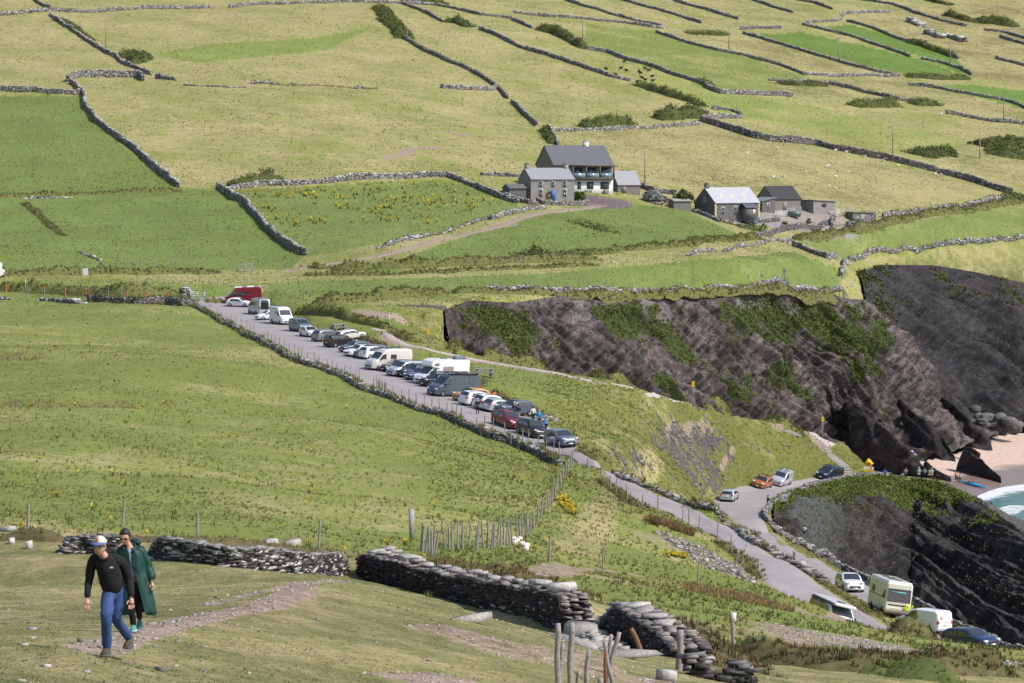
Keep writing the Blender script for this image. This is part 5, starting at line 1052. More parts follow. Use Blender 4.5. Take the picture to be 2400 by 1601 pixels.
sp_ = big_post('upright post with a small white notice on the grass at right', *q('C',(295,1130),(312,1310)), 112, .085, M_WOOD, name='sign_post', group=None)
a = np.array([ray(*q('C',(312,1165))[0])[0]*111.8, 111.8, CZ+ray(*q('C',(312,1165))[0])[1]*111.8]); pv = mesh_np('notice', *stones_geo(a[None], np.array([[.22,.02,.36]]), np.array([.3]), jit=0, tilt=0), [mat('notice_white', (.6,.6,.6), .5)], parent=sp_)
wr_o = wires('fence_wire', [[(p[0], p[1], p[2]) for p in ((ray(*q('B',(1470,1100))[0])[0]*50, 50, CZ+ray(*q('B',(1470,1100))[0])[1]*50), (ray(*q('B',(1560,1200))[0])[0]*52, 52, CZ+ray(*q('B',(1560,1200))[0])[1]*52), (ray(*q('B',(1690,1330))[0])[0]*52, 52, CZ+ray(*q('B',(1690,1330))[0])[1]*52), (ray(*q('B',(1850,1060))[0])[0]*57, 57, CZ+ray(*q('B',(1850,1060))[0])[1]*57))]], .006, None)
tag(wr_o, 'loose strand of fence wire between the thick grey posts', 'wire')
# fences further out
fence('line of posts on the lane bank at the left', None, rmin=460, h=2.0, posts_px=q('N',(125,150),(205,140),(280,130),(360,165),(430,125),(570,160),(670,130),(800,180),(920,120),(1025,120),(1105,110),(1232,112),(1357,110),(1492,105),(1610,105),(1737,140),(1840,105),(1990,110)), wire=(.9,1.3))
fence('sparse posts on the grass above the dark hedge bank', None, rmin=440, h=2.0, posts_px=q('N',(35,220),(225,240),(425,255),(640,275),(745,280),(855,335),(1060,295),(1162,345),(1275,300),(1480,330),(1628,325),(1765,305)), wire=(.9,1.3))
fence('posts in front of the dark hedge bank', None, rmin=400, h=1.6, posts_px=q('N',(175,315),(225,330),(350,320),(650,360),(705,335),(790,345),(960,345),(978,385),(1110,345),(1218,390),(1243,345),(1310,365),(1445,400),(1435,370),(1515,395),(1565,415)), wire=(.9,1.2))
fence('fence posts along the cliff top wall', None, rmin=460, h=1.5, posts_px=q('O',(8,375),(40,370),(355,345),(525,325),(820,290),(1155,262),(1345,265),(1578,265),(1705,265),(1810,265),(2050,270),(2215,262))+q('H',(125,165),(260,165),(390,170),(520,165),(682,168),(785,165),(988,165),(1090,168),(1260,175),(1345,178)), wire=(.9,1.2))
fence('fence along the lane bank right of centre', None, rmin=480, h=1.5, posts_px=q('O',(320,50),(450,30),(620,10),(655,85),(1215,95),(1412,80),(1748,70),(1930,50),(2100,30)))
fence('posts along the garden lane and right hand bank', None, rmin=480, h=1.5, posts_px=q('J',(1380,1110),(1480,1090),(1610,1070),(1740,1040),(1800,1050),(1880,1000),(2000,1000),(2110,985),(2200,975),(2300,960)), wire=(.8,1.1))
fence('posts beside the pale wall on the right', None, rmin=480, h=1.6, posts_px=q('J',(1635,1160),(1730,1160),(1795,1130),(1870,1140),(1940,1130),(2070,1110),(2180,1110),(2285,1100)), wire=(.8,1.1))
fence('fence posts along the big dark wall', None, rmin=500, h=2.4, posts_px=q('J',(880,580),(940,592),(1005,615),(1060,622),(1130,650),(1190,655),(1290,665),(1400,685),(1500,700),(1600,725),(1680,740),(1830,775),(1950,800),(2060,830),(2160,860)), wire=(1.1,))
fence('posts along the low wall at the foot of the sheep field', None, rmin=480, h=1.8, posts_px=q('J',(2210,905),(2150,925),(2100,935),(2050,940),(2000,950),(1950,955),(1900,962),(1860,975),(1810,975),(1770,975)), wire=(1.,))
fence('fence down the green field under the houses', None, rmin=480, h=1.5, posts_px=q('J',(440,960),(380,975),(260,990),(235,1000),(1060,1060),(990,1085),(870,1110),(758,1120),(680,1140)), wire=())
fence('posts along the wall top of the bright green field', None, rmin=600, h=2.0, posts_px=q('I',(0,430),(75,432),(143,437),(220,437),(267,437)), wire=(1.,))
fence('thin fence along the farm track', None, rmin=480, h=1.6, posts_px=q('I',(1340,1190),(1632,1200),(1700,1165),(1732,1185),(1800,1170),(1930,1140),(2040,1110),(2175,1085),(2230,1020),(2105,1090)), wire=(.9,1.2))
# orange lane markers
mo = mat('orange_plastic', (.75,.12,.04), .5)
for i, p in enumerate(q('N',(58,285),(357,305),(523,325),(686,330),(1008,345),(1162,352),(1333,360))):
    o = bpy.data.objects.new('marker_post', bpy.data.meshes['marker_post'] if 'marker_post' in bpy.data.meshes else cyl_mesh('marker_post', .10, 1.5, mats=[mo])); link(o); o.location = hit(p[0], p[1], 400)+Vector((0,-1.2,0)); tag(o, 'thin orange marker post in front of the dark hedge bank at the left', 'marker', 'orange marker posts along the lane')
# ---------------------------------------------------------------- loose cover: tufts, weeds, stones (nobody could count them)
area = RR*RR*np.gradient(tc)[None,:]*np.gradient(lrc)[:,None]
vis = (PX > -150) & (PX < 2550) & (PY > -60) & (PY < 1680) & ~road_m
def tuftset(name, mask, n, size, cols, rg, blades=6, wpow=1.0, lean=.45, width=.10, kindname='stuff', dz=0):
    w = area*np.where(RR > 0, (RR/100.)**-wpow, 1); P = scatter_idx(mask & vis, n, w, rg); P[:,2] += dz
    cl = fbm(P[:,0]/9, P[:,1]/9, None, 3, 55); P = P[cl > rg.uniform(-.75,.35,len(P))]
    V, F, c = tuft_geo(P, size, rg, cols, blades=blades, lean=lean, width=width); o = mesh_np(name, V, F, [M_LEAF], col=c); tag(o, kind='stuff', label=None); return o
rgT = np.random.default_rng(2024)
grassy = (Zn[...,1] < .4) & (sl2 < .8) & (HG > 6)
fieldm = (RR > 118) & (RR < 440) & (PX < 1310) & (PY > 700) & grassy
C_F = np.array([[.15,.19,.05],[.20,.21,.07],[.27,.25,.11],[.13,.17,.04],[.18,.21,.055]]); C_D = np.array([[.11,.085,.05],[.13,.10,.05],[.09,.10,.035],[.16,.13,.08]])
tuftset('grass_tufts', fieldm, 42000, .16, C_F, rgT, blades=5, wpow=1.5, lean=.9, width=.16)
tuftset('grass_tufts', fieldm, 3200, .32, C_D, rgT, blades=4, wpow=1.2, lean=.3, width=.07)
tuftset('grass_tufts', (RR > 112) & (RR < 440) & (PX > 1000) & grassy & (PY > 700), 26000, .22, np.concatenate([C_F, G_BR]), rgT, blades=6, wpow=1.3, lean=.7, width=.14)
tuftset('grass_tufts', (RR > 230) & (RR < 470) & ((PX > 1280) | ((PX > 840) & (PY > 690) & (RR > 390))) & (PX < 2060) & (sl2 > .12) & (HG > 10), 20000, .28, np.array([[.17,.19,.05],[.13,.17,.035],[.22,.17,.08],[.12,.13,.04],[.26,.23,.11]]), rgT, blades=6, wpow=.5, lean=1.0, width=.11)
tuftset('grass_tufts', (RR > 440) & (RR < 760) & grassy & (HG < 62), 42000, .24, np.array([[.11,.155,.035],[.14,.18,.045],[.20,.20,.08],[.10,.13,.035],[.17,.20,.055]]), rgT, blades=4, wpow=1.0, lean=.9, width=.22)
tuftset('grass_tufts', (RR > 600) & grassy & (HG > 55), 60000, .30, np.array([[.17,.19,.06],[.27,.26,.11],[.33,.30,.14],[.20,.22,.07],[.24,.25,.085]]), rgT, blades=4, wpow=1.0, lean=.9, width=.28)
near_m = (RR < 128) & (RR > 27) & (Zn[...,1] < .5)
tuftset('grass_tufts', near_m, 60000, .05, np.array([[.13,.16,.05],[.17,.18,.07],[.24,.22,.11],[.11,.14,.04]]), rgT, blades=5, wpow=1.6, lean=1.2, width=.22)
tuftset('grass_tufts', (RR > 92) & (RR < 135) & (PX > 1000) & (PY > 1290) & (PY < 1400), 5000, .26, G_BR, rgT, blades=6, wpow=1., lean=.8, width=.08)
def weeds(name, mask, n, h, rg, cl0=-.6):
    P = scatter_idx(mask & vis, n, area*(RR/100.)**-1.0, rg); cl = fbm(P[:,0]/14, P[:,1]/14, None, 3, 5); P = P[cl > rg.uniform(cl0,.5,len(P))]
    V, F, c = tuft_geo(P, h, rg, np.array([[.09,.12,.03],[.11,.12,.04]]), blades=5, lean=.4, width=.12)
    T = P.copy(); T[:,2] += h*.9; V2, F2, c2 = leaf_geo(T, np.full(len(T), h*.28), 9, h*.20, rg, np.array([[.62,.44,.03],[.50,.38,.04],[.70,.52,.06]]))
    o = mesh_np(name, np.concatenate([V, V2]), [F, F2+len(V)], [M_LEAF], col=np.concatenate([c, c2])); tag(o, kind='stuff'); return o
weeds('ragwort', fieldm & ((PX < 950) | (PY > 1000)), 380, .34, rgT)
weeds('ragwort', inpoly(PX, PY, q('I',(1060,900),(1900,835),(2060,835),(2300,930),(1900,1060),(1350,1110),(1220,1030))) & (RR > 480), 620, .8, rgT, -.3)
lc = inpoly(PX, PY, q('M',(530,790),(600,760),(680,850),(700,920),(600,880))) & (RR > 130); weeds('gorse_flowers', lc, 260, .35, rgT, -.9)
lc = inpoly(PX, PY, q('M',(1400,1220),(1590,1230),(1590,1260),(1420,1245))) & (RR > 130); weeds('gorse_flowers', lc, 160, .25, rgT, -.9)
# brown dock stalks in streaks across the big field
dk = fieldm & (inpoly(PX, PY, q('N',(-200,760),(350,770),(340,830),(-200,830))) | inpoly(PX, PY, q('O',(130,1175),(800,1205),(800,1235),(140,1200))) | inpoly(PX, PY, q('N',(-200,1150),(1400,1165),(1400,1210),(-200,1200))))
tuftset('dock_stalks', dk, 800, .42, np.array([[.20,.14,.08],[.25,.19,.11],[.30,.24,.15]]), rgT, blades=4, wpow=.5, lean=.2, width=.06)
# russet heather and ferns
for pl, n_, hh_ in ((q('B',(950,540),(1300,590),(1520,640),(1480,670),(1150,600),(950,570)), 2200, .22), (q('C',(0,960),(400,1030),(700,1120),(660,1135),(300,1060),(0,1000)), 2600, .3), (q('M',(1390,950),(1660,1050),(1640,1075),(1400,990)), 900, .45), (q('M',(1270,930),(1360,950),(1350,990),(1280,965)), 300, .5)):
    tuftset('heather', inpoly(PX, PY, pl) & (RR > 90) & (RR < 240), n_, hh_, np.array([[.24,.14,.07],[.28,.19,.09],[.21,.14,.06],[.26,.22,.10]]), rgT, blades=6, wpow=0, lean=.8, width=.08)
# cliff vegetation
def cover(P, Zc, n, size, cols, rg, thr=.56):
    m = (Zc[...,1] + .8*(fbm(P[...,0]/.9, P[...,1]/.9, P[...,2]/.9, 2, 9))*.5 > thr); ii = np.nonzero(m.ravel())[0]
    k = ii[rg.integers(0, len(ii), n)]; pt = P.reshape(-1,3)[k]+rg.normal(0,.2,(n,3)); return leaf_geo(pt, np.full(n, size), 7, size*.45, rg, cols, (1,1,.7))
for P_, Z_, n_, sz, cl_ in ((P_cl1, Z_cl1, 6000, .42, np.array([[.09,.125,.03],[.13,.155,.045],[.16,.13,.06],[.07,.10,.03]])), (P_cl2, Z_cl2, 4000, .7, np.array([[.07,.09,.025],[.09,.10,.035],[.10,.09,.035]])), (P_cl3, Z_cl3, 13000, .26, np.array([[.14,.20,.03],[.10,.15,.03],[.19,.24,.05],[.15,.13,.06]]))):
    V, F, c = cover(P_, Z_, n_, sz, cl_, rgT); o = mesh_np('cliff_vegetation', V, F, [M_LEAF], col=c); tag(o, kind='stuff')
# loose stones on worn ground
def pebbles(mask, n, size, bright, seed, wpow=1.0, zmul=.45):
    rg = np.random.default_rng(seed); P = scatter_idx(mask & vis, n, area*(RR/60.)**-wpow, rg); n = len(P); s = size*np.clip(rg.lognormal(0,.5,n), .3, 2.4)
    S = np.stack([s, s*rg.uniform(.5,.9,n), s*zmul*rg.uniform(.4,1,n)], 1); V, F = stones_geo(P+np.stack([0*s,0*s,S[:,2]*.25],1), S, rg.uniform(0,6,n), jit=.3, rg=rg)
    b = rg.uniform(.2,.55,n)*bright; o = mesh_np('loose_stones', V, F, [M_STONEN], col=np.repeat(b[:,None]*np.array([1,.92,.86]), 8, 0)); tag(o, kind='stuff'); return o
pebbles((RR < 75) & (Zn[...,1] > .5) & (RR > 28), 1500, .032, .95, 3)
pebbles((RR < 80) & (RR > 28) & (PX > 400) & (PY > 1380), 420, .045, .95, 4)
pebbles((RR < 60) & (RR > 28) & (PX < 400) & (PY > 1380), 60, .08, .9, 6)
pebbles((RR > 85) & (RR < 140) & (Zn[...,1] > .5), 7000, .06, .9, 5)
pebbles((RR > 130) & (RR < 230) & (Zn[...,2] > .4) & (PX > 1500), 1200, .16, .9, 15, zmul=.7)
pebbles((RR > 240) & (RR < 420) & (Zn[...,2] > .45) & (HG > 12) & (PX < 1800), 1500, .24, .6, 16, zmul=.7)
pebbles((RR > 75) & (RR < 110) & (PX > 1340) & (PX < 1460) & (PY > 1440), 500, .14, 1.0, 17)
# ---------------------------------------------------------------- vehicles
GL = mat('vehicle_glass', (.025,.032,.04), .06, spec=.9, coat=.6); RUB = mat('tyre_rubber', (.02,.02,.021), .8); BLK = mat('black_trim', (.022,.022,.024), .55)
RIM = mat('alloy_rim', (.42,.43,.45), .35, metal=.6); LAMP = mat('headlight_glass', (.75,.78,.82), .12, spec=.9); TAIL = mat('tail_light', (.42,.02,.02), .2, spec=.8)
PLATE = mat('plate_white', (.75,.76,.72), .5); CHR = mat('chrome', (.6,.6,.62), .2, metal=.9); SKYG = mat('skylight_glass', (.09,.10,.13), .15, spec=.8)
def paint_m(n, c, metal=.15, rough=.28): return mat('paint_'+n, c, rough, metal=metal, spec=.5, coat=.5)
PT = dict(white=paint_m('white',(.80,.81,.84),0), cream=paint_m('cream',(.76,.73,.66),0,.4), red=paint_m('dark_red',(.20,.012,.022)), silver=paint_m('silver',(.52,.54,.58),.35), slate=paint_m('slate',(.09,.115,.15)),
  bluegrey=paint_m('blue_grey',(.13,.19,.26)), navy=paint_m('navy',(.02,.03,.06)), black=paint_m('black',(.018,.018,.024)), yellow=paint_m('yellow',(.66,.38,.09)), orange=paint_m('burnt_orange',(.42,.14,.035)), grey=paint_m('grey',(.22,.23,.27),.3), beige=paint_m('beige',(.66,.65,.62),.1), steel=paint_m('steel_blue',(.17,.20,.27)), blue=paint_m('dark_blue',(.025,.04,.11)))
# side profiles: x from 0 (nose) to 1 (tail), heights in metres; top line, belt line
KIND = dict(
 hatch=dict(L=4.1, W=1.76, top=[(0,.55),(.02,.72),(.1,.86),(.26,.98),(.30,1.0),(.43,1.40),(.55,1.47),(.75,1.45),(.88,1.32),(.965,1.0),(.99,.8),(1,.55)], belt=.93, roofx=(.44,.84), ws=(.29,.43), rw=(.86,.965), side=[(.33,.45,.60),(.615,.80)], wh=.32, ax=(.19,.81)),
 suv=dict(L=4.45, W=1.86, top=[(0,.6),(.02,.85),(.08,1.0),(.24,1.09),(.28,1.12),(.41,1.58),(.55,1.66),(.80,1.62),(.90,1.5),(.965,1.15),(.99,.9),(1,.6)], belt=1.05, roofx=(.42,.88), ws=(.275,.41), rw=(.895,.965), side=[(.31,.43,.59),(.605,.84)], wh=.37, ax=(.19,.80)),
 estate=dict(L=4.6, W=1.83, top=[(0,.55),(.02,.72),(.08,.86),(.24,.98),(.28,1.0),(.40,1.40),(.52,1.48),(.78,1.44),(.90,1.3),(.97,1.0),(1,.6)], belt=.94, roofx=(.41,.86), ws=(.275,.40), rw=(.89,.97), side=[(.31,.42,.58),(.60,.84)], wh=.34, ax=(.18,.80)),
 mpv=dict(L=4.8, W=1.90, top=[(0,.6),(.02,.85),(.06,1.02),(.17,1.15),(.2,1.2),(.34,1.72),(.46,1.86),(.90,1.84),(.965,1.72),(.99,1.2),(1,.6)], belt=1.14, roofx=(.36,.94), ws=(.195,.335), rw=(.968,.988), side=[(.23,.35,.49),(.505,.70),(.715,.92)], wh=.34, ax=(.17,.80)),
 van=dict(L=4.5, W=1.85, top=[(0,.6),(.02,.85),(.07,1.05),(.2,1.2),(.23,1.24),(.36,1.74),(.46,1.84),(.92,1.83),(.975,1.74),(.995,1.2),(1,.6)], belt=1.14, roofx=(.38,.95), ws=(.225,.355), rw=None, side=[(.26,.38,.50)], wh=.33, ax=(.17,.80)),
 highvan=dict(L=6.0, W=2.02, top=[(0,.6),(.015,1.0),(.04,1.2),(.12,1.36),(.15,1.45),(.25,2.12),(.33,2.5),(.45,2.6),(.96,2.58),(.99,2.4),(1,.6)], belt=1.38, roofx=(.36,.97), ws=(.145,.255), rw=(.985,.998), side=[(.165,.245,.33)], wh=.36, ax=(.155,.77)))
def interp_top(K, x): p = K['top']; return np.interp(x, [a for a, b in p], [b for a, b in p])
def halfw(K, x, z):
    W = K['W']/2; end = np.minimum(1, np.minimum(.80+x*2.6, .84+(1-x)*3.2)); zt = interp_top(K, x); b = K['belt']
    lo = np.clip(1-.07*np.clip((.5-z)/.35,0,1)**2, 0, 1); tum = .17 if K['L'] < 5 and b < 1.1 else (.09 if b < 1.3 else .06)
    hi = 1 - tum*np.clip((z-b)/max(.01, K['top'][6][1]-b), 0, 1.1)**1.4
    rnd = np.sqrt(np.clip(1-((np.clip(z-(zt-.16), 0, .16))/.165)**2, .05, 1)); rnd = .80+.20*rnd
    return W*end*lo*hi*rnd
def car_body(K):
    L = K['L']; xs = np.unique(np.concatenate([np.linspace(0,1,38), [0.004,.012,.99,.996]])); V = []; m = 15
    for x in xs:
        zt = interp_top(K, x); z0 = .22+.06*max(0, 1-x*14)+.08*max(0, 1-(1-x)*12)
        zz = np.concatenate([np.linspace(z0, max(zt-.16, z0+.05), 8), zt-.16*np.cos(np.linspace(.25,1.45,6))]); w = halfw(K, x, zz)
        prof = [(0., z0)] + list(zip(w, zz)) + [(w[-1]*.55, zt+.01), (0., zt+.02)]
        V.append([(x*L-L/2, a, b) for a, b in prof])
    V = np.array(V); n, m = V.shape[:2]; Vm = V.copy(); Vm[...,1] *= -1; U = np.arange(n*m).reshape(n,m)
    F1 = np.stack([U[:-1,:-1], U[:-1,1:], U[1:,1:], U[1:,:-1]], -1).reshape(-1,4); F2 = F1[:,::-1]+n*m
    caps = []
    for i, r in ((0, 1), (n-1, -1)):
        caps.append(np.concatenate([U[i], (U[i]+n*m)[::-1]])[::r][None,:])
    A = np.concatenate([V.reshape(-1,3), Vm.reshape(-1,3)]); return A, [F1[:,::-1], F2[:,::-1]]+caps
def vpart(name, V, F, m, root, smooth=False, col=None): return mesh_np(name, np.asarray(V), F, [m], parent=root, smooth=smooth, col=col)
def box_part(name, c, s, m, root, bev=.0, yaw=0.):
    v = BOXV*np.array(s)
    if bev:
        v = []; 
        for sg in BOXV*2:
            for ax in range(3):
                p = sg*np.array(s)/2; q2 = p.copy()
                for o_ in range(3):
                    if o_ != ax: q2[o_] -= sg[o_]*bev
                v.append(q2)
        v = np.array(v); bm = bmesh.new(); [bm.verts.new(p) for p in v]; r = bmesh.ops.convex_hull(bm, input=bm.verts); me = bpy.data.meshes.new(name); bm.to_mesh(me); bm.free()
        me.materials.append(m); o = bpy.data.objects.new(name, me); link(o, root); o.location = c; o.rotation_euler = (0,0,yaw); return o
    o = vpart(name, v, BOXF, m, root); o.location = c; o.rotation_euler = (0,0,yaw); return o
def side_panel(K, poly, sgn, off=.03):
    L = K['L']; V = [(x*L-L/2, sgn*(float(halfw(K, x, z))+off), z) for x, z in poly]; n = len(V); c = np.mean(V, 0)
    F = [(i, (i+1) % n, n) for i in range(n)]; return np.array(V+[tuple(c)]), np.array([f if sgn < 0 else f[::-1] for f in F])
def top_panel(K, x0, x1, inset=.87, off=.018, n=5, lat=7, w0=None):
    L = K['L']; V = []
    for x in np.linspace(x0, x1, n):
        z = float(interp_top(K, x)); w = float(halfw(K, x, z-.05))*inset
        for a in np.linspace(-1, 1, lat): V.append((x*L-L/2, a*w, z+off+.02-.05*abs(a)**4))
    V = np.array(V)
    slope_ = (interp_top(K,x1)-interp_top(K,x0))/((x1-x0)*L); nrm = np.array([-slope_, 0, 1])/math.hypot(slope_,1); V = V+nrm*off
    U = np.arange(n*lat).reshape(n,lat); return V, np.stack([U[:-1,:-1], U[1:,:-1], U[1:,1:], U[:-1,1:]], -1).reshape(-1,4)
def wheel(root, x, y, r, sgn, w=.2):
    an = np.arange(20)*math.pi/10; V = []
    for rr, yy in ((r*.55,-w/2),(r*.96,-w/2),(r,-w*.3),(r,w*.3),(r*.96,w/2),(r*.66,w/2)): V += [(rr*math.cos(a), yy*sgn, rr*math.sin(a)) for a in an]
    U = np.arange(120).reshape(6,20); F = np.stack([U[:-1], np.roll(U,-1,1)[:-1], np.roll(U,-1,1)[1:], U[1:]], -1).reshape(-1,4)
    t = vpart('wheel', V, F if sgn < 0 else F[:,::-1], RUB, root, True); t.location = (x, y, r)
    V = [(0, sgn*(w/2-.03), 0)]; F = []
    for k in range(10):
        a = k*math.pi/5; rr = r*.66
        V += [(rr*math.cos(a), sgn*w*.46, rr*math.sin(a)), (rr*.3*math.cos(a+.314), sgn*(w*.46-.01), rr*.3*math.sin(a+.314)), (rr*.92*math.cos(a+.34), sgn*w*.40, rr*.92*math.sin(a+.34))]
    for k in range(0, 10):
        b = 1+3*k; c = 1+3*((k+1) % 10); F += [(0,b,b+1),(b,b+2,b+1)] if k % 2 == 0 else [(0,b,b+1)]
        F += [(b+1,c,0)] 
    vpart('rim', V, np.array(F), RIM, t)
def finish(root, K, plate=True, tailh=.85, headh=.72):
    L, W = K['L'], K['W']
    for s in (-1, 1):
        for ax in K['ax']:
            x = ax*L-L/2; y = s*(W/2-.075)
            r = K['wh']*1.17; an = np.linspace(-.25, math.pi+.25, 14); V = [(x+r*math.cos(a), s*(W/2*.985+.006), K['wh']+r*math.sin(a)) for a in an]
            V = np.array([(x, s*(W/2*.985+.006), K['wh'])]+V); F = np.array([(0,i,i+1) for i in range(1,14)]); vpart('wheel_arch', V, F if s < 0 else F[:,::-1], BLK, root)
            wheel(root, x, y, K['wh'], s)
        box_part('headlight', (-L/2+.13, s*W*.36, headh), (.26,.36,.13), LAMP, root, .04, yaw=-s*.25)
        box_part('tail_light', (L/2-.06, s*W*.41, tailh), (.16,.2,.26 if L < 4.7 else .42), TAIL, root, .03)
        xm = K['ws'][0]+.05; zb = K['belt']; box_part('mirror', (xm*L-L/2, s*(W/2+.07), zb+.06), (.12,.2,.17 if L < 5 else .3), BLK, root, .04)
    box_part('grille', (-L/2+.03, 0, .52), (.08, W*.55, .22), BLK, root, .02); box_part('bumper', (0, 0, .27), (L*.97, W*.93, .16), BLK, root, .05)
    if plate: box_part('number_plate', (-L/2-.015, 0, .42), (.02,.5,.11), PLATE, root); box_part('number_plate', (L/2+.012, 0, .75), (.02,.5,.11), PLATE, root)
def stand(root, facing):
    """put the vehicle on the ground where it stands, pitched and rolled with the slope"""
    x, y = root.location.x, root.location.y; f = Vector(facing).normalized(); l = 1.3; sd_ = Vector((-f.y, f.x, 0))
    zf = float(Hs(x+f.x*l, y+f.y*l)); zb = float(Hs(x-f.x*l, y-f.y*l)); zl = float(Hs(x+sd_.x*.8, y+sd_.y*.8)); zr = float(Hs(x-sd_.x*.8, y-sd_.y*.8))
    X = -Vector((f.x*2*l, f.y*2*l, zf-zb)).normalized(); Yv = -Vector((sd_.x*1.6, sd_.y*1.6, zl-zr)).normalized(); Zv = X.cross(Yv).normalized()
    Yv = Zv.cross(X); Mx = Matrix((X, Yv, Zv)).transposed().to_4x4(); Mx.translation = (x, y, max((zf+zb)/2, float(Hs(x,y)))+.07); root.matrix_world = Mx
def vehicle(kind, colour, at, facing, label, cat, rmin=180, L=None, W=None, H=None, extra=None, roofc=None, tint=None, rails=False, name=None, clad=False, rmax=2300.):
    K = dict(KIND[kind]); 
    if L: K['L'] = L
    if W: K['W'] = W
    if H: s = H/max(b for a, b in K['top']); K['top'] = [(a, b*s if b > K['belt'] else b) for a, b in K['top']]
    loc_ = at if isinstance(at, Vector) else hit(at[0], at[1], rmin, rmax)-(Vector((0,3.0,0)) if rmin == 560 else Vector())
    root = empty(name or {'hatch':'hatchback_car','suv':'suv_car','estate':'estate_car','mpv':'people_carrier','van':'small_van','highvan':'high_roof_van'}[kind], loc_, 0, label, cat, 'vehicles parked along the roads')
    A, F = car_body(K); vpart('body', A, F, PT[colour], root, True)
    Lk = K['L']
    V, F = top_panel(K, *K['ws']); vpart('windscreen', V, F, GL, root, True)
    if K['rw']: V, F = top_panel(K, K['rw'][0], K['rw'][1], .80); vpart('rear_window', V, F, GL, root, True)
    for s in (-1, 1):
        for i, sd_ in enumerate(K['side']):
            zt = lambda x: float(interp_top(K, x))-.13
            if i == 0: x0, x1, x2 = sd_; poly = [(x0, K['belt']+.03), (x2, K['belt']+.03), (x2, min(zt(x2), K['top'][6][1]-.14)), (x1, zt(x1)-.02)]
            else: x0, x2 = sd_; poly = [(x0, K['belt']+.03), (x2+.015, K['belt']+.06), (x2-.02, zt(x2-.02)-.01), (x0, zt(x0))]
            if kind == 'highvan': poly = [(a, min(b, 2.02)) for a, b in poly]
            V, F = side_panel(K, poly, s); vpart('side_window', V, F, GL, root)
        if rails: tube('roof_rail', [(Lk*(K['roofx'][0]-.5), s*W_(K)*.36, K['top'][6][1]-.02), (Lk*(K['roofx'][0]-.46), s*W_(K)*.36, K['top'][6][1]+.06), (Lk*(K['roofx'][1]-.55), s*W_(K)*.36, K['top'][6][1]+.05), (Lk*(K['roofx'][1]-.5), s*W_(K)*.35, K['top'][6][1]-.06)], .025, BLK, root)
        if clad: box_part('sill_trim', (0, s*K['W']*.475, .36), (Lk*.5, .06, .22), BLK, root, .02)
    finish(root, K, tailh=.95 if K['belt'] < 1.3 else 1.2, headh=.72 if K['belt'] < 1 else .9)
    if extra: extra(root, K)
    stand(root, (facing[0], facing[1], 0)); return root
def W_(K): return K['W']
def win(root, K, x0, x1, z0, z1, sides=(-1,1), name='side_window', m=None):
    for s in sides:
        V, F = side_panel(K, [(x0,z0),(x1,z0),(x1,z1),(x0,z1)], s, .045); vpart(name, V, F, m or GL, root)
def ex_awning(root, K): box_part('awning', (.4, 1.0, 2.6), (3.9, .2, .16), BLK, root, .04); win(root, K, .44, .58, 1.45, 1.95); win(root, K, .74, .80, 1.6, 1.85, (1,)); box_part('skylight', (0,0,2.66), (.8,.6,.1), SKYG, root, .03); box_part('skylight', (1.6,0,2.66), (.4,.4,.1), SKYG, root, .03)
def ex_dark(root, K): box_part('awning', (.5, -1.0, 2.6), (4.2, .2, .16), BLK, root, .04); box_part('awning', (.5, 1.0, 2.6), (4.2, .2, .16), BLK, root, .04); win(root, K, .40, .55, 1.5, 1.95, name='camper_window', m=SKYG); win(root, K, .72, .88, 1.5, 1.95, name='camper_window', m=SKYG); box_part('skylight', (.6,0,2.67), (.7,.6,.1), SKYG, root, .03)
def ex_ladder(root, K):
    for s in (-1,1): box_part('solar_panel', (.3+s*1.0, 0, 2.66), (1.2,1.1,.06), PLATE, root, .02)
    win(root, K, .38, .56, 1.45, 1.95); win(root, K, .58, .66, 1.45, 1.95)
    for y in (-.55,-.25): tube('ladder_rail', [(3.06,y,.7),(3.06,y,2.5),(2.9,y,2.72),(2.0,y,2.75)], .03, PLATE, root)
    for k in range(6): tube('ladder_rung', [(3.06,-.55,.9+.3*k),(3.06,-.25,.9+.3*k)], .025, PLATE, root)
    for k in range(3): tube('bike_rack_bar', [(3.05,.05+.25*k,1.2),(3.25,.05+.25*k,1.25),(3.25,.05+.25*k,2.3)], .03, PLATE, root)
def ex_side2(root, K): win(root, K, .38, .50, 1.45, 1.98); win(root, K, .56, .66, 1.45, 1.98); box_part('skylight', (.3,0,2.66), (.7,.6,.1), SKYG, root, .03); box_part('roof_rack', (1.5,0,2.68), (1.8,1.4,.07), CHR, root, .02)
def ex_trans(root, K): win(root, K, .40, .47, 1.55, 1.95); box_part('skylight', (.4,0,2.66), (.5,.5,.1), SKYG, root, .03); box_part('solar_panel', (1.6,0,2.64), (1.4,1.0,.05), SKYG, root, .01)
def ex_bikes(n=2):
    def f(root, K):
        z = K['top'][6][1]
        for y in np.linspace(-.4,.4,n):
            for x in (-.5,.5):
                a = np.linspace(0,6.2832,15); tube('roof_bicycle_wheel', [(x+.31*math.cos(t), y, z+.22+.3*math.sin(t)*.7) for t in a], .02, BLK, root)
            tube('roof_bicycle_frame', [(-.5,y,z+.2),(-.1,y,z+.12),(.25,y,z+.4),(-.3,y,z+.42),(-.1,y,z+.12)], .025, BLK, root)
        for x in (-.7,.7): tube('roof_bar', [(x,-.75,z+.02),(x,.75,z+.02)], .025, BLK, root)
    return f
def ex_bars(root, K):
    z = K['top'][6][1]
    for x in (-.9,-.1,.8): tube('roof_bar', [(x,-.8,z-.02),(x,-.78,z+.09),(x,.78,z+.09),(x,.8,z-.02)], .03, BLK, root)
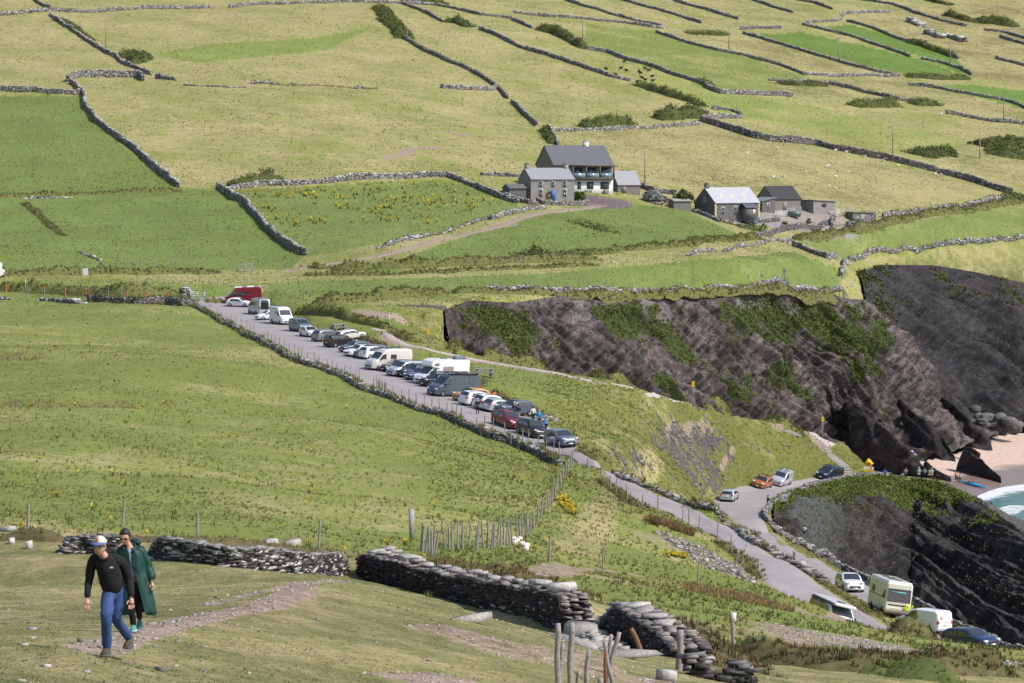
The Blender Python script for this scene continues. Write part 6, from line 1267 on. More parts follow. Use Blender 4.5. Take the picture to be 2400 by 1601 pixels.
def ex_smallvan(root, K):
    L = K['L']; R_ = mat('sign_red', (.5,.03,.05), .5)
    for a in ([(0,0),(0,.26)], [(0,.26),(-.17,0)], [(-.17,0),(-.17,.26)]): tube('door_letter', [(L/2+.02, -.55-x_, 1.2+z_) for x_, z_ in [(p[0]-.0, p[1]) for p in a]], .018, R_, root)
    V = [(L/2+.005,-.012,.6),(L/2+.005,.012,.6),(L/2-.05,.012,1.7),(L/2-.05,-.012,1.7)]; vpart('door_seam', V, np.array([[0,1,2,3]]), BLK, root); box_part('door_handle', (L/2+.01,.12,.98), (.03,.16,.04), BLK, root)
def door_open(root, K):
    L = K['L']; V = [(0,0,.35),(.95,0,.35),(.98,0,1.05),(.9,0,1.1),(.45,0,1.5),(.05,0,1.05)]; V = np.array(V); V2 = V+np.array([0,.06,0]); n = len(V); F = [np.array([list(range(n))[::-1]]), np.array([list(range(n,2*n))]), np.array([[i,(i+1)%n,(i+1)%n+n,i+n] for i in range(n)])]
    o = vpart('open_door', np.concatenate([V,V2]), F, PT['steel'], root); o.location = (-.75, .95, 0); o.rotation_euler = (0,0,math.radians(62))
    g = vpart('door_window', V2[2:]+np.array([0,.012,0]), np.array([[0,1,2,3]]), GL, o); g2 = vpart('door_window', (V[2:]-np.array([0,.012,0])), np.array([[3,2,1,0]]), GL, o)
FL, FR, FA = (-.79,-.61), (.50,-.86), (.72,.69)
for a in [
 ('highvan','red',q('E',(565,288))[0],(-1,-.12),'dark red high roof van with white ladders on its tail','van',400,6.2,None,2.65,ex_ladder),
 ('hatch','white',q('E',(520,328))[0],(.97,-.25),'white hatchback parked broadside in front of the dark red van','car',400),
 ('highvan','silver',q('E',(735,415))[0],(-.40,.92),'pale grey camper van seen from behind, beside the white hatchback','van',390,5.6,None,2.6,ex_side2),
 ('hatch','white',q('E',(850,470))[0],(-.9,-.4),'white small car hidden behind the tall white high roof van','car',380),
 ('highvan','white',q('E',(985,520))[0],(.42,-.9),'plain white high roof van with one small square side window','van',370,5.4,None,2.6,ex_trans),
 ('mpv','bluegrey',q('E',(1190,600))[0],(.42,-.9),'blue grey van with dark side windows between the white van and a small white hatchback','van',350),
 ('hatch','white',q('E',(1295,660))[0],(.45,-.9),'small white hatchback with a wide black grille, beside the blue grey van','car',340,3.95),
 ('suv','grey',q('E',(1495,710))[0],(.80,.6),'light grey sport utility car seen from its left rear, above the black people carrier','car',330),
 ('estate','beige',q('E',(1740,700))[0],(.8,.6),'pale car mostly hidden behind the black people carrier','car',340),
 ('mpv','black',q('E',(1635,775))[0],(.80,.6),'black people carrier with red tail light and silver wheels','car',320,4.5,1.82,1.66),
 ('estate','slate',q('E',(1800,830))[0],FL,'dark blue grey hatchback next to the black people carrier','car',320,4.4),
 ('hatch','white',q('E',(1850,875))[0],FL,'white hatchback facing the road between two dark blue cars','car',310,4.3),
 ('suv','steel',q('E',(1970,890))[0],FL,'blue grey car behind the white one with the red tail light','car',305),
 ('suv','white',q('E',(2010,905))[0],(.8,.6),'small white car with an upright red tail light, next to the beige camper van','car',300,4.0),
 ('highvan','beige',q('F',(255,375))[0],FL,'beige camper van with a black awning along its roof','camper van',290,6.0,None,2.6,ex_awning),
 ('estate','black',q('F',(350,395))[0],FL,'black car squeezed behind the silver people carrier','car',290),
 ('mpv','silver',q('F',(440,440))[0],FL,'silver people carrier with black wheels, next to the white motorhome','car',280,5.0),
 ('suv','navy',q('F',(530,455))[0],FL,'dark blue car between the silver people carrier and the white motorhome','car',280),
 ('hatch','slate',q('F',(580,480))[0],FL,'low dark car nosing out under the front of the white motorhome','car',275),
 ('suv','black',q('F',(745,545))[0],FL,'black car between the white motorhome and the dark grey camper van','car',265,4.4,None,1.55),
 ('highvan','slate',q('F',(905,640))[0],FL,'dark grey blue camper van with two framed side windows and bicycles on its tail','camper van',260,6.2,None,2.6,ex_dark),
 ('suv','yellow',q('F',(1085,695))[0],FL,'amber yellow car beside the dark grey camper van','car',255,4.2,None,1.52),
 ('suv','white',q('F',(1150,740))[0],(.80,.6),'white car with dark sills beside the amber yellow one','car',250,4.3),
 ('suv','white',q('F',(1290,780))[0],(.80,.6),'white boxy car with roof rails behind the person in the black coat','car',250,4.3,None,1.68),
 ('hatch','silver',q('F',(1375,805))[0],(.80,.6),'pale silver hatchback behind the dark red sport utility car','car',248),
 ('suv','slate',q('F',(1520,830))[0],(-.80,-.6),'dark grey blue car with large wheels behind the people on foot','car',245),
 ('suv','red',q('F',(1445,950))[0],(.45,-.9),'dark red sport utility car with silver roof rails','car',240,4.55),
 ('suv','black',q('F',(1690,1045))[0],(.45,-.9),'black sport utility car between the dark red and the grey open doored car','car',235,4.3),
 ('suv','steel',q('F',(1985,1135))[0],(.45,-.9),'grey blue car with its driver door open','car',230,4.2,None,1.56,door_open),
 ('suv','orange',q('C',(480,372))[0],(-.42,-.9),'burnt orange car with a bicycle on its roof at the turning place','car',340,4.1,None,1.55,ex_bikes(1)),
 ('van','silver',q('C',(597,357))[0],(-.40,-.9),'silver van with bicycles on its roof at the turning place','van',350,4.8,None,1.95,ex_bikes(2)),
 ('mpv','navy',q('C',(893,325))[0],(-.60,-.8),'dark passenger van with roof bars below the stone steps','van',360,5.1,None,1.95,ex_bars),
 ('estate','silver',Vector((28.2,367.5,17.7)),(.23,.97),'silver grey car standing alone at the left edge of the turning place','car',340),
 ('suv','white',q('C',(1020,1010))[0],(.12,-.99),'white car with a dark windscreen parked behind the cream motorhome','car',230,4.3),
 ('van','white',q('C',(1475,1262))[0],(-.62,.78),'small white delivery van with a red letter N on its rear door','van',185,4.5,None,1.85,ex_smallvan),
 ('estate','blue',q('C',(1760,1358))[0],(.62,-.78),'dark blue car nearest the bottom right corner of the picture','car',180,4.6,1.86,1.52),
 ('suv','blue',q('G',(1478,536))[0],(.97,-.25),'dark blue off road car parked at the long stone cottage','car',560,4.5,None,1.8),
 ('highvan','white',q('N',(-42,176))[0],(.1,.99),'white van cut off by the left edge of the picture on the lane','van',430,6.0,None,2.6)]:
    ka = dict(zip(('kind','colour','at','facing','label','cat','rmin','L','W','H','extra'), a)); ka['rails'] = ka['kind'] in ('suv','mpv') and ka['colour'] in ('red','black','white','silver'); ka['clad'] = ka['kind'] == 'suv'; vehicle(**ka)
# coachbuilt white motorhome
def motorhome():
    root = empty('motorhome', hit(*q('F',(775,520))[0], 270), 0, 'white coachbuilt motorhome with a rounded cab pod and a grey roof box', 'motorhome', 'vehicles parked along the roads'); w = PT['white']
    pr = [(-1.55,.45),(-1.55,1.15),(-1.0,1.95),(-.95,2.0),(-2.0,2.12),(-2.15,2.35),(-1.9,2.75),(-1.2,2.98),(-.4,3.0),(3.3,2.92),(3.42,2.7),(3.42,.45)]
    def prism(name, pr, hw, m, r=.10):
        V = []; n = len(pr); cx = np.mean([p[0] for p in pr]); cz = np.mean([p[1] for p in pr])
        for y, s in ((-hw,.965),(-hw+r,1),(hw-r,1),(hw,.965)): V += [(cx+(a-cx)*s, y, cz+(b-cz)*s) for a, b in pr]
        U = np.arange(4*n).reshape(4,n); F = np.stack([U[:-1], np.roll(U,-1,1)[:-1], np.roll(U,-1,1)[1:], U[1:]], -1).reshape(-1,4)
        bm = bmesh.new(); vs = [bm.verts.new(v) for v in V]; [bm.faces.new([vs[i] for i in f]) for f in F]; bm.faces.new([vs[i] for i in U[0]][::-1]); bm.faces.new([vs[i] for i in U[3]]); bmesh.ops.recalc_face_normals(bm, faces=bm.faces)
        me = bpy.data.meshes.new(name); bm.to_mesh(me); bm.free(); me.materials.append(m); o = bpy.data.objects.new(name, me); link(o, root); return o
    prism('coach_body', pr, 1.12, w); prism('cab', [(-3.15,.3),(-3.2,.75),(-3.0,1.05),(-2.45,1.28),(-1.7,2.05),(-.9,2.06),(-.9,.3)], .98, w, .18)
    prism('cab_skirt', [(-1.5,.25),(-1.5,.5),(3.4,.5),(3.4,.25)], 1.08, PT['silver'], .05)
    vpart('windscreen', [(-2.46,-.86,1.33),(-2.46,.86,1.33),(-1.76,.80,2.02),(-1.76,-.80,2.02)], np.array([[3,2,1,0]]), GL, root)
    for s in (-1,1):
        f = lambda p: [p[::-1] if s > 0 else p]
        vpart('cab_window', [(-2.2,s*.995,1.32),(-1.25,s*.995,1.32),(-1.25,s*.98,1.95),(-1.65,s*.98,1.95)], np.array(f([0,1,2,3])), GL, root)
        vpart('side_window', [(-.45,s*1.135,1.55),(1.05,s*1.135,1.55),(1.05,s*1.135,2.15),(-.45,s*1.135,2.15)], np.array(f([0,1,2,3])), mat('curtained_window', (.32,.25,.25), .25, spec=.7), root)
        vpart('pod_window', [(-1.75,s*1.135,2.25),(-1.05,s*1.135,2.25),(-1.05,s*1.135,2.55),(-1.6,s*1.135,2.5)], np.array(f([0,1,2,3])), mat('pod_glass', (.16,.12,.11), .2, spec=.7), root)
        for x in (-2.45, 1.75): wheel(root, x, s*.92, .34, s); a = np.linspace(-.2,3.34,12); V = [(x,s*.985,.34)]+[(x+.42*math.cos(t),s*(.99 if x < 0 else 1.126),.34+.42*math.sin(t)) for t in a]; F = np.array([(0,i,i+1) for i in range(1,12)]); vpart('wheel_arch', V, F if s < 0 else F[:,::-1], BLK, root)
        box_part('headlight', (-3.08,s*.72,.86), (.25,.34,.28), LAMP, root, .05); box_part('tail_light', (3.43,s*.9,.9), (.06,.3,.2), TAIL, root, .01); box_part('mirror', (-2.1,s*1.15,1.5), (.12,.2,.34), BLK, root, .03)
    box_part('grille', (-3.19,0,.55), (.06,1.0,.18), BLK, root, .02); box_part('skylight', (.3,0,3.02), (.7,.6,.1), SKYG, root, .03); box_part('number_plate', (-3.23,0,.42), (.02,.5,.11), PLATE, root)
    o = box_part('roof_box', (2.35,-.3,3.13), (1.7,.8,.36), mat('roof_box_grey', (.15,.17,.21), .35), root, .13)
    stand(root, (-.80,-.60,0))
motorhome()
# cream A-class motorhome on the lower road
def aclass():
    root = empty('motorhome', hit(*q('C',(1252,1150))[0], 190), 0, 'old cream motorhome with a flat windscreen and brown side stripe, on the lower road', 'motorhome', 'vehicles parked along the roads'); c = PT['cream']
    box_part('coach_body', (0,0,1.66), (6.3,2.2,2.45), c, root, .12); box_part('roof', (0,0,2.93), (6.1,2.05,.12), PT['white'], root, .05); box_part('lower_skirt', (0,0,.5), (6.1,2.1,.4), mat('brown_skirt', (.20,.17,.15), .6), root, .05)
    vpart('windscreen', [(-3.165,-.95,1.38),(-3.165,.95,1.38),(-3.165,.93,2.35),(-3.165,-.93,2.35)], np.array([[3,2,1,0]]), mat('dull_glass', (.12,.11,.14), .12, spec=.8), root)
    an = np.linspace(0,6.2832,5)[:4]; tube('windscreen_seal', [(-3.17,-.97,1.36),(-3.17,.97,1.36),(-3.17,.95,2.37),(-3.17,-.95,2.37),(-3.17,-.97,1.36)], .025, BLK, root)
    box_part('sun_strip', (-3.17,.1,2.12), (.02,1.3,.10), mat('turquoise_strip', (.12,.50,.52), .5), root); box_part('bumper', (-3.12,0,.72), (.25,2.15,.28), mat('cream_bumper', (.60,.56,.48), .5), root, .05); box_part('grille', (-3.15,0,1.05), (.06,1.7,.1), BLK, root, .02)
    for s in (-1,1):
        for x in (-2.2,1.6):
            wheel(root, x, s*1.02, .34, s); a = np.linspace(-.2,3.34,12); V = [(x,s*1.105,.34)]+[(x+.44*math.cos(t),s*1.106,.34+.44*math.sin(t)) for t in a]; F = np.array([(0,i,i+1) for i in range(1,12)]); vpart('wheel_arch', V, F if s < 0 else F[:,::-1], BLK, root)
        box_part('cab_window', (-2.35,s*1.105,1.85), (.95,.02,.7), GL, root); box_part('side_window', (1.6,s*1.105,1.95), (1.1,.02,.55), mat('brown_glass', (.10,.055,.035), .15, spec=.7), root); box_part('side_stripe', (.4,s*1.104,1.55), (4.6,.02,.09), mat('stripe_brown', (.26,.20,.17), .6), root)
        box_part('mirror', (-3.05,s*1.28,1.75), (.12,.18,.42), BLK, root, .03); box_part('headlight', (-3.2,s*.85,.78), (.1,.3,.18), LAMP, root, .02)
    box_part('door', (-1.3,-1.112,1.45), (.66,.03,1.85), mat('cream_door', (.66,.61,.52), .45), root, .01)
    for x, y, s in ((-1.5,-.3,(.5,.4,.1)),(-.6,.1,(1.0,.75,.12)),(.6,-.25,(.6,.3,.12)),(1.2,.25,(.7,.5,.12)),(2.3,.1,(.5,.5,.1))): box_part('skylight', (x,y,3.02), s, SKYG, root, .03)
    stand(root, (.10,-.99,0)); hv = mat('high_vis_yellow', (.62,.85,.04), .7); mw = root.matrix_world
    for y, lb, w_ in ((-.72,'yellow high visibility vest hung on the front of the cream motorhome',.42), (-1.16,'second yellow high visibility vest hung on the corner of the cream motorhome',.16)):
        V = []; 
        for i in range(7):
            for j in range(6): V.append(((.05*math.sin(i*2+j), (j/5-.5)*w_*(1-.25*(i in (0,1) and j in (2,3))), -i*.09+.03*math.sin(j*2.2))))
        U = np.arange(42).reshape(7,6); o = mesh_np('safety_vest', V, np.stack([U[:-1,:-1],U[:-1,1:],U[1:,1:],U[1:,:-1]],-1).reshape(-1,4), [hv]); sm = o.modifiers.new('thick','SOLIDIFY'); sm.thickness = .03
        o.matrix_world = mw @ Matrix.Translation((-3.34, y*-1 if False else -y*-1, 1.22)); tag(o, lb, 'vest')
aclass()
# pale camper on the upper road, partly behind the brow
def poptop(root, K):
    box_part('raised_roof', (.35,0,2.0), (3.9,1.65,.2), PT['white'], root, .06); box_part('skylight', (-.9,.1,2.14), (.5,.45,.08), SKYG, root, .02); box_part('awning', (.3,.95,1.93), (3.4,.14,.14), BLK, root, .03)
vehicle('mpv', 'white', Vector((21.9, 195.0, 28.7)), (.30,-.95), 'white camper van with a ribbed raised roof, half hidden by the brow of the hill', 'van', 188, 5.1, 1.92, 2.0, poptop)
# bicycles and blue boxes
def bicycle(at, rmin, yaw, label, lift=0.):
    root = empty('bicycle', hit(*at, rmin)+Vector((0,0,lift)), yaw, label, 'bicycle', 'bicycles behind the dark grey camper van')
    for x in (-.5,.5):
        a = np.linspace(0,6.2832,17); tube('wheel', [(x+.33*math.cos(t), 0, .34+.33*math.sin(t)) for t in a], .025, RUB, root)
    tube('frame', [(-.5,0,.34),(-.1,0,.3),(.3,0,.85),(-.2,0,.85),(-.5,0,.34)], .022, BLK, root); tube('frame_tube', [(-.2,0,.92),(-.1,0,.3)], .02, BLK, root); tube('fork', [(.5,0,.34),(.33,0,1.0)], .018, BLK, root); tube('handlebar', [(.33,-.28,1.02),(.36,0,1.03),(.33,.28,1.02)], .018, BLK, root); box_part('saddle', (-.22,0,.97), (.26,.13,.06), BLK, root, .02)
bicycle(q('F',(1205,585))[0], 270, .9, 'bicycle carried behind the dark grey camper van, nearer one', .45); bicycle(q('F',(1225,582))[0], 272, .7, 'bicycle carried behind the dark grey camper van, farther one', .5); bicycle(q('F',(1070,425))[0], 300, 1.2, 'bicycle leaning behind the white motorhome', .3)
o = box_part('storage_box', hit(*q('E',(765,475))[0], 380)+Vector((0,0,.5)), (.9,.7,.6), mat('pale_blue_plastic', (.22,.45,.70), .5), None, .08); tag(o, 'pale blue plastic box behind the grey camper van', 'box')
# ---------------------------------------------------------------- buildings
def wallm(n, c, s=3, v=.35, b=.5): return mat(n, c, .9, noise=v, scale=s, bump=b, spec=.15)
M_RUBBLE = wallm('rubble_stone', (.21,.195,.185), 5, .7, 1); M_RENDER = wallm('grey_render', (.27,.255,.25), 1.2, .25); M_WHITE = wallm('white_render', (.66,.68,.70), .8, .08); M_DARKST = wallm('dark_stone', (.145,.14,.14), 4, .7, 1)
def roofm(n, c, sc=4):
    m, nt, b = newmat(n); N = nt.nodes; L = nt.links; b.inputs['Roughness'].default_value = .45; g = N.new('ShaderNodeTexCoord'); br = N.new('ShaderNodeTexBrick'); br.inputs['Scale'].default_value = sc; br.inputs['Color1'].default_value = (*c,1); br.inputs['Color2'].default_value = (*[x*.8 for x in c],1); br.inputs['Mortar'].default_value = (*[x*.55 for x in c],1); br.inputs['Mortar Size'].default_value = .012
    L.new(g.outputs['Object'], br.inputs['Vector']); L.new(br.outputs[0], b.inputs['Base Color']); return m
M_SLATE = roofm('grey_slate', (.33,.34,.38)); M_SLATED = roofm('dark_slate', (.13,.135,.16)); M_SLATEL = roofm('pale_slate', (.48,.49,.54)); M_BLKR = roofm('black_corrugated', (.03,.028,.03), 2); M_GRNR = mat('green_grey_roof', (.19,.23,.21), .6)
M_FRAME = mat('white_frame', (.72,.73,.74), .5); M_GLS = mat('window_glass', (.05,.07,.09), .08, spec=.9); M_DKF = mat('dark_frame', (.04,.04,.045), .5)
def bx(name, lo, hi, m, parent):
    lo, hi = np.array(lo, float), np.array(hi, float); return mesh_np(name, (BOXV+.5)*(hi-lo)+lo, BOXF, [m], parent=parent)
def building(name, label, corner, n, W, D, eave, ridge, wm, rm, windows=(), doors=(), chim=(), cat='house', over=.3, sky=(), sink=1.2, gwin=(), group=None, flat=False):
    """corner = foot of the front left corner; n = direction the front faces; x along the front, y into the house"""
    n = Vector((n[0], n[1], 0)).normalized(); rz = math.atan2(n.x, -n.y); root = empty(name, corner, rz, label, cat, group)
    if flat: V = [(0,0,-sink),(W,0,-sink),(W,D,-sink),(0,D,-sink),(0,0,eave),(W,0,ridge),(W,D,ridge),(0,D,eave)]; F = [(0,1,5,4),(1,2,6,5),(2,3,7,6),(3,0,4,7),(4,5,6,7)]
    else: V = [(0,0,-sink),(W,0,-sink),(W,D,-sink),(0,D,-sink),(0,0,eave),(W,0,eave),(W,D,eave),(0,D,eave),(0,D/2,ridge),(W,D/2,ridge)]; F = [(0,1,5,4),(1,2,6,9,5),(2,3,7,6),(3,0,4,8,7)]
    me = bpy.data.meshes.new('wall'); me.from_pydata(V, [], F); me.materials.append(wm); link(bpy.data.objects.new('wall', me), root)
    t = .14
    if flat: V = [(-over,-over,eave+.02),(W+over,-over,ridge+.02),(W+over,D+over,ridge+.02),(-over,D+over,eave+.02)]
    else:
        k = (ridge-eave)/(D/2); V = [(-over*.4,-over,eave-k*over+.03),(W+over*.4,-over,eave-k*over+.03),(W+over*.4,D/2,ridge+.03),(-over*.4,D/2,ridge+.03),(W+over*.4,D+over,eave-k*over+.03),(-over*.4,D+over,eave-k*over+.03)]
    V = V+[(a,b,c+t) for a,b,c in V]; q0 = [(0,1,2,3)] if flat else [(0,1,2,3),(3,2,4,5)]; h_ = len(V)//2
    loop = [0,1,2,3] if flat else [0,1,2,4,5,3]; F = [f[::-1] for f in q0]+[tuple(i+h_ for i in f) for f in q0]+[(loop[i], loop[(i+1)%len(loop)], loop[(i+1)%len(loop)]+h_, loop[i]+h_) for i in range(len(loop))]
    me = bpy.data.meshes.new('roof'); me.from_pydata(V, [], F); me.materials.append(rm); roof = bpy.data.objects.new('roof', me); link(roof, root)
    for x, z, w, h in windows:
        f = bx('window', (x,-.10,z), (x+w,.06,z+h), M_FRAME if wm is not M_WHITE else M_DKF, root); bx('pane', (x+.09,-.125,z+.09), (x+w-.09,-.105,z+h*.5-.03), M_GLS, f); bx('pane', (x+.09,-.125,z+h*.5+.03), (x+w-.09,-.105,z+h-.09), M_GLS, f)
    for y, z, w, h in gwin: f = bx('window', (-.08,y,z), (.05,y+w,z+h), M_FRAME, root); bx('pane', (-.1,y+.1,z+.1), (-.085,y+w-.1,z+h-.1), M_GLS, f)
    for x, w, h, c in doors: bx('door', (x,-.08,-.1), (x+w,.05,h), mat('door_'+c, dict(blue=(.03,.13,.50), grey=(.22,.22,.22), white=(.7,.7,.7), dark=(.05,.045,.04))[c], .5), root)
    for x, w, m_ in chim: ch = bx('chimney', (x,D/2-.35,ridge-.7), (x+w,D/2+.35,ridge+1.0), m_, roof); bx('chimney_cap', (x-.08,D/2-.43,ridge+1.002), (x+w+.08,D/2+.43,ridge+1.15), m_, ch); tube('chimney_pot', [(x+w/2,D/2,ridge+1.15),(x+w/2,D/2,ridge+1.5)], .13, mat('terracotta', (.25,.13,.09), .8), ch, 8)
    for x, f_ in sky:
        k = (ridge-eave)/(D/2); y0 = D/2*f_; z0 = eave+k*y0+.2; V = [(x,y0,z0),(x+.8,y0,z0),(x+.8,y0+1,z0+k),(x,y0+1,z0+k)]; mesh_np('skylight', np.array(V), np.array([[0,1,2,3]]), [mat('skylight_pale', (.55,.53,.40), .3)], parent=roof)
    return root
def cor(p, dz=0): h = hit(p[0], p[1], 560); return h+Vector((0,0,dz))
NG = (.40,-.92)
gh = building('farmhouse', 'grey two storey farmhouse with a bright blue door and slate roof', cor(q('G',(233,419))[0]), NG, 11.0, 7.0, 4.9, 7.3, M_RENDER, M_SLATE, [(2.0,.75,1.0,1.9),(8.1,.75,1.0,1.9),(2.0,3.0,1.0,1.5),(5.1,3.0,1.0,1.5),(8.1,3.0,1.0,1.5)], [(5.15,1.05,2.25,'blue')], [(.05,1.1,M_RENDER),(9.9,1.1,M_RENDER)])
building('stone_outhouse', 'dark stone lean-to built against the left gable of the grey farmhouse', cor(q('G',(108,410))[0]), NG, 4.2, 4.0, 2.4, 3.2, M_DARKST, M_DARKST, cat='outhouse', sink=1.5)
tallc = cor(q('G',(470,376))[0]); th_ = building('tall_house', 'tall white fronted house with dark slate roof and glazed balcony behind the grey farmhouse', tallc+Vector((-4.4,-1.6,0)), NG, 15.6, 10.0, 6.9, 11.2, M_RUBBLE, M_SLATED, [], [], [(10.2,1.3,M_WHITE)], over=.5)
bx('ground_floor_front', (0,-.25,-1.0), (15.6,-.02,3.2), M_WHITE, th_)
for x, w in ((6.2,.9),(8.7,1.7),(12.3,2.2)): f = bx('window', (x,-.33,.9), (x+w,-.24,2.6), M_DKF, th_); bx('pane', (x+.1,-.36,1.0), (x+w-.1,-.335,2.5), M_GLS, f)
bx('balcony_floor', (4.4,-1.3,3.25), (15.6,.0,3.55), mat('timber_dark', (.13,.11,.09), .7), th_); bx('balcony_roof_edge', (4.4,-1.3,6.3), (15.6,-.1,6.6), mat('timber_dark', (.13,.11,.09), .7), th_)
for x in (4.5,8.0,11.6,15.3): bx('balcony_post', (x,-1.25,3.55), (x+.28,-.97,6.3), mat('timber_dark', (.13,.11,.09), .7), th_)
for x in (4.8,8.35,11.95): bx('balcony_glass', (x,-1.2,3.6), (x+3.1,-1.16,4.7), mat('blue_glass', (.20,.28,.33), .1, spec=.9), th_); w_ = bx('balcony_window', (x+.4,-.06,3.7), (x+2.8,.02,6.0), M_DKF, th_); bx('pane', (x+.5,-.09,3.8), (x+2.7,-.065,5.9), M_GLS, w_)
tube('round_stone', [(13.6,-.5,.1),(13.6,-.62,.1)], .8, M_RUBBLE, th_, 16)
building('stone_shed', 'small stone shed with a slate roof right of the tall white fronted house', cor(q('G',(737,374))[0]), NG, 6.0, 5.6, 2.0, 5.0, M_RUBBLE, M_SLATE, [], [(1.0,1.3,1.9,'grey')], cat='shed')
NC = (.62,-.78); lcg = building('cottage', 'long low stone cottage with a pale roof, three skylights and yellow and white corner stones', cor(q('G',(1300,521))[0]), NC, 14.5, 7.2, 3.7, 7.1, M_DARKST, M_SLATEL, [(2.0,.8,1.2,1.8),(6.1,.6,1.1,2.2),(12.2,.8,1.0,1.7)], [], [(.1,1.1,M_DARKST)], sky=[(3.0,.25),(6.6,.27),(10.4,.3)], gwin=[(3.3,3.6,.9,1.3)])
for x in (0.,14.2):
    for k in range(8): bx('corner_stone', (x-.03,-.06,k*.45), (x+(.55 if k % 2 else .38),.0,k*.45+.42), mat('yellow_paint', (.70,.52,.10), .7) if k % 2 else M_FRAME, lcg)
pch = bx('porch', (8.3,-2.0,-.5), (11.6,0,2.4), M_DARKST, lcg); bx('porch_window', (10.6,-2.06,.8), (11.3,-2.0,1.9), M_FRAME, pch); V = [(8.0,-2.3,2.35),(11.9,-2.3,2.35),(11.9,-1.0,3.3),(8.0,-1.0,3.3),(11.9,.2,2.9),(8.0,.2,2.9)]; mesh_np('porch_roof', np.array(V), np.array([[0,1,2,3],[3,2,4,5]]), [M_SLATED], parent=pch)
building('barn', 'stone barn with a black corrugated roof between the cottage and the flat roofed outhouse', cor(q('G',(1640,478))[0]), NC, 9.4, 6.2, 2.9, 5.9, M_RUBBLE, M_BLKR, [], [(3.4,1.3,2.1,'grey')], cat='barn')
building('stone_outhouse', 'low stone link building with a green roof between the cottage and the barn', cor(q('G',(1575,490))[0]), NC, 4.4, 5.0, 2.7, 3.6, M_DARKST, M_GRNR, [(1.6,.9,.8,1.4)], cat='outhouse', flat=True)
oh = building('outhouse', 'grey concrete outhouse with a flat green roof and two small square openings', cor(q('G',(1872,499))[0]), (.62,-.78), 7.6, 7.4, 3.4, 3.0, M_RENDER, M_GRNR, [], [], cat='outhouse', flat=True); bx('opening', (3.0,-.03,1.7), (4.4,.1,2.7), M_DKF, oh); bx('opening', (-.03,5.2,1.7), (.1,6.6,2.7), M_DKF, oh)
building('tin_shed', 'small grey tin roofed shed beside the dark round tree', cor(q('G',(1062,468))[0]), (.3,-.95), 4.4, 3.2, 1.8, 2.2, M_RUBBLE, mat('tin_roof', (.36,.36,.37), .5), cat='shed')
building('cattle_shelter', 'low shelter with a grey door inside the stone pen on the right', cor(q('G',(2100,540))[0]), (.5,-.87), 5.6, 3, 2.2, 2.0, M_RUBBLE, M_GRNR, [], [(2.2,1.6,1.7,'grey')], cat='shelter', flat=True)
W = cor(q('G',(940,432))[0]); u = np.linspace(0,6.2832,25)[:-1]; prof = [(2.1,-.3),(2.05,.7),(1.9,1.5),(1.5,2.1),(.9,2.5),(.0,2.65)]; V = np.array([[(r*math.cos(t)*1.1*(1+.05*math.sin(7*t+z*5)), r*math.sin(t)*1.1, z) for t in u] for r, z in prof]); U = np.arange(6*24).reshape(6,24)
C = V.reshape(-1,3)[:120]; C = np.concatenate([C+np.array([0,0,dz]) for dz in (0,.3)])*np.array([1,1,1]); rgH = np.random.default_rng(3); V2, F2 = stones_geo(C, np.stack([rgH.uniform(.5,.9,240), rgH.uniform(.4,.6,240), rgH.uniform(.25,.42,240)],1), np.tile(u+1.57, 10), rg=rgH)
bh = mesh_np('beehive_hut', np.concatenate([V.reshape(-1,3)*.96, V2])+np.array(W), [np.stack([U[:-1], np.roll(U,-1,1)[:-1], np.roll(U,-1,1)[1:], U[1:]], -1).reshape(-1,4), F2+144], [M_STONE], col=np.concatenate([np.full((144,3),.06), np.repeat(rgH.uniform(.10,.3,(240,1))*np.ones((1,3)), 8, 0)])); tag(bh, 'round dry stone beehive hut left of the small tin shed', 'hut')
# round trees and bushes by the houses
def tree(label, at, r, h, cols, name='round_tree', cat='tree', rmin=560, dens=1., group=None, stemh=.3):
    W = hit(at[0], at[1], rmin); root = empty(name, W, 0, label, cat, group); rg = np.random.default_rng(int(at[0]*7+at[1])); tube('trunk', [(0,0,-.3),(.05,0,h*stemh),(.1,.05,h*.7)], [r*.12,r*.09,r*.03], M_WOODB, root, 6)
    for a in rg.uniform(0,6.28,4): tube('limb', [(0,0,h*stemh*.8),(math.cos(a)*r*.4,math.sin(a)*r*.4,h*.6)], [r*.06,r*.02], M_WOODB, root, 5)
    n = int(46*dens); a = rg.uniform(0,6.28,n); el = rg.uniform(-.5,1.45,n); rr = rg.uniform(.45,1,n)**.6; C = np.stack([np.cos(a)*np.cos(el)*rr*r*.8, np.sin(a)*np.cos(el)*rr*r*.8, h*.5+np.sin(el)*rr*h*.42], 1)
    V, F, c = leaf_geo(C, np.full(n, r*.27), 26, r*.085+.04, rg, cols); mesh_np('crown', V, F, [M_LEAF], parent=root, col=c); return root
tree('dark round tree between the small tin shed and the long cottage', q('G',(1122,470))[0], 3.0, 4.6, G_DK); tree('clipped round green bush in front of the grey farmhouse', q('G',(507,432))[0], 2.3, 2.3, np.array([[.10,.15,.03],[.08,.12,.025]]), 'round_bush', 'bush')
tree('russet conical shrub at the left of the blue door', q('G',(338,432))[0], .9, 2.6, np.array([[.16,.10,.04],[.10,.10,.03]]), 'shrub', 'shrub', dens=.5)
for i, (p, lb) in enumerate(((q('G',(1708,585))[0], 'round garden bush, left one of the two right of the cottage drive'), (q('G',(1847,568))[0], 'round garden bush, right one of the two right of the cottage drive'), (q('G',(1585,600))[0], 'smaller garden bush near the garden wall corner'))): tree(lb, p, 1.0, 1.9, G_DK*1.3, 'garden_bush', 'bush', dens=.5, group='garden bushes at the cottage')
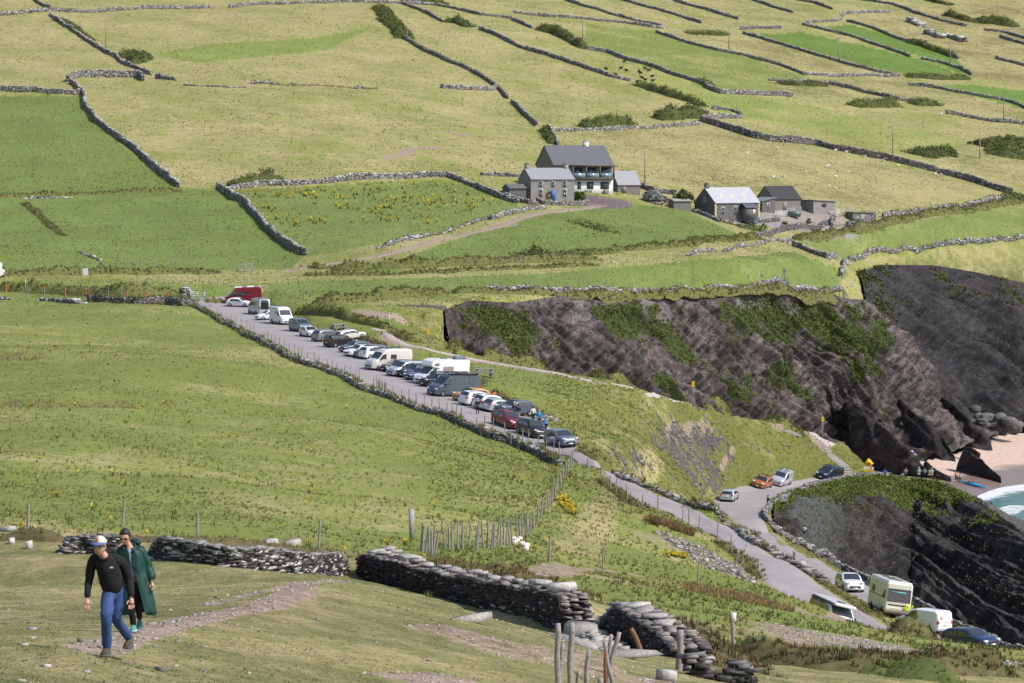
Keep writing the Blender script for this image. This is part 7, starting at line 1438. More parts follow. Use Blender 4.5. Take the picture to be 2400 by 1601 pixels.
# gates and oil tank
def gate(label, p0, p1, h, m, rmin=560, bars=5, cat='gate'):
    a, b = hit(*p0, rmin), hit(*p1, rmin); root = empty('field_gate', a, 0, label, cat); d = b-a; d.z *= 1
    for k in range(bars): z = .25+(h-.3)*k/(bars-1); tube('gate_bar', [(0,0,z),(d.x,d.y,d.z+z)], .05, m, root, 5)
    for f in (0,.5,1): tube('gate_upright', [(d.x*f,d.y*f,d.z*f),(d.x*f,d.y*f,d.z*f+h)], .07, m, root, 5)
gate('yellowish metal gate at the stone pen', q('G',(1990,572))[0], q('G',(2058,570))[0], 1.6, mat('gate_yellow', (.45,.40,.25), .6)); gate('grey wooden gate left of the grey farmhouse', q('G',(222,462))[0], q('G',(275,462))[0], 1.4, M_WOOD)
gate('yard gate between the cottage and the barn yard', q('G',(1720,515))[0], q('G',(1800,502))[0], 2.0, M_METAL); gate('row of white yard rails left of the yard gate', q('G',(1650,517))[0], q('G',(1718,514))[0], 1.5, M_FRAME); gate('grey cattle crush rails above the stone pen', q('G',(1990,528))[0], q('G',(2100,505))[0], 2.2, M_METAL, bars=6)
gate('metal gate at the end of the lane left of the dark red van', q('N',(1500,352))[0], q('N',(1610,355))[0], 1.5, M_METAL, 430); gate('field gate beside the two gateposts above the lane', q('N',(1870,128))[0], q('N',(1985,126))[0], 1.6, M_WOOD, 470)
W = cor(q('G',(1760,520))[0]); o = tube('oil_tank', [(W.x-1.6,W.y,W.z+.9),(W.x-1.5,W.y,W.z+.9),(W.x+1.5,W.y-.2,W.z+.9),(W.x+1.6,W.y-.2,W.z+.9)], [.3,.75,.75,.3], mat('tank_green', (.10,.15,.14), .35), seg=14); tag(o, 'dark green oil tank lying in the farmyard', 'tank')
# utility poles
def pole(label, base, top, rmin, arm=True, rmax=2300):
    W = hit(base[0], base[1], rmin, rmax); H_ = (ray(*top)[1]*W.y+CZ)-W.z; H_ = min(max(H_, 3), 14); root = empty('utility_pole', W, 0, label, 'pole', 'utility poles'); tube('pole', [(0,0,-.5),(.0,0,H_*.5),(.0,0,H_)], [.19,.16,.13], M_WOOD, root, 7)
    if arm:
        tube('crossarm', [(-1.0,0,H_-.35),(1.0,0,H_-.35)], .09, M_WOOD, root)
        for x in (-.9,0,.9): tube('insulator', [(x,0,H_-.3),(x,0,H_+.02)], .07, mat('insulator', (.6,.6,.62), .3), root)
    return root
pp = q('I',(487,92),(487,236),(1867,76),(1870,190))+q('J',(323,76),(325,200),(993,118),(996,230),(1497,172),(1499,286),(2012,188),(2012,292),(1033,482),(1033,512),(607,700),(610,858),(1745,565),(1748,706),(2148,600),(2148,726),(2253,432),(2257,556))
for i, lb in enumerate(('utility pole at the upper left above the gorse clump','utility pole beside the bramble wall at top centre','utility pole by the low hedge, right of top centre','utility pole in the brown field above the long wall','utility pole inside the mown green strip','utility pole right of the mown green strips','short post by the stony corner of the sheep field','utility pole right of the small stone shed','utility pole on the big dark wall, left of the bramble thicket','utility pole beside the resting cattle at the right','tallest dark pole at the right edge')): pole(lb, pp[2*i+1], pp[2*i], 560, arm=i not in (6,7,8,9,10))
# signs, poles, tables, paths and steps beside the car park
YEL = mat('sign_yellow', (.78,.46,.02), .5); WH = mat('sign_white', (.75,.76,.78), .5); BLU = mat('sign_blue', (.08,.12,.45), .5)
def sign(label, base, top, rmin, kind='diamond', sz=.75, m=YEL, rmax=2300):
    W = hit(base[0], base[1], rmin, rmax); H_ = max(1.4, (ray(*top)[1]*W.y+CZ)-W.z); root = empty('warning_sign' if kind else 'marker_pole', W, 0, label, 'sign' if kind else 'pole'); tube('post', [(0,0,-.3),(0,0,H_)], .05, M_METAL, root, 6)
    if kind == 'diamond': s = sz/2**.5; V = [(0,-.07,H_-2*s),(s,-.07,H_-s),(0,-.07,H_),(-s,-.07,H_-s)]; V = V+[(a,b+.03,c) for a,b,c in V]; mesh_np('panel', np.array(V), [np.array([[0,1,2,3],[7,6,5,4]]), np.array([[0,4,5,1],[1,5,6,2],[2,6,7,3],[3,7,4,0]])], [m], parent=root); mesh_np('symbol', np.array([(-.16,-.085,H_-s-.2),(.2,-.085,H_-s-.2),(.06,-.085,H_-s+.22),(-.02,-.085,H_-s+.05)])*np.array([sz/.75,1,1]), np.array([[0,1,2,3]]), [BLK], parent=root)
    if kind == 'tall': box_part('panel', (0,-.08,H_-.4), (.42,.04,.8), m, root, .02)
    return root
sg = sign('yellow diamond warning sign above a white and yellow notice board', q('C',(1137,305))[0], q('C',(1137,193))[0], 380, 'diamond', 1.05)
Hh_ = max(c.location.z for c in sg.children); zt_ = (ray(*q('C',(1137,193))[0])[1]*sg.location.y+CZ)-sg.location.z
box_part('notice_board', (0,-.09,zt_-1.45), (1.45,.05,.34), WH, sg, .01); box_part('notice_strip', (0,-.09,zt_-1.78), (1.45,.05,.28), YEL, sg, .01); box_part('blue_panel', (.55,-.09,zt_-2.2), (.42,.05,.42), BLU, sg, .01)
box_part('board_symbol', (-.25,-.125,zt_-1.45), (.2,.02,.2), YEL, sg, .01); tube('prohibition_ring', [(.3+.13*math.cos(t),-.13,zt_-1.45+.13*math.sin(t)) for t in np.linspace(0,6.28,13)], .022, mat('sign_red', (.5,.03,.05), .5), sg); tube('prohibition_bar', [(.21,-.13,zt_-1.36),(.39,-.13,zt_-1.54)], .02, mat('sign_red', (.5,.03,.05), .5), sg)
sign('yellow warning panel on a pole beside the gravel path', q('O',(1018,726))[0], q('O',(1012,574))[0], 380, 'tall', rmax=445); sign('yellow warning panel on a pole halfway along the cliff edge path', q('H',(693,724))[0], q('H',(687,628))[0], 350, 'tall', rmax=430); sign('yellow warning panel on a pole above the stone steps', q('H',(1342,910))[0], q('H',(1341,805))[0], 380, 'tall', rmax=450); sign('plain pale pole at the bend of the gravel path', q('O',(712,575))[0], q('O',(702,440))[0], 380, None, rmax=450)
sign('thin pole with a small round plate above the dark hedge bank at left', q('N',(202,300))[0], q('N',(197,178))[0], 430, None); 
W = hit(*q('N',(672,162))[0], 440); o = box_part('white_sign', W+Vector((0,0,.8)), (.9,.05,1.2), WH, None, .02); tag(o, 'small square white sign on the lane bank', 'sign')
o = tree('leafy grey stump standing alone above the white motorhome', q('O',(1230,832))[0], .45, 1.6, G_BR, 'stump', 'stump', 330, .3, stemh=1.0)
def picnic(label, at, rmin, s=1., yaw=0., stone=False):
    root = empty('picnic_table', hit(*at, rmin), yaw, label, 'table'); m = mat('stone_grey', (.26,.25,.24), .85) if stone else M_WOOD
    box_part('table_top', (0,0,.78*s), (2.0*s,.8*s,.1*s), m, root, .02)
    for y in (-.75,.75): box_part('bench', (0,y*s,.45*s), (2.0*s,.3*s,.09*s), m, root, .02)
    for x in (-.7,.7): box_part('leg', (x*s,0,.37*s), (.16*s,.7*s,.76*s), m, root, .02); [box_part('bench_leg', (x*s,y*s,.2*s), (.14*s,.22*s,.42*s), m, root, .02) for y in (-.75,.75)]
picnic('stone picnic table on the grass behind the white motorhome', q('O',(1460,950))[0], 300, 1.25, .15, True); picnic('wooden bench table on a pale slab beside the upper car park', q('O',(315,586))[0], 380, 1.15, .5)
picnic('left picnic table in front of the tall white fronted house', q('G',(562,372))[0], 580, 1.0, .4); picnic('right picnic table in front of the tall white fronted house', q('G',(590,372))[0], 580, 1.0, .4)
M_GRAV = mat('pale_gravel', (.42,.37,.345), .95, noise=.25, scale=5, bump=.4)
def ribbon(name, pts, w, m, rmin, rmax=2300, dz=.06, step=.8):
    P = path_w(pts, rmin, step, rmax); d = np.gradient(P[:,:2], axis=0); d /= np.linalg.norm(d, axis=1, keepdims=True)+1e-9; nn = np.stack([-d[:,1], d[:,0]], 1); u = np.linspace(-.5,.5,5); ww = w*(1+.3*fbm(np.arange(len(P))*.3, np.zeros(len(P)), None, 2, 3))
    X = P[:,None,0]+nn[:,None,0]*u*ww[:,None]; Y = P[:,None,1]+nn[:,None,1]*u*ww[:,None]; Zz = Hs(X,Y)+dz-(np.abs(u)>.45)*(dz+.03); U = np.arange(X.size).reshape(X.shape); F = np.stack([U[:-1,:-1],U[:-1,1:],U[1:,1:],U[1:,:-1]],-1).reshape(-1,4)
    o = mesh_np(name, np.stack([X,Y,Zz],-1).reshape(-1,3), F, [m], smooth=True); tag(o, kind='structure')
ribbon('gravel_path', q('O',(560,568),(640,580),(700,598),(720,630),(770,668),(840,700),(920,718),(1000,735),(1150,765),(1300,803),(1500,835),(1640,857),(1780,885),(1940,912),(2080,935),(2200,965),(2351,992)), 1.5, M_GRAV, 340, 450, .1)
ribbon('gravel_path', q('H',(250,632),(380,662),(500,690),(600,705),(700,720)), 1.2, M_GRAV, 330, 430, .1)
ribbon('gravel_path', q('H',(1250,872),(1310,905),(1380,920),(1330,935)), 2.2, M_GRAV, 360, 450, .1)
ribbon('farm_track', q('I',(1330,1243),(1500,1215),(1700,1187),(1900,1137),(2100,1087),(2250,1052),(2351,1032))+q('G',(100,553),(240,507),(400,482),(560,466),(620,458)), .9, mat('track_earth', (.27,.23,.17), .95, noise=.3, scale=2), 500, dz=.12, step=2)
def steps(label, a, b, n, w, rmin, rmax):
    A, B = hit(*a, rmin, rmax), hit(*b, rmin, rmax); root = empty('stone_steps', B, 0, label, 'steps'); m = mat('step_concrete', (.46,.43,.42), .9, noise=.2, scale=4)
    for k in range(n):
        f = k/(n-1); p = A*(1-f)+B*f-B; p.z = float(Hs(p.x+B.x, p.y+B.y))-B.z; box_part('step', p+Vector((0,0,.02)), (w*(.75+.35*f),.42,.20), m, root, .02, yaw=-.08)
steps('long flight of pale stone steps climbing from the turning place', q('H',(1315,932))[0], q('H',(1458,1092))[0], 19, 2.4, 370, 440); steps('short flight of pale steps high on the slope', q('H',(1150,878))[0], q('H',(1205,900))[0], 7, 1.5, 360, 440)
# ---------------------------------------------------------------- rocks of the beach
M_FIN = rock_mat('dark_fin_rock', (.030,.026,.030), (.11,.095,.10), (.05,.06,.02))
def fin(label, pts, rr, back, front, dz=0, seed=1, name='rock_fin', rise=0., struct=False):
    n = 70; C = resample(np.array([(ray(x,y)[0]*r, r, CZ+ray(x,y)[1]*r) for (x,y), r in zip(pts, rr)]), n)
    m = 22; v = np.linspace(-1,1,m); P = np.empty((n,m,3)); H_ = C[:,2]-Hs(C[:,0],C[:,1])
    w = np.where(v < 0, front*.55, back)*np.clip(H_[:,None]/4,.25,3.0); s = np.sign(v)*np.abs(v)**1.15
    P[...,0] = C[:,None,0] - s*w*.45; P[...,1] = C[:,None,1]+s*w; g = Hs(P[...,0], P[...,1])-1.2; f = np.abs(v)**1.1; P[...,2] = C[:,None,2]*(1-f)+g*f
    x,y,z = P[...,0],P[...,1],P[...,2]; qq = x*.8+z; d = 1.5*facet(qq/3.5, (x-z)/7, y/6, seed)+.9*facet(qq/1.3, (x-z)/3, y/3, seed+1)+.3*fbm(x,y,z,3,seed+2)
    sc_ = np.clip(H_[:,None]/5,.15,1)*(1-.55*np.exp(-(v/.12)**2)); P[...,0] += d*.4*sc_; P[...,1] += d*np.where(v<0,-1,1)*sc_; P[...,2] += .5*d*sc_
    U = np.arange(n*m).reshape(n,m); F = np.stack([U[:-1,:-1],U[1:,:-1],U[1:,1:],U[:-1,1:]],-1).reshape(-1,4); o = mesh_np(name, P.reshape(-1,3), F, [M_FIN], col=np.zeros((n*m,3)), colname='Zone'); tag(o, label, 'rock', 'slanting rock fins on the beach'); return o
fin('longest slanting rock fin running down to the beach, nearest the steps', q('L',(130,180),(330,300),(480,385),(600,480),(770,640),(870,745),(985,895)), (556,553,551,549,547,546,545), 2.5, 1.8, seed=3)
fin('lower dark rock fin under the longest one, above the warning sign', q('L',(0,420),(120,470),(260,600),(400,730),(560,800),(720,860)), (560,556,553,552,552,551), 2, 1.2, seed=13)
fin('broad slanting rock fin behind the white surfboard', q('L',(700,150),(900,330),(1050,420),(1160,540),(1230,650),(1290,755)), (575,572,570,569,568,567), 3, 5, seed=23)
fin('slanting rock fin reaching furthest right onto the dry sand', q('L',(1150,120),(1290,230),(1420,340),(1540,470),(1600,520),(1655,588)), (592,589,587,586,586,586), 3, 5, seed=33)
fin('small jagged rock fin left of the kayakers', q('L',(962,830),(985,795),(1040,850),(1100,893),(1180,935),(1255,968)), (545,544,543,542,541,541), 1.5, 2.2, seed=43)
fin('isolated dark pointed rock standing in the middle of the beach', q('L',(1318,830),(1372,698),(1440,712),(1530,790),(1560,790),(1640,860),(1700,912),(1772,975)), (556,555,554,553,552,550,549,547), 2.5, 2.5, seed=53)
fin('low black rock at the sand edge above the isolated rock', q('L',(1385,650),(1430,640),(1470,655),(1515,680),(1568,712)), (571,570,569,568,567), 1.5, 2, seed=63)
rgB = np.random.default_rng(5)
for i, (p, s) in enumerate(zip(q('L',(1500,265),(1545,340),(1640,352),(1775,355),(1715,440),(1600,430),(1865,400),(1900,462),(1940,430),(1500,420),(1700,525),(1570,395)), (2.4,2.2,3.2,2.8,2.6,2.4,3.4,3.8,2.6,3.0,1.8,2.4))):
    W = np.array([ray(*p)[0]*(602-i*.7), 602-i*.7, CZ+ray(*p)[1]*(602-i*.7)]); W[2] = max(W[2], float(Hs(W[0],W[1]))+.3)
    bm = bmesh.new(); bmesh.ops.create_icosphere(bm, subdivisions=2, radius=s/2)
    for v in bm.verts: k = 1+.28*float(facet(v.co.x/s*2+i*9, v.co.y/s*2, v.co.z/s*2, 71)); v.co = Vector((v.co.x*k*rgB.uniform(1.15,1.2), v.co.y*k, v.co.z*k*.72))
    me = bpy.data.meshes.new('boulder'); bm.to_mesh(me); bm.free(); me.materials.append(M_STONEN); a = me.color_attributes.new('Col','FLOAT_COLOR','POINT'); c_ = rgB.uniform(.07,.18); a.data.foreach_set('color', np.tile([c_,c_*.93,c_*.92,1], len(me.vertices)).astype(np.float32)); o = bpy.data.objects.new('boulder', me); link(o); o.location = W; tag(o, 'rounded boulder in the pile at the foot of the far cliff', 'boulder', 'boulders at the back of the beach')
# ---------------------------------------------------------------- people
SKIN = mat('skin', (.52,.30,.22), .55); HAIRD = mat('dark_hair', (.025,.018,.016), .6)
def cloth(n, c, r=.85): return mat('cloth_'+n, c, r, noise=.12, scale=20)
CL = dict(black=cloth('black',(.012,.012,.014)), white=cloth('white',(.65,.65,.68)), blue=cloth('blue',(.02,.24,.60)), red=cloth('red',(.35,.03,.04)), grey=cloth('grey',(.30,.32,.36)), navy=cloth('navy',(.02,.03,.07)), khaki=cloth('khaki',(.40,.33,.24)), orange=cloth('orange',(.70,.14,.04)), teal=cloth('teal',(.35,.45,.48)), pink=cloth('pink',(.45,.28,.33)), jeans=cloth('denim',(.045,.085,.20)), maroon=cloth('maroon',(.16,.02,.04)), green=cloth('coat_green',(.018,.085,.075),.45), royal=cloth('royal',(.03,.10,.45)))
def skinned(name, J, E, R_, m, parent, lv=1):
    me = bpy.data.meshes.new(name); me.from_pydata([tuple(j) for j in J], E, []); o = bpy.data.objects.new(name, me); link(o, parent); me.materials.append(m)
    md = o.modifiers.new('skin', 'SKIN'); md.use_smooth_shade = True
    for i, r in enumerate(R_): me.skin_vertices[0].data[i].radius = r if isinstance(r, tuple) else (r, r)
    me.skin_vertices[0].data[0].use_root = True
    if lv: s = o.modifiers.new('sub', 'SUBSURF'); s.levels = lv; s.render_levels = lv
    return o
def person_small(label, at, rmin, top, legs='navy', hair=HAIRD, face=0., pose='stand', cat='person', rmax=2300, s=1., grp=None, hat=None, W=None):
    W = W or hit(at[0], at[1], rmin, rmax); root = empty('person', W, face, label, cat, grp); c, sn = 1, 0
    if pose == 'sit': hp, kn, an = .18, [(.12,-.42,.42),(-.12,-.42,.40)], [(.12,-.75,.05),(-.12,-.70,.05)]; ch, nk, hd = (0,.02,.55), (0,-.02,.72), (0,-.05,.86); hands = [(.2,-.35,.35),(-.2,-.35,.35)]; el = [(.28,-.08,.42),(-.28,-.08,.42)]
    elif pose == 'bend': hp, kn, an = .88, [(.10,-.06,.48),(-.10,.02,.48)], [(.11,.02,.06),(-.11,.06,.06)]; ch, nk, hd = (0,-.30,1.18), (0,-.42,1.30), (0,-.53,1.36); hands = [(.12,-.52,.80),(-.12,-.50,.80)]; el = [(.24,-.42,1.0),(-.24,-.40,1.0)]
    else: hp, kn, an = .90, [(.10,-.04,.48),(-.10,.04,.48)], [(.11,.04,.06),(-.12,-.02,.06)]; ch, nk, hd = (0,0,1.32), (0,0,1.50), (0,-.03,1.64); hands = [(.20,-.26,1.02),(-.30,-.02,.82)]; el = [(.27,.0,1.12),(-.28,.04,1.12)]
    J = [(0,0,hp),ch,nk,hd,(.19,ch[1],ch[2]+.10),el[0],hands[0],(-.19,ch[1],ch[2]+.10),el[1],hands[1],(.09,0,hp-.06),kn[0],an[0],(an[0][0],an[0][1]-.16,an[0][2]-.02),(-.09,0,hp-.06),kn[1],an[1],(an[1][0],an[1][1]-.16,an[1][2]-.02)]
    J = [Vector(j)*s for j in J]; E = [(0,1),(1,2),(2,3),(1,4),(4,5),(5,6),(1,7),(7,8),(8,9),(0,10),(10,11),(11,12),(12,13),(0,14),(14,15),(15,16),(16,17)]
    skinned('body', J, E, [.11,.12,.055,.105,.05,.04,.035,.05,.04,.035,.08,.055,.04,.03,.08,.055,.04,.03], SKIN, root)
    skinned('jacket', [J[0],J[1],J[2],J[4],J[5],J[6]*.85+J[5]*.15,J[7],J[8],J[9]*.85+J[8]*.15], [(0,1),(1,2),(1,3),(3,4),(4,5),(1,6),(6,7),(7,8)], [.15,.17,.075,.075,.06,.05,.075,.06,.05], CL[top], root)
    sh = legs == 'khaki'; e = [J[11]*.95+J[10]*.05, J[15]*.95+J[14]*.05]
    if sh: skinned('shorts', [J[0]-Vector((0,0,.02)),J[10],e[0],J[14],e[1]], [(0,1),(1,2),(0,3),(3,4)], [.145,.105,.08,.105,.08], CL[legs], root)
    else: skinned('trousers', [J[0]-Vector((0,0,.02)),J[10],J[11],J[12],J[14],J[15],J[16]], [(0,1),(1,2),(2,3),(0,4),(4,5),(5,6)], [.145,.105,.07,.055,.105,.07,.055], CL[legs], root)
    bm = bmesh.new(); bmesh.ops.create_uvsphere(bm, u_segments=10, v_segments=7, radius=.118*s); [setattr(v, 'co', v.co+J[3]+Vector((0,.022,.035))) for v in bm.verts]; me = bpy.data.meshes.new('hat' if hat else 'hair'); bm.to_mesh(me); bm.free(); me.materials.append(CL[hat] if hat else hair); link(bpy.data.objects.new('hat' if hat else 'hair', me), root)
    return root
GREYH = mat('grey_hair', (.45,.42,.40), .7); GP = 'visitors around the car park'; GBH = 'people on the beach'
for a in (('person in a long black coat with pale hair standing by the boxy white car', q('F',(1150,822))[0], 255, 'black', 'black', GREYH, .4), ('person in a dark waistcoat and white cap beside the dark red car', q('F',(1520,855))[0], 262, 'navy', 'navy', HAIRD, .6, 'stand', 'white'), ('tall person in a dark shirt and beige shorts', q('F',(1562,883))[0], 262, 'navy', 'khaki', HAIRD, -.4), ('person in a white blouse beside the broken slabs', q('F',(1707,900))[0], 255, 'white', 'black', HAIRD, .2), ('person in a bright blue jacket standing upright by the black car', q('F',(1770,940))[0], 250, 'blue', 'navy', GREYH, .1), ('white haired person in a blue jacket bending forward by the black car', q('F',(1838,1000))[0], 245, 'blue', 'navy', GREYH, -.9, 'bend'),
  ('person in a salmon top between the white cars', q('F',(1316,735))[0], 262, 'orange', 'navy', HAIRD, 0), ('person in black standing in the road by the parapet bend, looking at a phone', q('C',(521,503))[0], 320, 'black', 'teal', HAIRD, 1.2), ('tall dark haired person behind the grey blue car', q('F',(1462,822))[0], 262, 'black', 'black', HAIRD, .3)):
    person_small(a[0], a[1], a[2], a[3], a[4], a[5], a[6], *( [a[7]] if len(a) > 7 else []), hat=a[8] if len(a) > 8 else None, grp=GP)
W = hit(*q('C',(742,700))[0], 240)+Vector((0,0,1.05)); person_small('person in a white shirt sitting on the parapet wall above the gully', None, 0, 'white', 'black', HAIRD, 2.6, 'sit', W=W, grp=GP)
def parapet(p): return hit(*q('L',p)[0], 395, 470)
for lb, p, tp, lg, ps, f, hr in (('person in a royal blue jacket sitting on the end of the parapet wall', (555,965), 'royal','navy','sit',3.0,HAIRD), ('person in maroon standing on the sand left of the sitting group', (722,928), 'maroon','maroon','stand',1,HAIRD), ('person in pale pink sitting at the wall above the blue surfboards', (772,955), 'pink','black','sit',2.8,HAIRD), ('broad person in pale grey teal sitting right of the blue surfboards', (915,955), 'teal','teal','sit',3.1,GREYH), ('person in grey sitting on the wall, left of the last three', (972,955), 'grey','black','sit',2.7,HAIRD), ('person in dark olive sitting on the wall, left of the last two', (1025,962), 'khaki','khaki','sit',3.0,HAIRD), ('person in pale grey sitting beside the last one on the wall', (1050,960), 'teal','khaki','sit',3.2,GREYH), ('person in black sitting at the right end of the wall group', (1090,968), 'black','black','sit',2.4,mat('blond_hair',(.45,.30,.14),.7))):
    t_, m_ = ray(*q('L',p)[0]); W = Vector((float(t_)*416, 416, CZ+float(m_)*416)) if ps == 'sit' else hit(*q('L',p)[0], 480, 600); person_small(lb, None, 0, tp, lg, hr, f, ps, W=W, grp=GBH, s=1.15 if ps == 'sit' else 1.)
for lb, p, tp, lg, ps, f in (('person in an orange jacket standing by the kayak', (1300,1012), 'orange','black','stand',.8), ('person in grey standing between the orange jacket and the kayak', (1345,1035), 'grey','black','stand',.2), ('person bending over the bow of the kayak', (1322,1038), 'navy','black','bend',-1.2), ('person in white sitting on the longest rock fin, left one', (838,735), 'white','navy','sit',.5), ('person in blue sitting on the longest rock fin, right one', (860,750), 'royal','white','sit',.5), ('person in red sitting beside the white surfboard', (1228,735), 'red','red','sit',-.6), ('person in black sitting beside the white surfboard', (1190,735), 'black','black','sit',.3), ('leftmost of the people by the boulders, in black', (1830,520), 'black','navy','stand',.2), ('person in light blue by the boulders', (1846,525), 'royal','white','stand',.2), ('person in maroon by the boulders', (1866,518), 'maroon','navy','stand',.6), ('person in white top and black trousers by the boulders', (1886,522), 'white','black','stand',-.4), ('dark figure at the water edge above the headland rock', (1666,1328), 'black','black','stand',0)):
    r0 = 500 if p[1] > 700 else 560; person_small(lb, q('L',p)[0], 505 if 'fin' not in lb else 540, tp, lg, HAIRD, f, ps, grp=GBH)
# kayak and surfboards
def lens(name, label, cat, a, b, w, h, m, rmin, up=0., parent=None):
    A, B = (a, b) if isinstance(a, Vector) else (hit(*a, rmin), hit(*b, rmin)); n, k = 15, 10; V = []
    for i in range(n):
        f = i/(n-1); p = A*(1-f)+B*f; s = math.sin(math.pi*max(.02,min(.98,f)))**.7; d = (B-A).normalized(); sd_ = Vector((-d.y,d.x,0))
        for j in range(k): t = j*2*math.pi/k; V.append(tuple(p+sd_*w*s*math.cos(t)+Vector((0,0,up+h*s*math.sin(t)+.25*h*(2*f-1)**2))))
    U = np.arange(n*k).reshape(n,k); o = mesh_np(name, V, [np.stack([U[:-1],np.roll(U,-1,1)[:-1],np.roll(U,-1,1)[1:],U[1:]],-1).reshape(-1,4), U[0][::-1][None], U[-1][None]], [m], smooth=True, parent=parent); tag(o, label, cat); return o
BL_ = mat('kayak_blue', (.01,.32,.62), .3, spec=.6); ky = lens('kayak', 'long bright blue kayak in the shallow water', 'kayak', q('L',(1330,1032))[0], q('L',(1625,1108))[0], .42, .30, BL_, 500, .30)
A_k, B_k = hit(*q('L',(1330,1032))[0], 500), hit(*q('L',(1625,1108))[0], 500); pk = A_k*.57+B_k*.43; person_small('paddler in an orange and blue vest sitting in the kayak', None, 0, 'orange', 'navy', HAIRD, 1.2, 'sit', W=pk+Vector((0,0,.35)), grp=GBH)
pd = tube('paddle', [tuple(pk+Vector((-1.1,-.4,.55))), tuple(pk+Vector((0,-.1,.95))), tuple(pk+Vector((1.1,.3,1.4)))], [.05,.02,.05], BLK); tag(pd, 'black paddle held by the person in the kayak', 'paddle')
lens('surfboard', 'pale blue surfboard lying on the sand behind the wall sitters, upper one', 'surfboard', q('L',(800,925))[0], q('L',(870,938))[0], .35, .12, mat('board_blue', (.30,.60,.75), .4), 500, .2); lens('surfboard', 'pale blue surfboard lying on the sand behind the wall sitters, lower one', 'surfboard', q('L',(815,940))[0], q('L',(890,948))[0], .35, .12, mat('board_blue', (.30,.60,.75), .4), 500, .2)
lens('surfboard', 'white surfboard lying on the sand beside the blue towel', 'surfboard', q('L',(560,866))[0], q('L',(640,870))[0], .35, .12, mat('board_white', (.75,.77,.8), .4), 500, .2); W = hit(*q('L',(665,872))[0], 500)
tw = box_part('towel', W+Vector((0,0,.12)), (3.2,1.4,.1), mat('towel_blue', (.06,.16,.55), .9), None, .04, .2); tag(tw, 'blue towel spread on the sand with a red bag on it', 'towel'); bg_ = box_part('bag', W+Vector((-.3,-.3,.32)), (.7,.4,.35), mat('bag_red', (.55,.06,.05), .8), None, .08); tag(bg_, 'small red bag on the blue towel', 'bag')
W = hit(*q('L',(1118,742))[0], 555); sb = lens('surfboard', 'white surfboard standing upright against the rock', 'surfboard', W+Vector((-.2,0,0)), W+Vector((.5,.5,3.0)), .52, .08, mat('board_white', (.75,.77,.8), .4), 555)
# ---------------------------------------------------------------- sheep and cattle
WOOL = mat('wool', (.74,.70,.62), .95, noise=.15, scale=9); BLKH = mat('black_hide', (.012,.011,.012), .6); DKF_ = mat('dark_face', (.03,.028,.027), .8); WHH = mat('white_hide', (.6,.58,.55), .8)
def animal(kind, lying, m, fm):
    s = 1. if kind == 'sheep' else 1.35; hz = (.38 if lying else .62)*s; J = [(0,0,hz),(.30*s,0,hz+.02),(-.28*s,0,hz),(-.44*s,0,hz+.16*s),(-.58*s,0,hz+.24*s),(-.72*s,0,hz+.14*s)]; E = [(0,1),(0,2),(2,3),(3,4),(4,5)]; r_ = [(.22*s,.25*s),(.19*s,.21*s),(.18*s,.21*s),(.10*s,.12*s),(.075*s,.085*s),(.045*s,.05*s)]
    for x, y in ((-.28,.11),(-.28,-.11),(.30,.11),(.30,-.11)):
        i = len(J); kx = x+(.0 if not lying else -.12)
        if lying: J += [(x*s,y*1.6*s,hz*.5),(kx*s,y*1.9*s,.06)]
        else: J += [(x*s,y*s,hz*.62),((x+(.04 if x > 0 else -.02))*s,y*s,hz*.34),(x*s,y*s,.02)]
        E.append((1 if x > 0 else 2, i)); E.append((i, i+1)); r_ += [.07*s,.04*s] 
        if not lying: E.append((i+1, i+2)); r_ += [.03*s]
    root = empty(kind if kind == 'sheep' else 'cow', (0,0,0)); b = skinned('body', J, E, r_, m, root, 1)
    for y in (-1,1): skinned('ear', [(-.55*s,y*.06*s,hz+.28*s),(-.54*s,y*.17*s,hz+.27*s)], [(0,1)], [.03*s,.015*s], fm, root, 0)
    skinned('muzzle', [(-.66*s,0,hz+.19*s),(-.76*s,0,hz+.11*s)], [(0,1)], [.062*s,.045*s], fm, root, 0); skinned('tail', [(.42*s,0,hz+.05*s),(.48*s,0,hz-.2*s)], [(0,1)], [.03*s,.015*s], m, root, 0)
    return root
def herd(protos, spots, group, cat, labelf, rmin=600):
    rg = random.Random(9); used = set()
    for i, p in enumerate(spots):
        k = i % len(protos); src = protos[k]; root = src if k not in used else src.copy()
        if k in used:
            link(root)
            for c in src.children: d = c.copy(); link(d); d.parent = root
        used.add(k); root.location = hit(p[0], p[1], rmin); root.rotation_euler = (0,0,rg.choice([0,.4,-.4,3.14,2.8,3.5,1.3])); tag(root, labelf(i), cat, group)
shp = q('J',(1080,712),(1220,684),(1347,688),(1365,714),(1445,771),(1457,765),(1350,798),(1200,818),(1225,825),(1247,815),(1545,798),(1485,815),(1457,863),(1485,868),(1925,940),(1690,975),(1465,988),(1970,528))
herd([animal('sheep',False,WOOL,DKF_), animal('sheep',True,WOOL,WOOL)], shp, 'sheep in the field above the long cottage', 'sheep', lambda i: 'pale woolly sheep grazing in the dry field' if i < 14 else ('white sheep beside the low wall at the foot of the sheep field','white sheep on the grass above the stone pen','white sheep behind the flat roofed outhouse','white sheep lying high in the upper pasture')[i-14])
herd([animal('sheep',True,WOOL,DKF_)], q('J',(1485,694),(1535,702),(1620,722),(1705,742),(1775,764),(1945,803),(1970,806)), 'sheep resting along the big dark wall', 'sheep', lambda i: 'sheep resting in the shade of the big dark wall')
herd([animal('cow',True,BLKH,BLKH), animal('cow',False,BLKH,BLKH)], q('J',(515,288),(500,322),(432,321),(526,333),(475,346),(612,324),(583,332),(628,331),(597,361),(590,344),(643,355),(645,380),(575,380),(612,376)), 'black cattle resting in the upper pasture', 'cow', lambda i: 'black cow in the group resting left of the long upper wall')
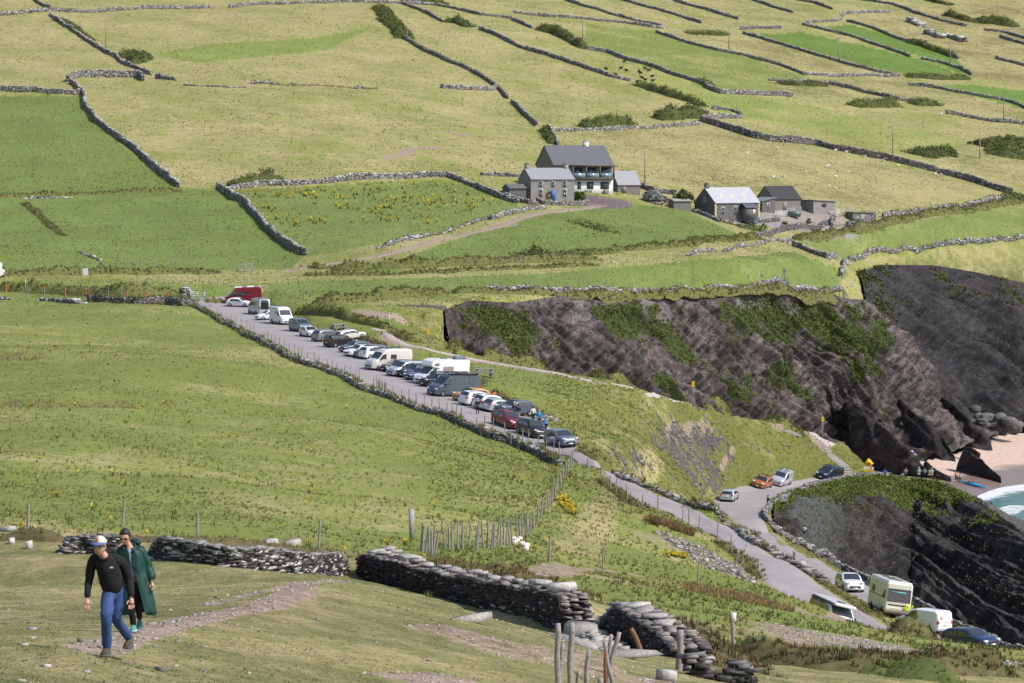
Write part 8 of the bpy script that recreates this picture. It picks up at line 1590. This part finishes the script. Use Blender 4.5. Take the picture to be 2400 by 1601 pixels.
herd([animal('cow',False,BLKH,BLKH), animal('cow',True,BLKH,BLKH)], q('J',(2097,667),(2132,655),(2132,667),(2152,662),(2170,658),(2192,652)), 'black cattle at the right edge', 'cow', lambda i: 'black cow in the group at the right edge beside the pole'); herd([animal('cow',True,WHH,WHH)], q('J',(2210,652),(2270,686)), 'pale cattle at the right edge', 'cow', lambda i: ('pale cow lying at the end of the black group','white cow lying alone in the brambles at the right edge')[i])
# ---------------------------------------------------------------- the two walkers
def KJ(r0):
    def f(x, y, dy=0.):
        px, py = q('K', (x, y))[0]; r = r0+dy; t, m = ray(px, py); return Vector((float(t)*r, r, CZ+float(m)*r))
    return f
def ball(bm, c, r, sc=(1,1,1), u=14, v=10):
    r_ = bmesh.ops.create_uvsphere(bm, u_segments=u, v_segments=v, radius=r)
    for w in r_['verts']: w.co = Vector((w.co.x*sc[0], w.co.y*sc[1], w.co.z*sc[2]))+c
    return r_['verts']
def meshof(name, bm, m, parent, smooth=True):
    me = bpy.data.meshes.new(name); bm.to_mesh(me); bm.free(); me.materials.append(m); [setattr(p, 'use_smooth', smooth) for p in me.polygons]; o = bpy.data.objects.new(name, me); link(o, parent); return o
def head(root, c, tilt, yaw, hair=None):
    """head mesh with brow, nose, lips and ears; returns its local frame"""
    M = Matrix.Translation(c) @ Matrix.Rotation(yaw, 4, 'Z') @ Matrix.Rotation(tilt, 4, 'X'); bm = bmesh.new(); vs = ball(bm, Vector(), .105, (.78,.93,1.16), 24, 18)
    for v in vs:
        x, y, z = v.co; 
        if z < 0: v.co.x *= 1+z*2.0; v.co.y *= 1+z*(.3 if y < 0 else 2.2)
        if y < 0 and abs(x) < .022 and -.045 < z < .02: v.co.y -= .020*(1-abs(x)/.022)*(1-abs(z+.022)/.045)
        if y < -.06 and .02 < z < .04: v.co.y -= .004
    ball(bm, Vector((0,-.098,-.016)), .013, (.85,1.2,1.3), 8, 6)
    for s in (-1,1): ball(bm, Vector((s*.083,.006,-.008)), .024, (.35,.7,1.1), 8, 6)
    bmesh.ops.transform(bm, matrix=M, verts=bm.verts); o = meshof('head', bm, SKIN, root)
    bm = bmesh.new(); ball(bm, Vector((0,-.086,-.060)), .016, (1.3,.45,.42), 8, 6); bmesh.ops.transform(bm, matrix=M, verts=bm.verts); meshof('lips', bm, mat('lips', (.38,.13,.11), .5), root); return M
def hand(root, w, p, side, s=1.0):
    """palm with four curled fingers and a thumb; w wrist, p knuckles"""
    d = (p-w).normalized(); sd_ = Vector((side,0,0)); sd_ = (sd_-d*sd_.dot(d)).normalized(); up = d.cross(sd_).normalized(); bm = bmesh.new()
    J = [w, w+d*.05*s, w+d*.09*s]; E = [(0,1),(1,2)]; Rr = [(.024*s,.020*s),(.036*s,.018*s),(.038*s,.015*s)]; o = skinned('hand', J, E, Rr, SKIN, root, 1)
    for k, (off, ln) in enumerate(((-.030,.070),(-.010,.080),(.011,.074),(.030,.058))):
        b = w+d*.092*s+sd_*off*s; skinned('finger', [b, b+d*ln*.45*s+up*.006*s, b+d*ln*.8*s+up*.022*s, b+d*ln*.9*s+up*.038*s], [(0,1),(1,2),(2,3)], [.0095*s,.009*s,.008*s,.007*s], SKIN, o, 1)
    b = w+d*.035*s-sd_*.034*s; skinned('thumb', [b, b+d*.03*s-sd_*.018*s+up*.012*s, b+d*.058*s-sd_*.02*s+up*.022*s], [(0,1),(1,2)], [.012*s,.0105*s,.009*s], SKIN, o, 1)
def shoe(root, ank, toe, m, sole, s=1.):
    d = toe-ank; d.z = 0; L = .28*s; d.normalize(); sd_ = Vector((-d.y,d.x,0)); g = min(toe.z, ank.z-.07*s); V = []; n = 9
    prof = [(-.32,.030,.085,.06),(-.25,.038,.135,.07),(-.10,.042,.15,.08),(.02,.044,.125,.09),(.2,.048,.088,.095),(.38,.052,.070,.095),(.55,.046,.058,.085),(.66,.030,.042,.05)]
    hp = ank.copy(); hp.z = g
    for f, w, h, _ in prof:
        c = hp+d*(f*L)
        for k in range(8): t = k*math.pi/4; V.append(tuple(c+sd_*w*s*math.cos(t)+Vector((0,0,h*s*.5+h*s*.5*math.sin(t)+.012))))
    U = np.arange(64).reshape(8,8); up_ = mesh_np('shoe', V, [np.stack([U[:-1],np.roll(U,-1,1)[:-1],np.roll(U,-1,1)[1:],U[1:]],-1).reshape(-1,4), U[0][::-1][None], U[-1][None]], [m], parent=root, smooth=True)
    V = []
    for f, w, h, _ in prof: c = hp+d*(f*L*1.03); V += [tuple(c+sd_*w*1.12*s), tuple(c-sd_*w*1.12*s), tuple(c+sd_*w*1.12*s+Vector((0,0,.035))), tuple(c-sd_*w*1.12*s+Vector((0,0,.035)))]
    F = []; 
    for i in range(7): a = 4*i; F += [(a,a+4,a+5,a+1),(a+2,a+3,a+7,a+6),(a,a+2,a+6,a+4),(a+1,a+5,a+7,a+3)]
    mesh_np('sole', V, np.array(F+[(0,1,3,2),(28,30,31,29)]), [sole], parent=up_)
def folds(o, strength, size, axis=None):
    t = bpy.data.textures.new('folds', 'CLOUDS'); t.noise_scale = size; t.noise_depth = 2; m = o.modifiers.new('folds', 'DISPLACE'); m.texture = t; m.strength = strength; m.mid_level = .5; m.texture_coords = 'GLOBAL'
# man
f = KJ(38.7); g0 = f(420,1480,-.1); man = empty('person', (0,0,0), 0, 'man in a black fleece, jeans and white cap with blue peak, striding uphill', 'person', 'walkers on the path')
neck, chest, belly, pelv = f(405,445,-.12), f(440,560,-.02), f(475,700,.04), f(508,810,.10)
sl_, sr_ = f(290,475,-.06), f(590,490,.04); el_, er_ = f(255,690,.0), f(660,690,.12); wl_, wr_ = f(237,878,-.18), f(688,868,.02); hl_, hr_ = f(236,950,-.24), f(688,945,-.02)
hipl, hipr = f(455,850,.02), f(560,845,.12); kl, kr = f(432,1060,-.30), f(525,1085,.05); al, ar = f(435,1385,-.12), f(668,1290,.42); tl, tr = f(395,1462,-.40), f(640,1400,.20)
J = [pelv,belly,chest,neck,f(380,400,-.16),sl_,el_,wl_,sr_,er_,wr_,hipl,kl,al,hipr,kr,ar]; E = [(0,1),(1,2),(2,3),(3,4),(2,5),(5,6),(6,7),(2,8),(8,9),(9,10),(0,11),(11,12),(12,13),(0,14),(14,15),(15,16)]
skinned('body', J, E, [.08,.09,.12,.06,.055,.06,.045,.032,.06,.045,.032,.085,.06,.045,.085,.06,.045], SKIN, man, 2)
skinned('fleece', [f(508,850,.07),belly,chest,neck+Vector((0,.01,-.01)),sl_,el_,wl_,sr_,er_,wr_,f(350,490,-.05),f(520,500,.02)], [(0,1),(1,2),(2,3),(2,10),(10,4),(4,5),(5,6),(2,11),(11,7),(7,8),(8,9)], [(.18,.155),(.172,.155),(.175,.145),(.075,.075),.088,.062,.047,.092,.068,.05,.12,.125], cloth('fleece',(.010,.010,.011),.9), man, 2)
tube('fleece_collar', [neck+Vector((.070*math.cos(t),.062*math.sin(t)+.01,-.015+.035*math.sin(t))) for t in np.linspace(0,6.28,15)], .022, cloth('fleece',(.010,.010,.011),.9), man, 7)
DEN = mat('denim_blue', (.035,.075,.21), .85, noise=.35, scale=22, bump=.25)
skinned('jeans', [pelv+Vector((0,.0,-.02)),hipl,(hipl+kl)/2,kl,(kl+al)/2,al+Vector((0,0,-.02)),hipr,(hipr+kr)/2,kr,(kr+ar)/2,ar+Vector((0,0,.0)),belly+Vector((0,0,-.03))], [(0,1),(1,2),(2,3),(3,4),(4,5),(0,6),(6,7),(7,8),(8,9),(9,10),(0,11)], [(.15,.135),.115,.102,.082,.076,.070,.115,.102,.080,.072,.064,.13], DEN, man, 2)
hand(man, wl_+Vector((0,0,-.01)), hl_, -1, 1.08); hand(man, wr_+Vector((0,0,-.01)), hr_, 1, 1.08)
BT = mat('boot_brown', (.075,.06,.045), .9, noise=.5, scale=30); SO = mat('sole_grey', (.10,.10,.10), .8)
shoe(man, al+Vector((0,0,-.02)), tl, BT, SO, 1.12); shoe(man, ar+Vector((0,0,-.01)), tr, BT, SO, 1.12)
Mh = head(man, f(366,358,-.20), .03, -.25)
def on(M, o): o.matrix_world = M; return o
bm = bmesh.new(); ball(bm, Vector((0,.008,.046)), .104, (.88,1.0,.92), 24, 16); bmesh.ops.delete(bm, geom=[v for v in bm.verts if v.co.z < .045], context='VERTS'); cap = meshof('cap', bm, cloth('cap_white',(.62,.59,.54)), man); Mc = Mh @ Matrix.Translation((0,0,.012)) @ Matrix.Rotation(-.06, 4, 'X'); on(Mc, cap); sm = cap.modifiers.new('t','SOLIDIFY'); sm.thickness = .004
V = []; 
for i in range(13):
    t = math.pi*(1+i/12.); 
    for rr, dz in ((.094,0),(.115,-.008),(.134,-.022)): V.append((rr*math.cos(t)*.88, min(0,rr*math.sin(t))*1.0-.01-(rr-.096)*.25*abs(math.sin(t)), .046+dz*abs(math.sin(t))))
U = np.arange(39).reshape(13,3); pk_ = mesh_np('cap_peak', V, np.stack([U[:-1,:-1],U[1:,:-1],U[1:,1:],U[:-1,1:]],-1).reshape(-1,4), [cloth('peak_blue',(.10,.14,.42))], parent=cap, smooth=True); sm = pk_.modifiers.new('t','SOLIDIFY'); sm.thickness = .006
RB = cloth('letter_red',(.45,.02,.04)); bs = lambda x, z: (x, -.106+abs(x)*.25-(.0 if z < .1 else -(z-.1)*.55), z)
tube('cap_letter', [bs(-.016,.075),bs(-.016,.125)], .0065, RB, cap, 5); tube('cap_letter', [bs(-.018,.125),bs(.008,.125),bs(.017,.117),bs(.014,.106),bs(-.012,.101),bs(.012,.097),bs(.021,.088),bs(.014,.077),bs(-.018,.075)], .0055, RB, cap, 5)
def shades(M, m, parent, fr):
    g = [];
    for s in (-1,1):
        bm = bmesh.new(); ball(bm, Vector((s*.034,-.090,.014)), .030, (1.0,.32,.78), 12, 8); o = meshof('sunglasses_lens', bm, m, parent); on(M, o)
        o = tube('sunglasses_arm', [(s*.062,-.082,.018),(s*.088,-.02,.014),(s*.088,.01,.008)], .004, fr, parent, 5); on(M, o)
    o = tube('sunglasses_bridge', [(-.012,-.100,.020),(.012,-.100,.020)], .004, fr, parent, 5); on(M, o)
shades(Mh, mat('blue_lens', (.01,.16,.22), .08, spec=1, coat=.6), man, BLK)
lg = chest+Vector((.115,-.15,.045)); V = [(-.022,0,-.010),(.024,0,-.010),(.024,0,.006),(.014,0,.014),(0,0,.017),(-.012,0,.008),(-.022,0,.004)]; o = mesh_np('fleece_logo', np.array(V)+np.array(f(485,568,-.19)), np.array([list(range(7))]), [cloth('white',(.65,.65,.68))], parent=man)
[folds(c, .035, .09) for c in man.children if c.name.split('.')[0] in ('fleece','jeans')]
# woman
f = KJ(45.0); wom = empty('person', (0,0,0), 0, 'woman in a long dark green raincoat and black leggings, walking behind the man', 'person', 'walkers on the path')
neck, chest, pelv = f(655,325,-.02), f(680,430,.02), f(705,700,.05); sl_, sr_ = f(570,400,.0), f(790,385,.08); el_, er_ = f(545,560,.0), f(860,560,.12); wl_, wr_ = f(560,700,-.06), f(898,705,.02)
hl_, hr_ = f(675,740,.02), f(745,740,.08); kl, kr = f(685,960,-.12), f(755,935,.02); al, ar = f(710,1165,-.02), f(772,1095,.22); tl, tr = f(706,1235,-.25), f(775,1205,.0)
J = [pelv,f(690,560,.03),chest,neck,f(640,300,-.05),sl_,el_,wl_,sr_,er_,wr_,hl_,kl,al,hr_,kr,ar]
skinned('body', J, E, [.07,.08,.10,.05,.046,.05,.038,.028,.05,.038,.028,.075,.055,.040,.08,.055,.040], SKIN, wom, 2); skinned('top', [pelv,f(690,560,.03),chest,neck+Vector((0,0,-.03))], [(0,1),(1,2),(2,3)], [.13,.12,.13,.075], CL['grey'], wom, 2)
skinned('leggings', [pelv+Vector((0,0,.12)),hl_,kl,al,hr_,kr,ar], [(0,1),(1,2),(2,3),(0,4),(4,5),(5,6)], [.135,.095,.066,.048,.095,.066,.048], CL['black'], wom, 2)
TS = mat('trainer_teal', (.10,.33,.30), .7, noise=.3, scale=40); shoe(wom, al, tl, TS, mat('sole_pale', (.40,.50,.48), .7), 1.0); shoe(wom, ar, tr, TS, mat('sole_pale', (.40,.50,.48), .7), 1.0)
CG = mat('coat_green', (.007,.045,.038), .55, noise=.15, scale=6, spec=.35)
rings = [((650,345),.085,.075),((668,365),.17,.11),((680,420),.215,.14),((692,500),.205,.145),((700,560),.19,.145),((708,620),.215,.155),((722,720),.235,.17),((738,830),.25,.185),((752,940),.265,.20),((765,1032),.28,.21)]
V = []; nn_ = 40
for i, ((x, y), a, b) in enumerate(rings):
    c = f(x, y, .05); gap = .16+.13*max(0, i-4) if i > 0 else .45
    for k in range(nn_):
        t = -math.pi/2+.05+gap/2+(2*math.pi-gap)*k/(nn_-1); w = 1+(.05*math.sin(5*t+i*.3)+.03*math.sin(11*t))*min(1, i/5.); V.append((c.x+a*w*math.cos(t), c.y+b*w*math.sin(t), c.z+.015*math.sin(3*t)))
U = np.arange(len(V)).reshape(-1, nn_); coat = mesh_np('raincoat', V, np.stack([U[:-1,:-1],U[:-1,1:],U[1:,1:],U[1:,:-1]],-1).reshape(-1,4), [CG], parent=wom, smooth=True); s1 = coat.modifiers.new('s','SUBSURF'); s1.levels = s1.render_levels = 1; s2 = coat.modifiers.new('t','SOLIDIFY'); s2.thickness = .012
skinned('coat_sleeve', [f(640,385,.03),sl_,el_,wl_], [(0,1),(1,2),(2,3)], [.09,.088,.078,.068], CG, coat, 2); skinned('coat_sleeve', [f(720,385,.06),sr_,er_,wr_], [(0,1),(1,2),(2,3)], [.09,.092,.088,.078], CG, coat, 2)
skinned('coat_hood', [f(590,375,.10),f(650,345,.17),f(740,300,.16),f(780,330,.13)], [(0,1),(1,2),(2,3)], [.05,.07,.07,.05], CG, coat, 2); tube('coat_collar', [f(612,395,-.11),f(600,350,-.08),f(640,330,.09),f(720,330,.10),f(725,370,-.03),f(700,410,-.09)], .024, CG, coat, 7)
tube('coat_belt', [(c_.x+.20*math.cos(t), c_.y+.155*math.sin(t), c_.z+.01*math.sin(2*t)) for c_ in [f(700,562,.05)] for t in np.linspace(-1.3,4.4,24)], .010, CG, coat, 5)
hand(wom, wr_+Vector((0,0,-.02)), f(905,745,.0), 1, .9); hand(wom, wl_+Vector((0,0,-.02)), f(565,745,-.08), -1, .9)
Mw = head(wom, f(622,262,-.10), .30, -.12); bm = bmesh.new(); ball(bm, Vector((0,.022,.026)), .112, (.84,.96,1.12), 20, 14)
for v in bm.verts:
    if v.co.y < -.03 and v.co.z < .075: v.co.y = -.03+(v.co.y+.03)*.1
    if v.co.z < -.045: v.co.z = -.045
hr = meshof('hair', bm, HAIRD, wom); on(Mw, hr); pt = skinned('ponytail', [f(665,165,.06),f(700,170,.10),f(708,215,.12),f(698,262,.12)], [(0,1),(1,2),(2,3)], [.035,.05,.048,.025], HAIRD, hr, 2)
shades(Mw, mat('brown_lens', (.035,.016,.012), .08, spec=1), wom, mat('tortoise', (.06,.025,.015), .3))
folds(coat, .06, .12); [folds(c, .05, .09) for c in coat.children if 'sleeve' in c.name or 'hood' in c.name]; folds(hr, .012, .02); folds(pt, .02, .03)
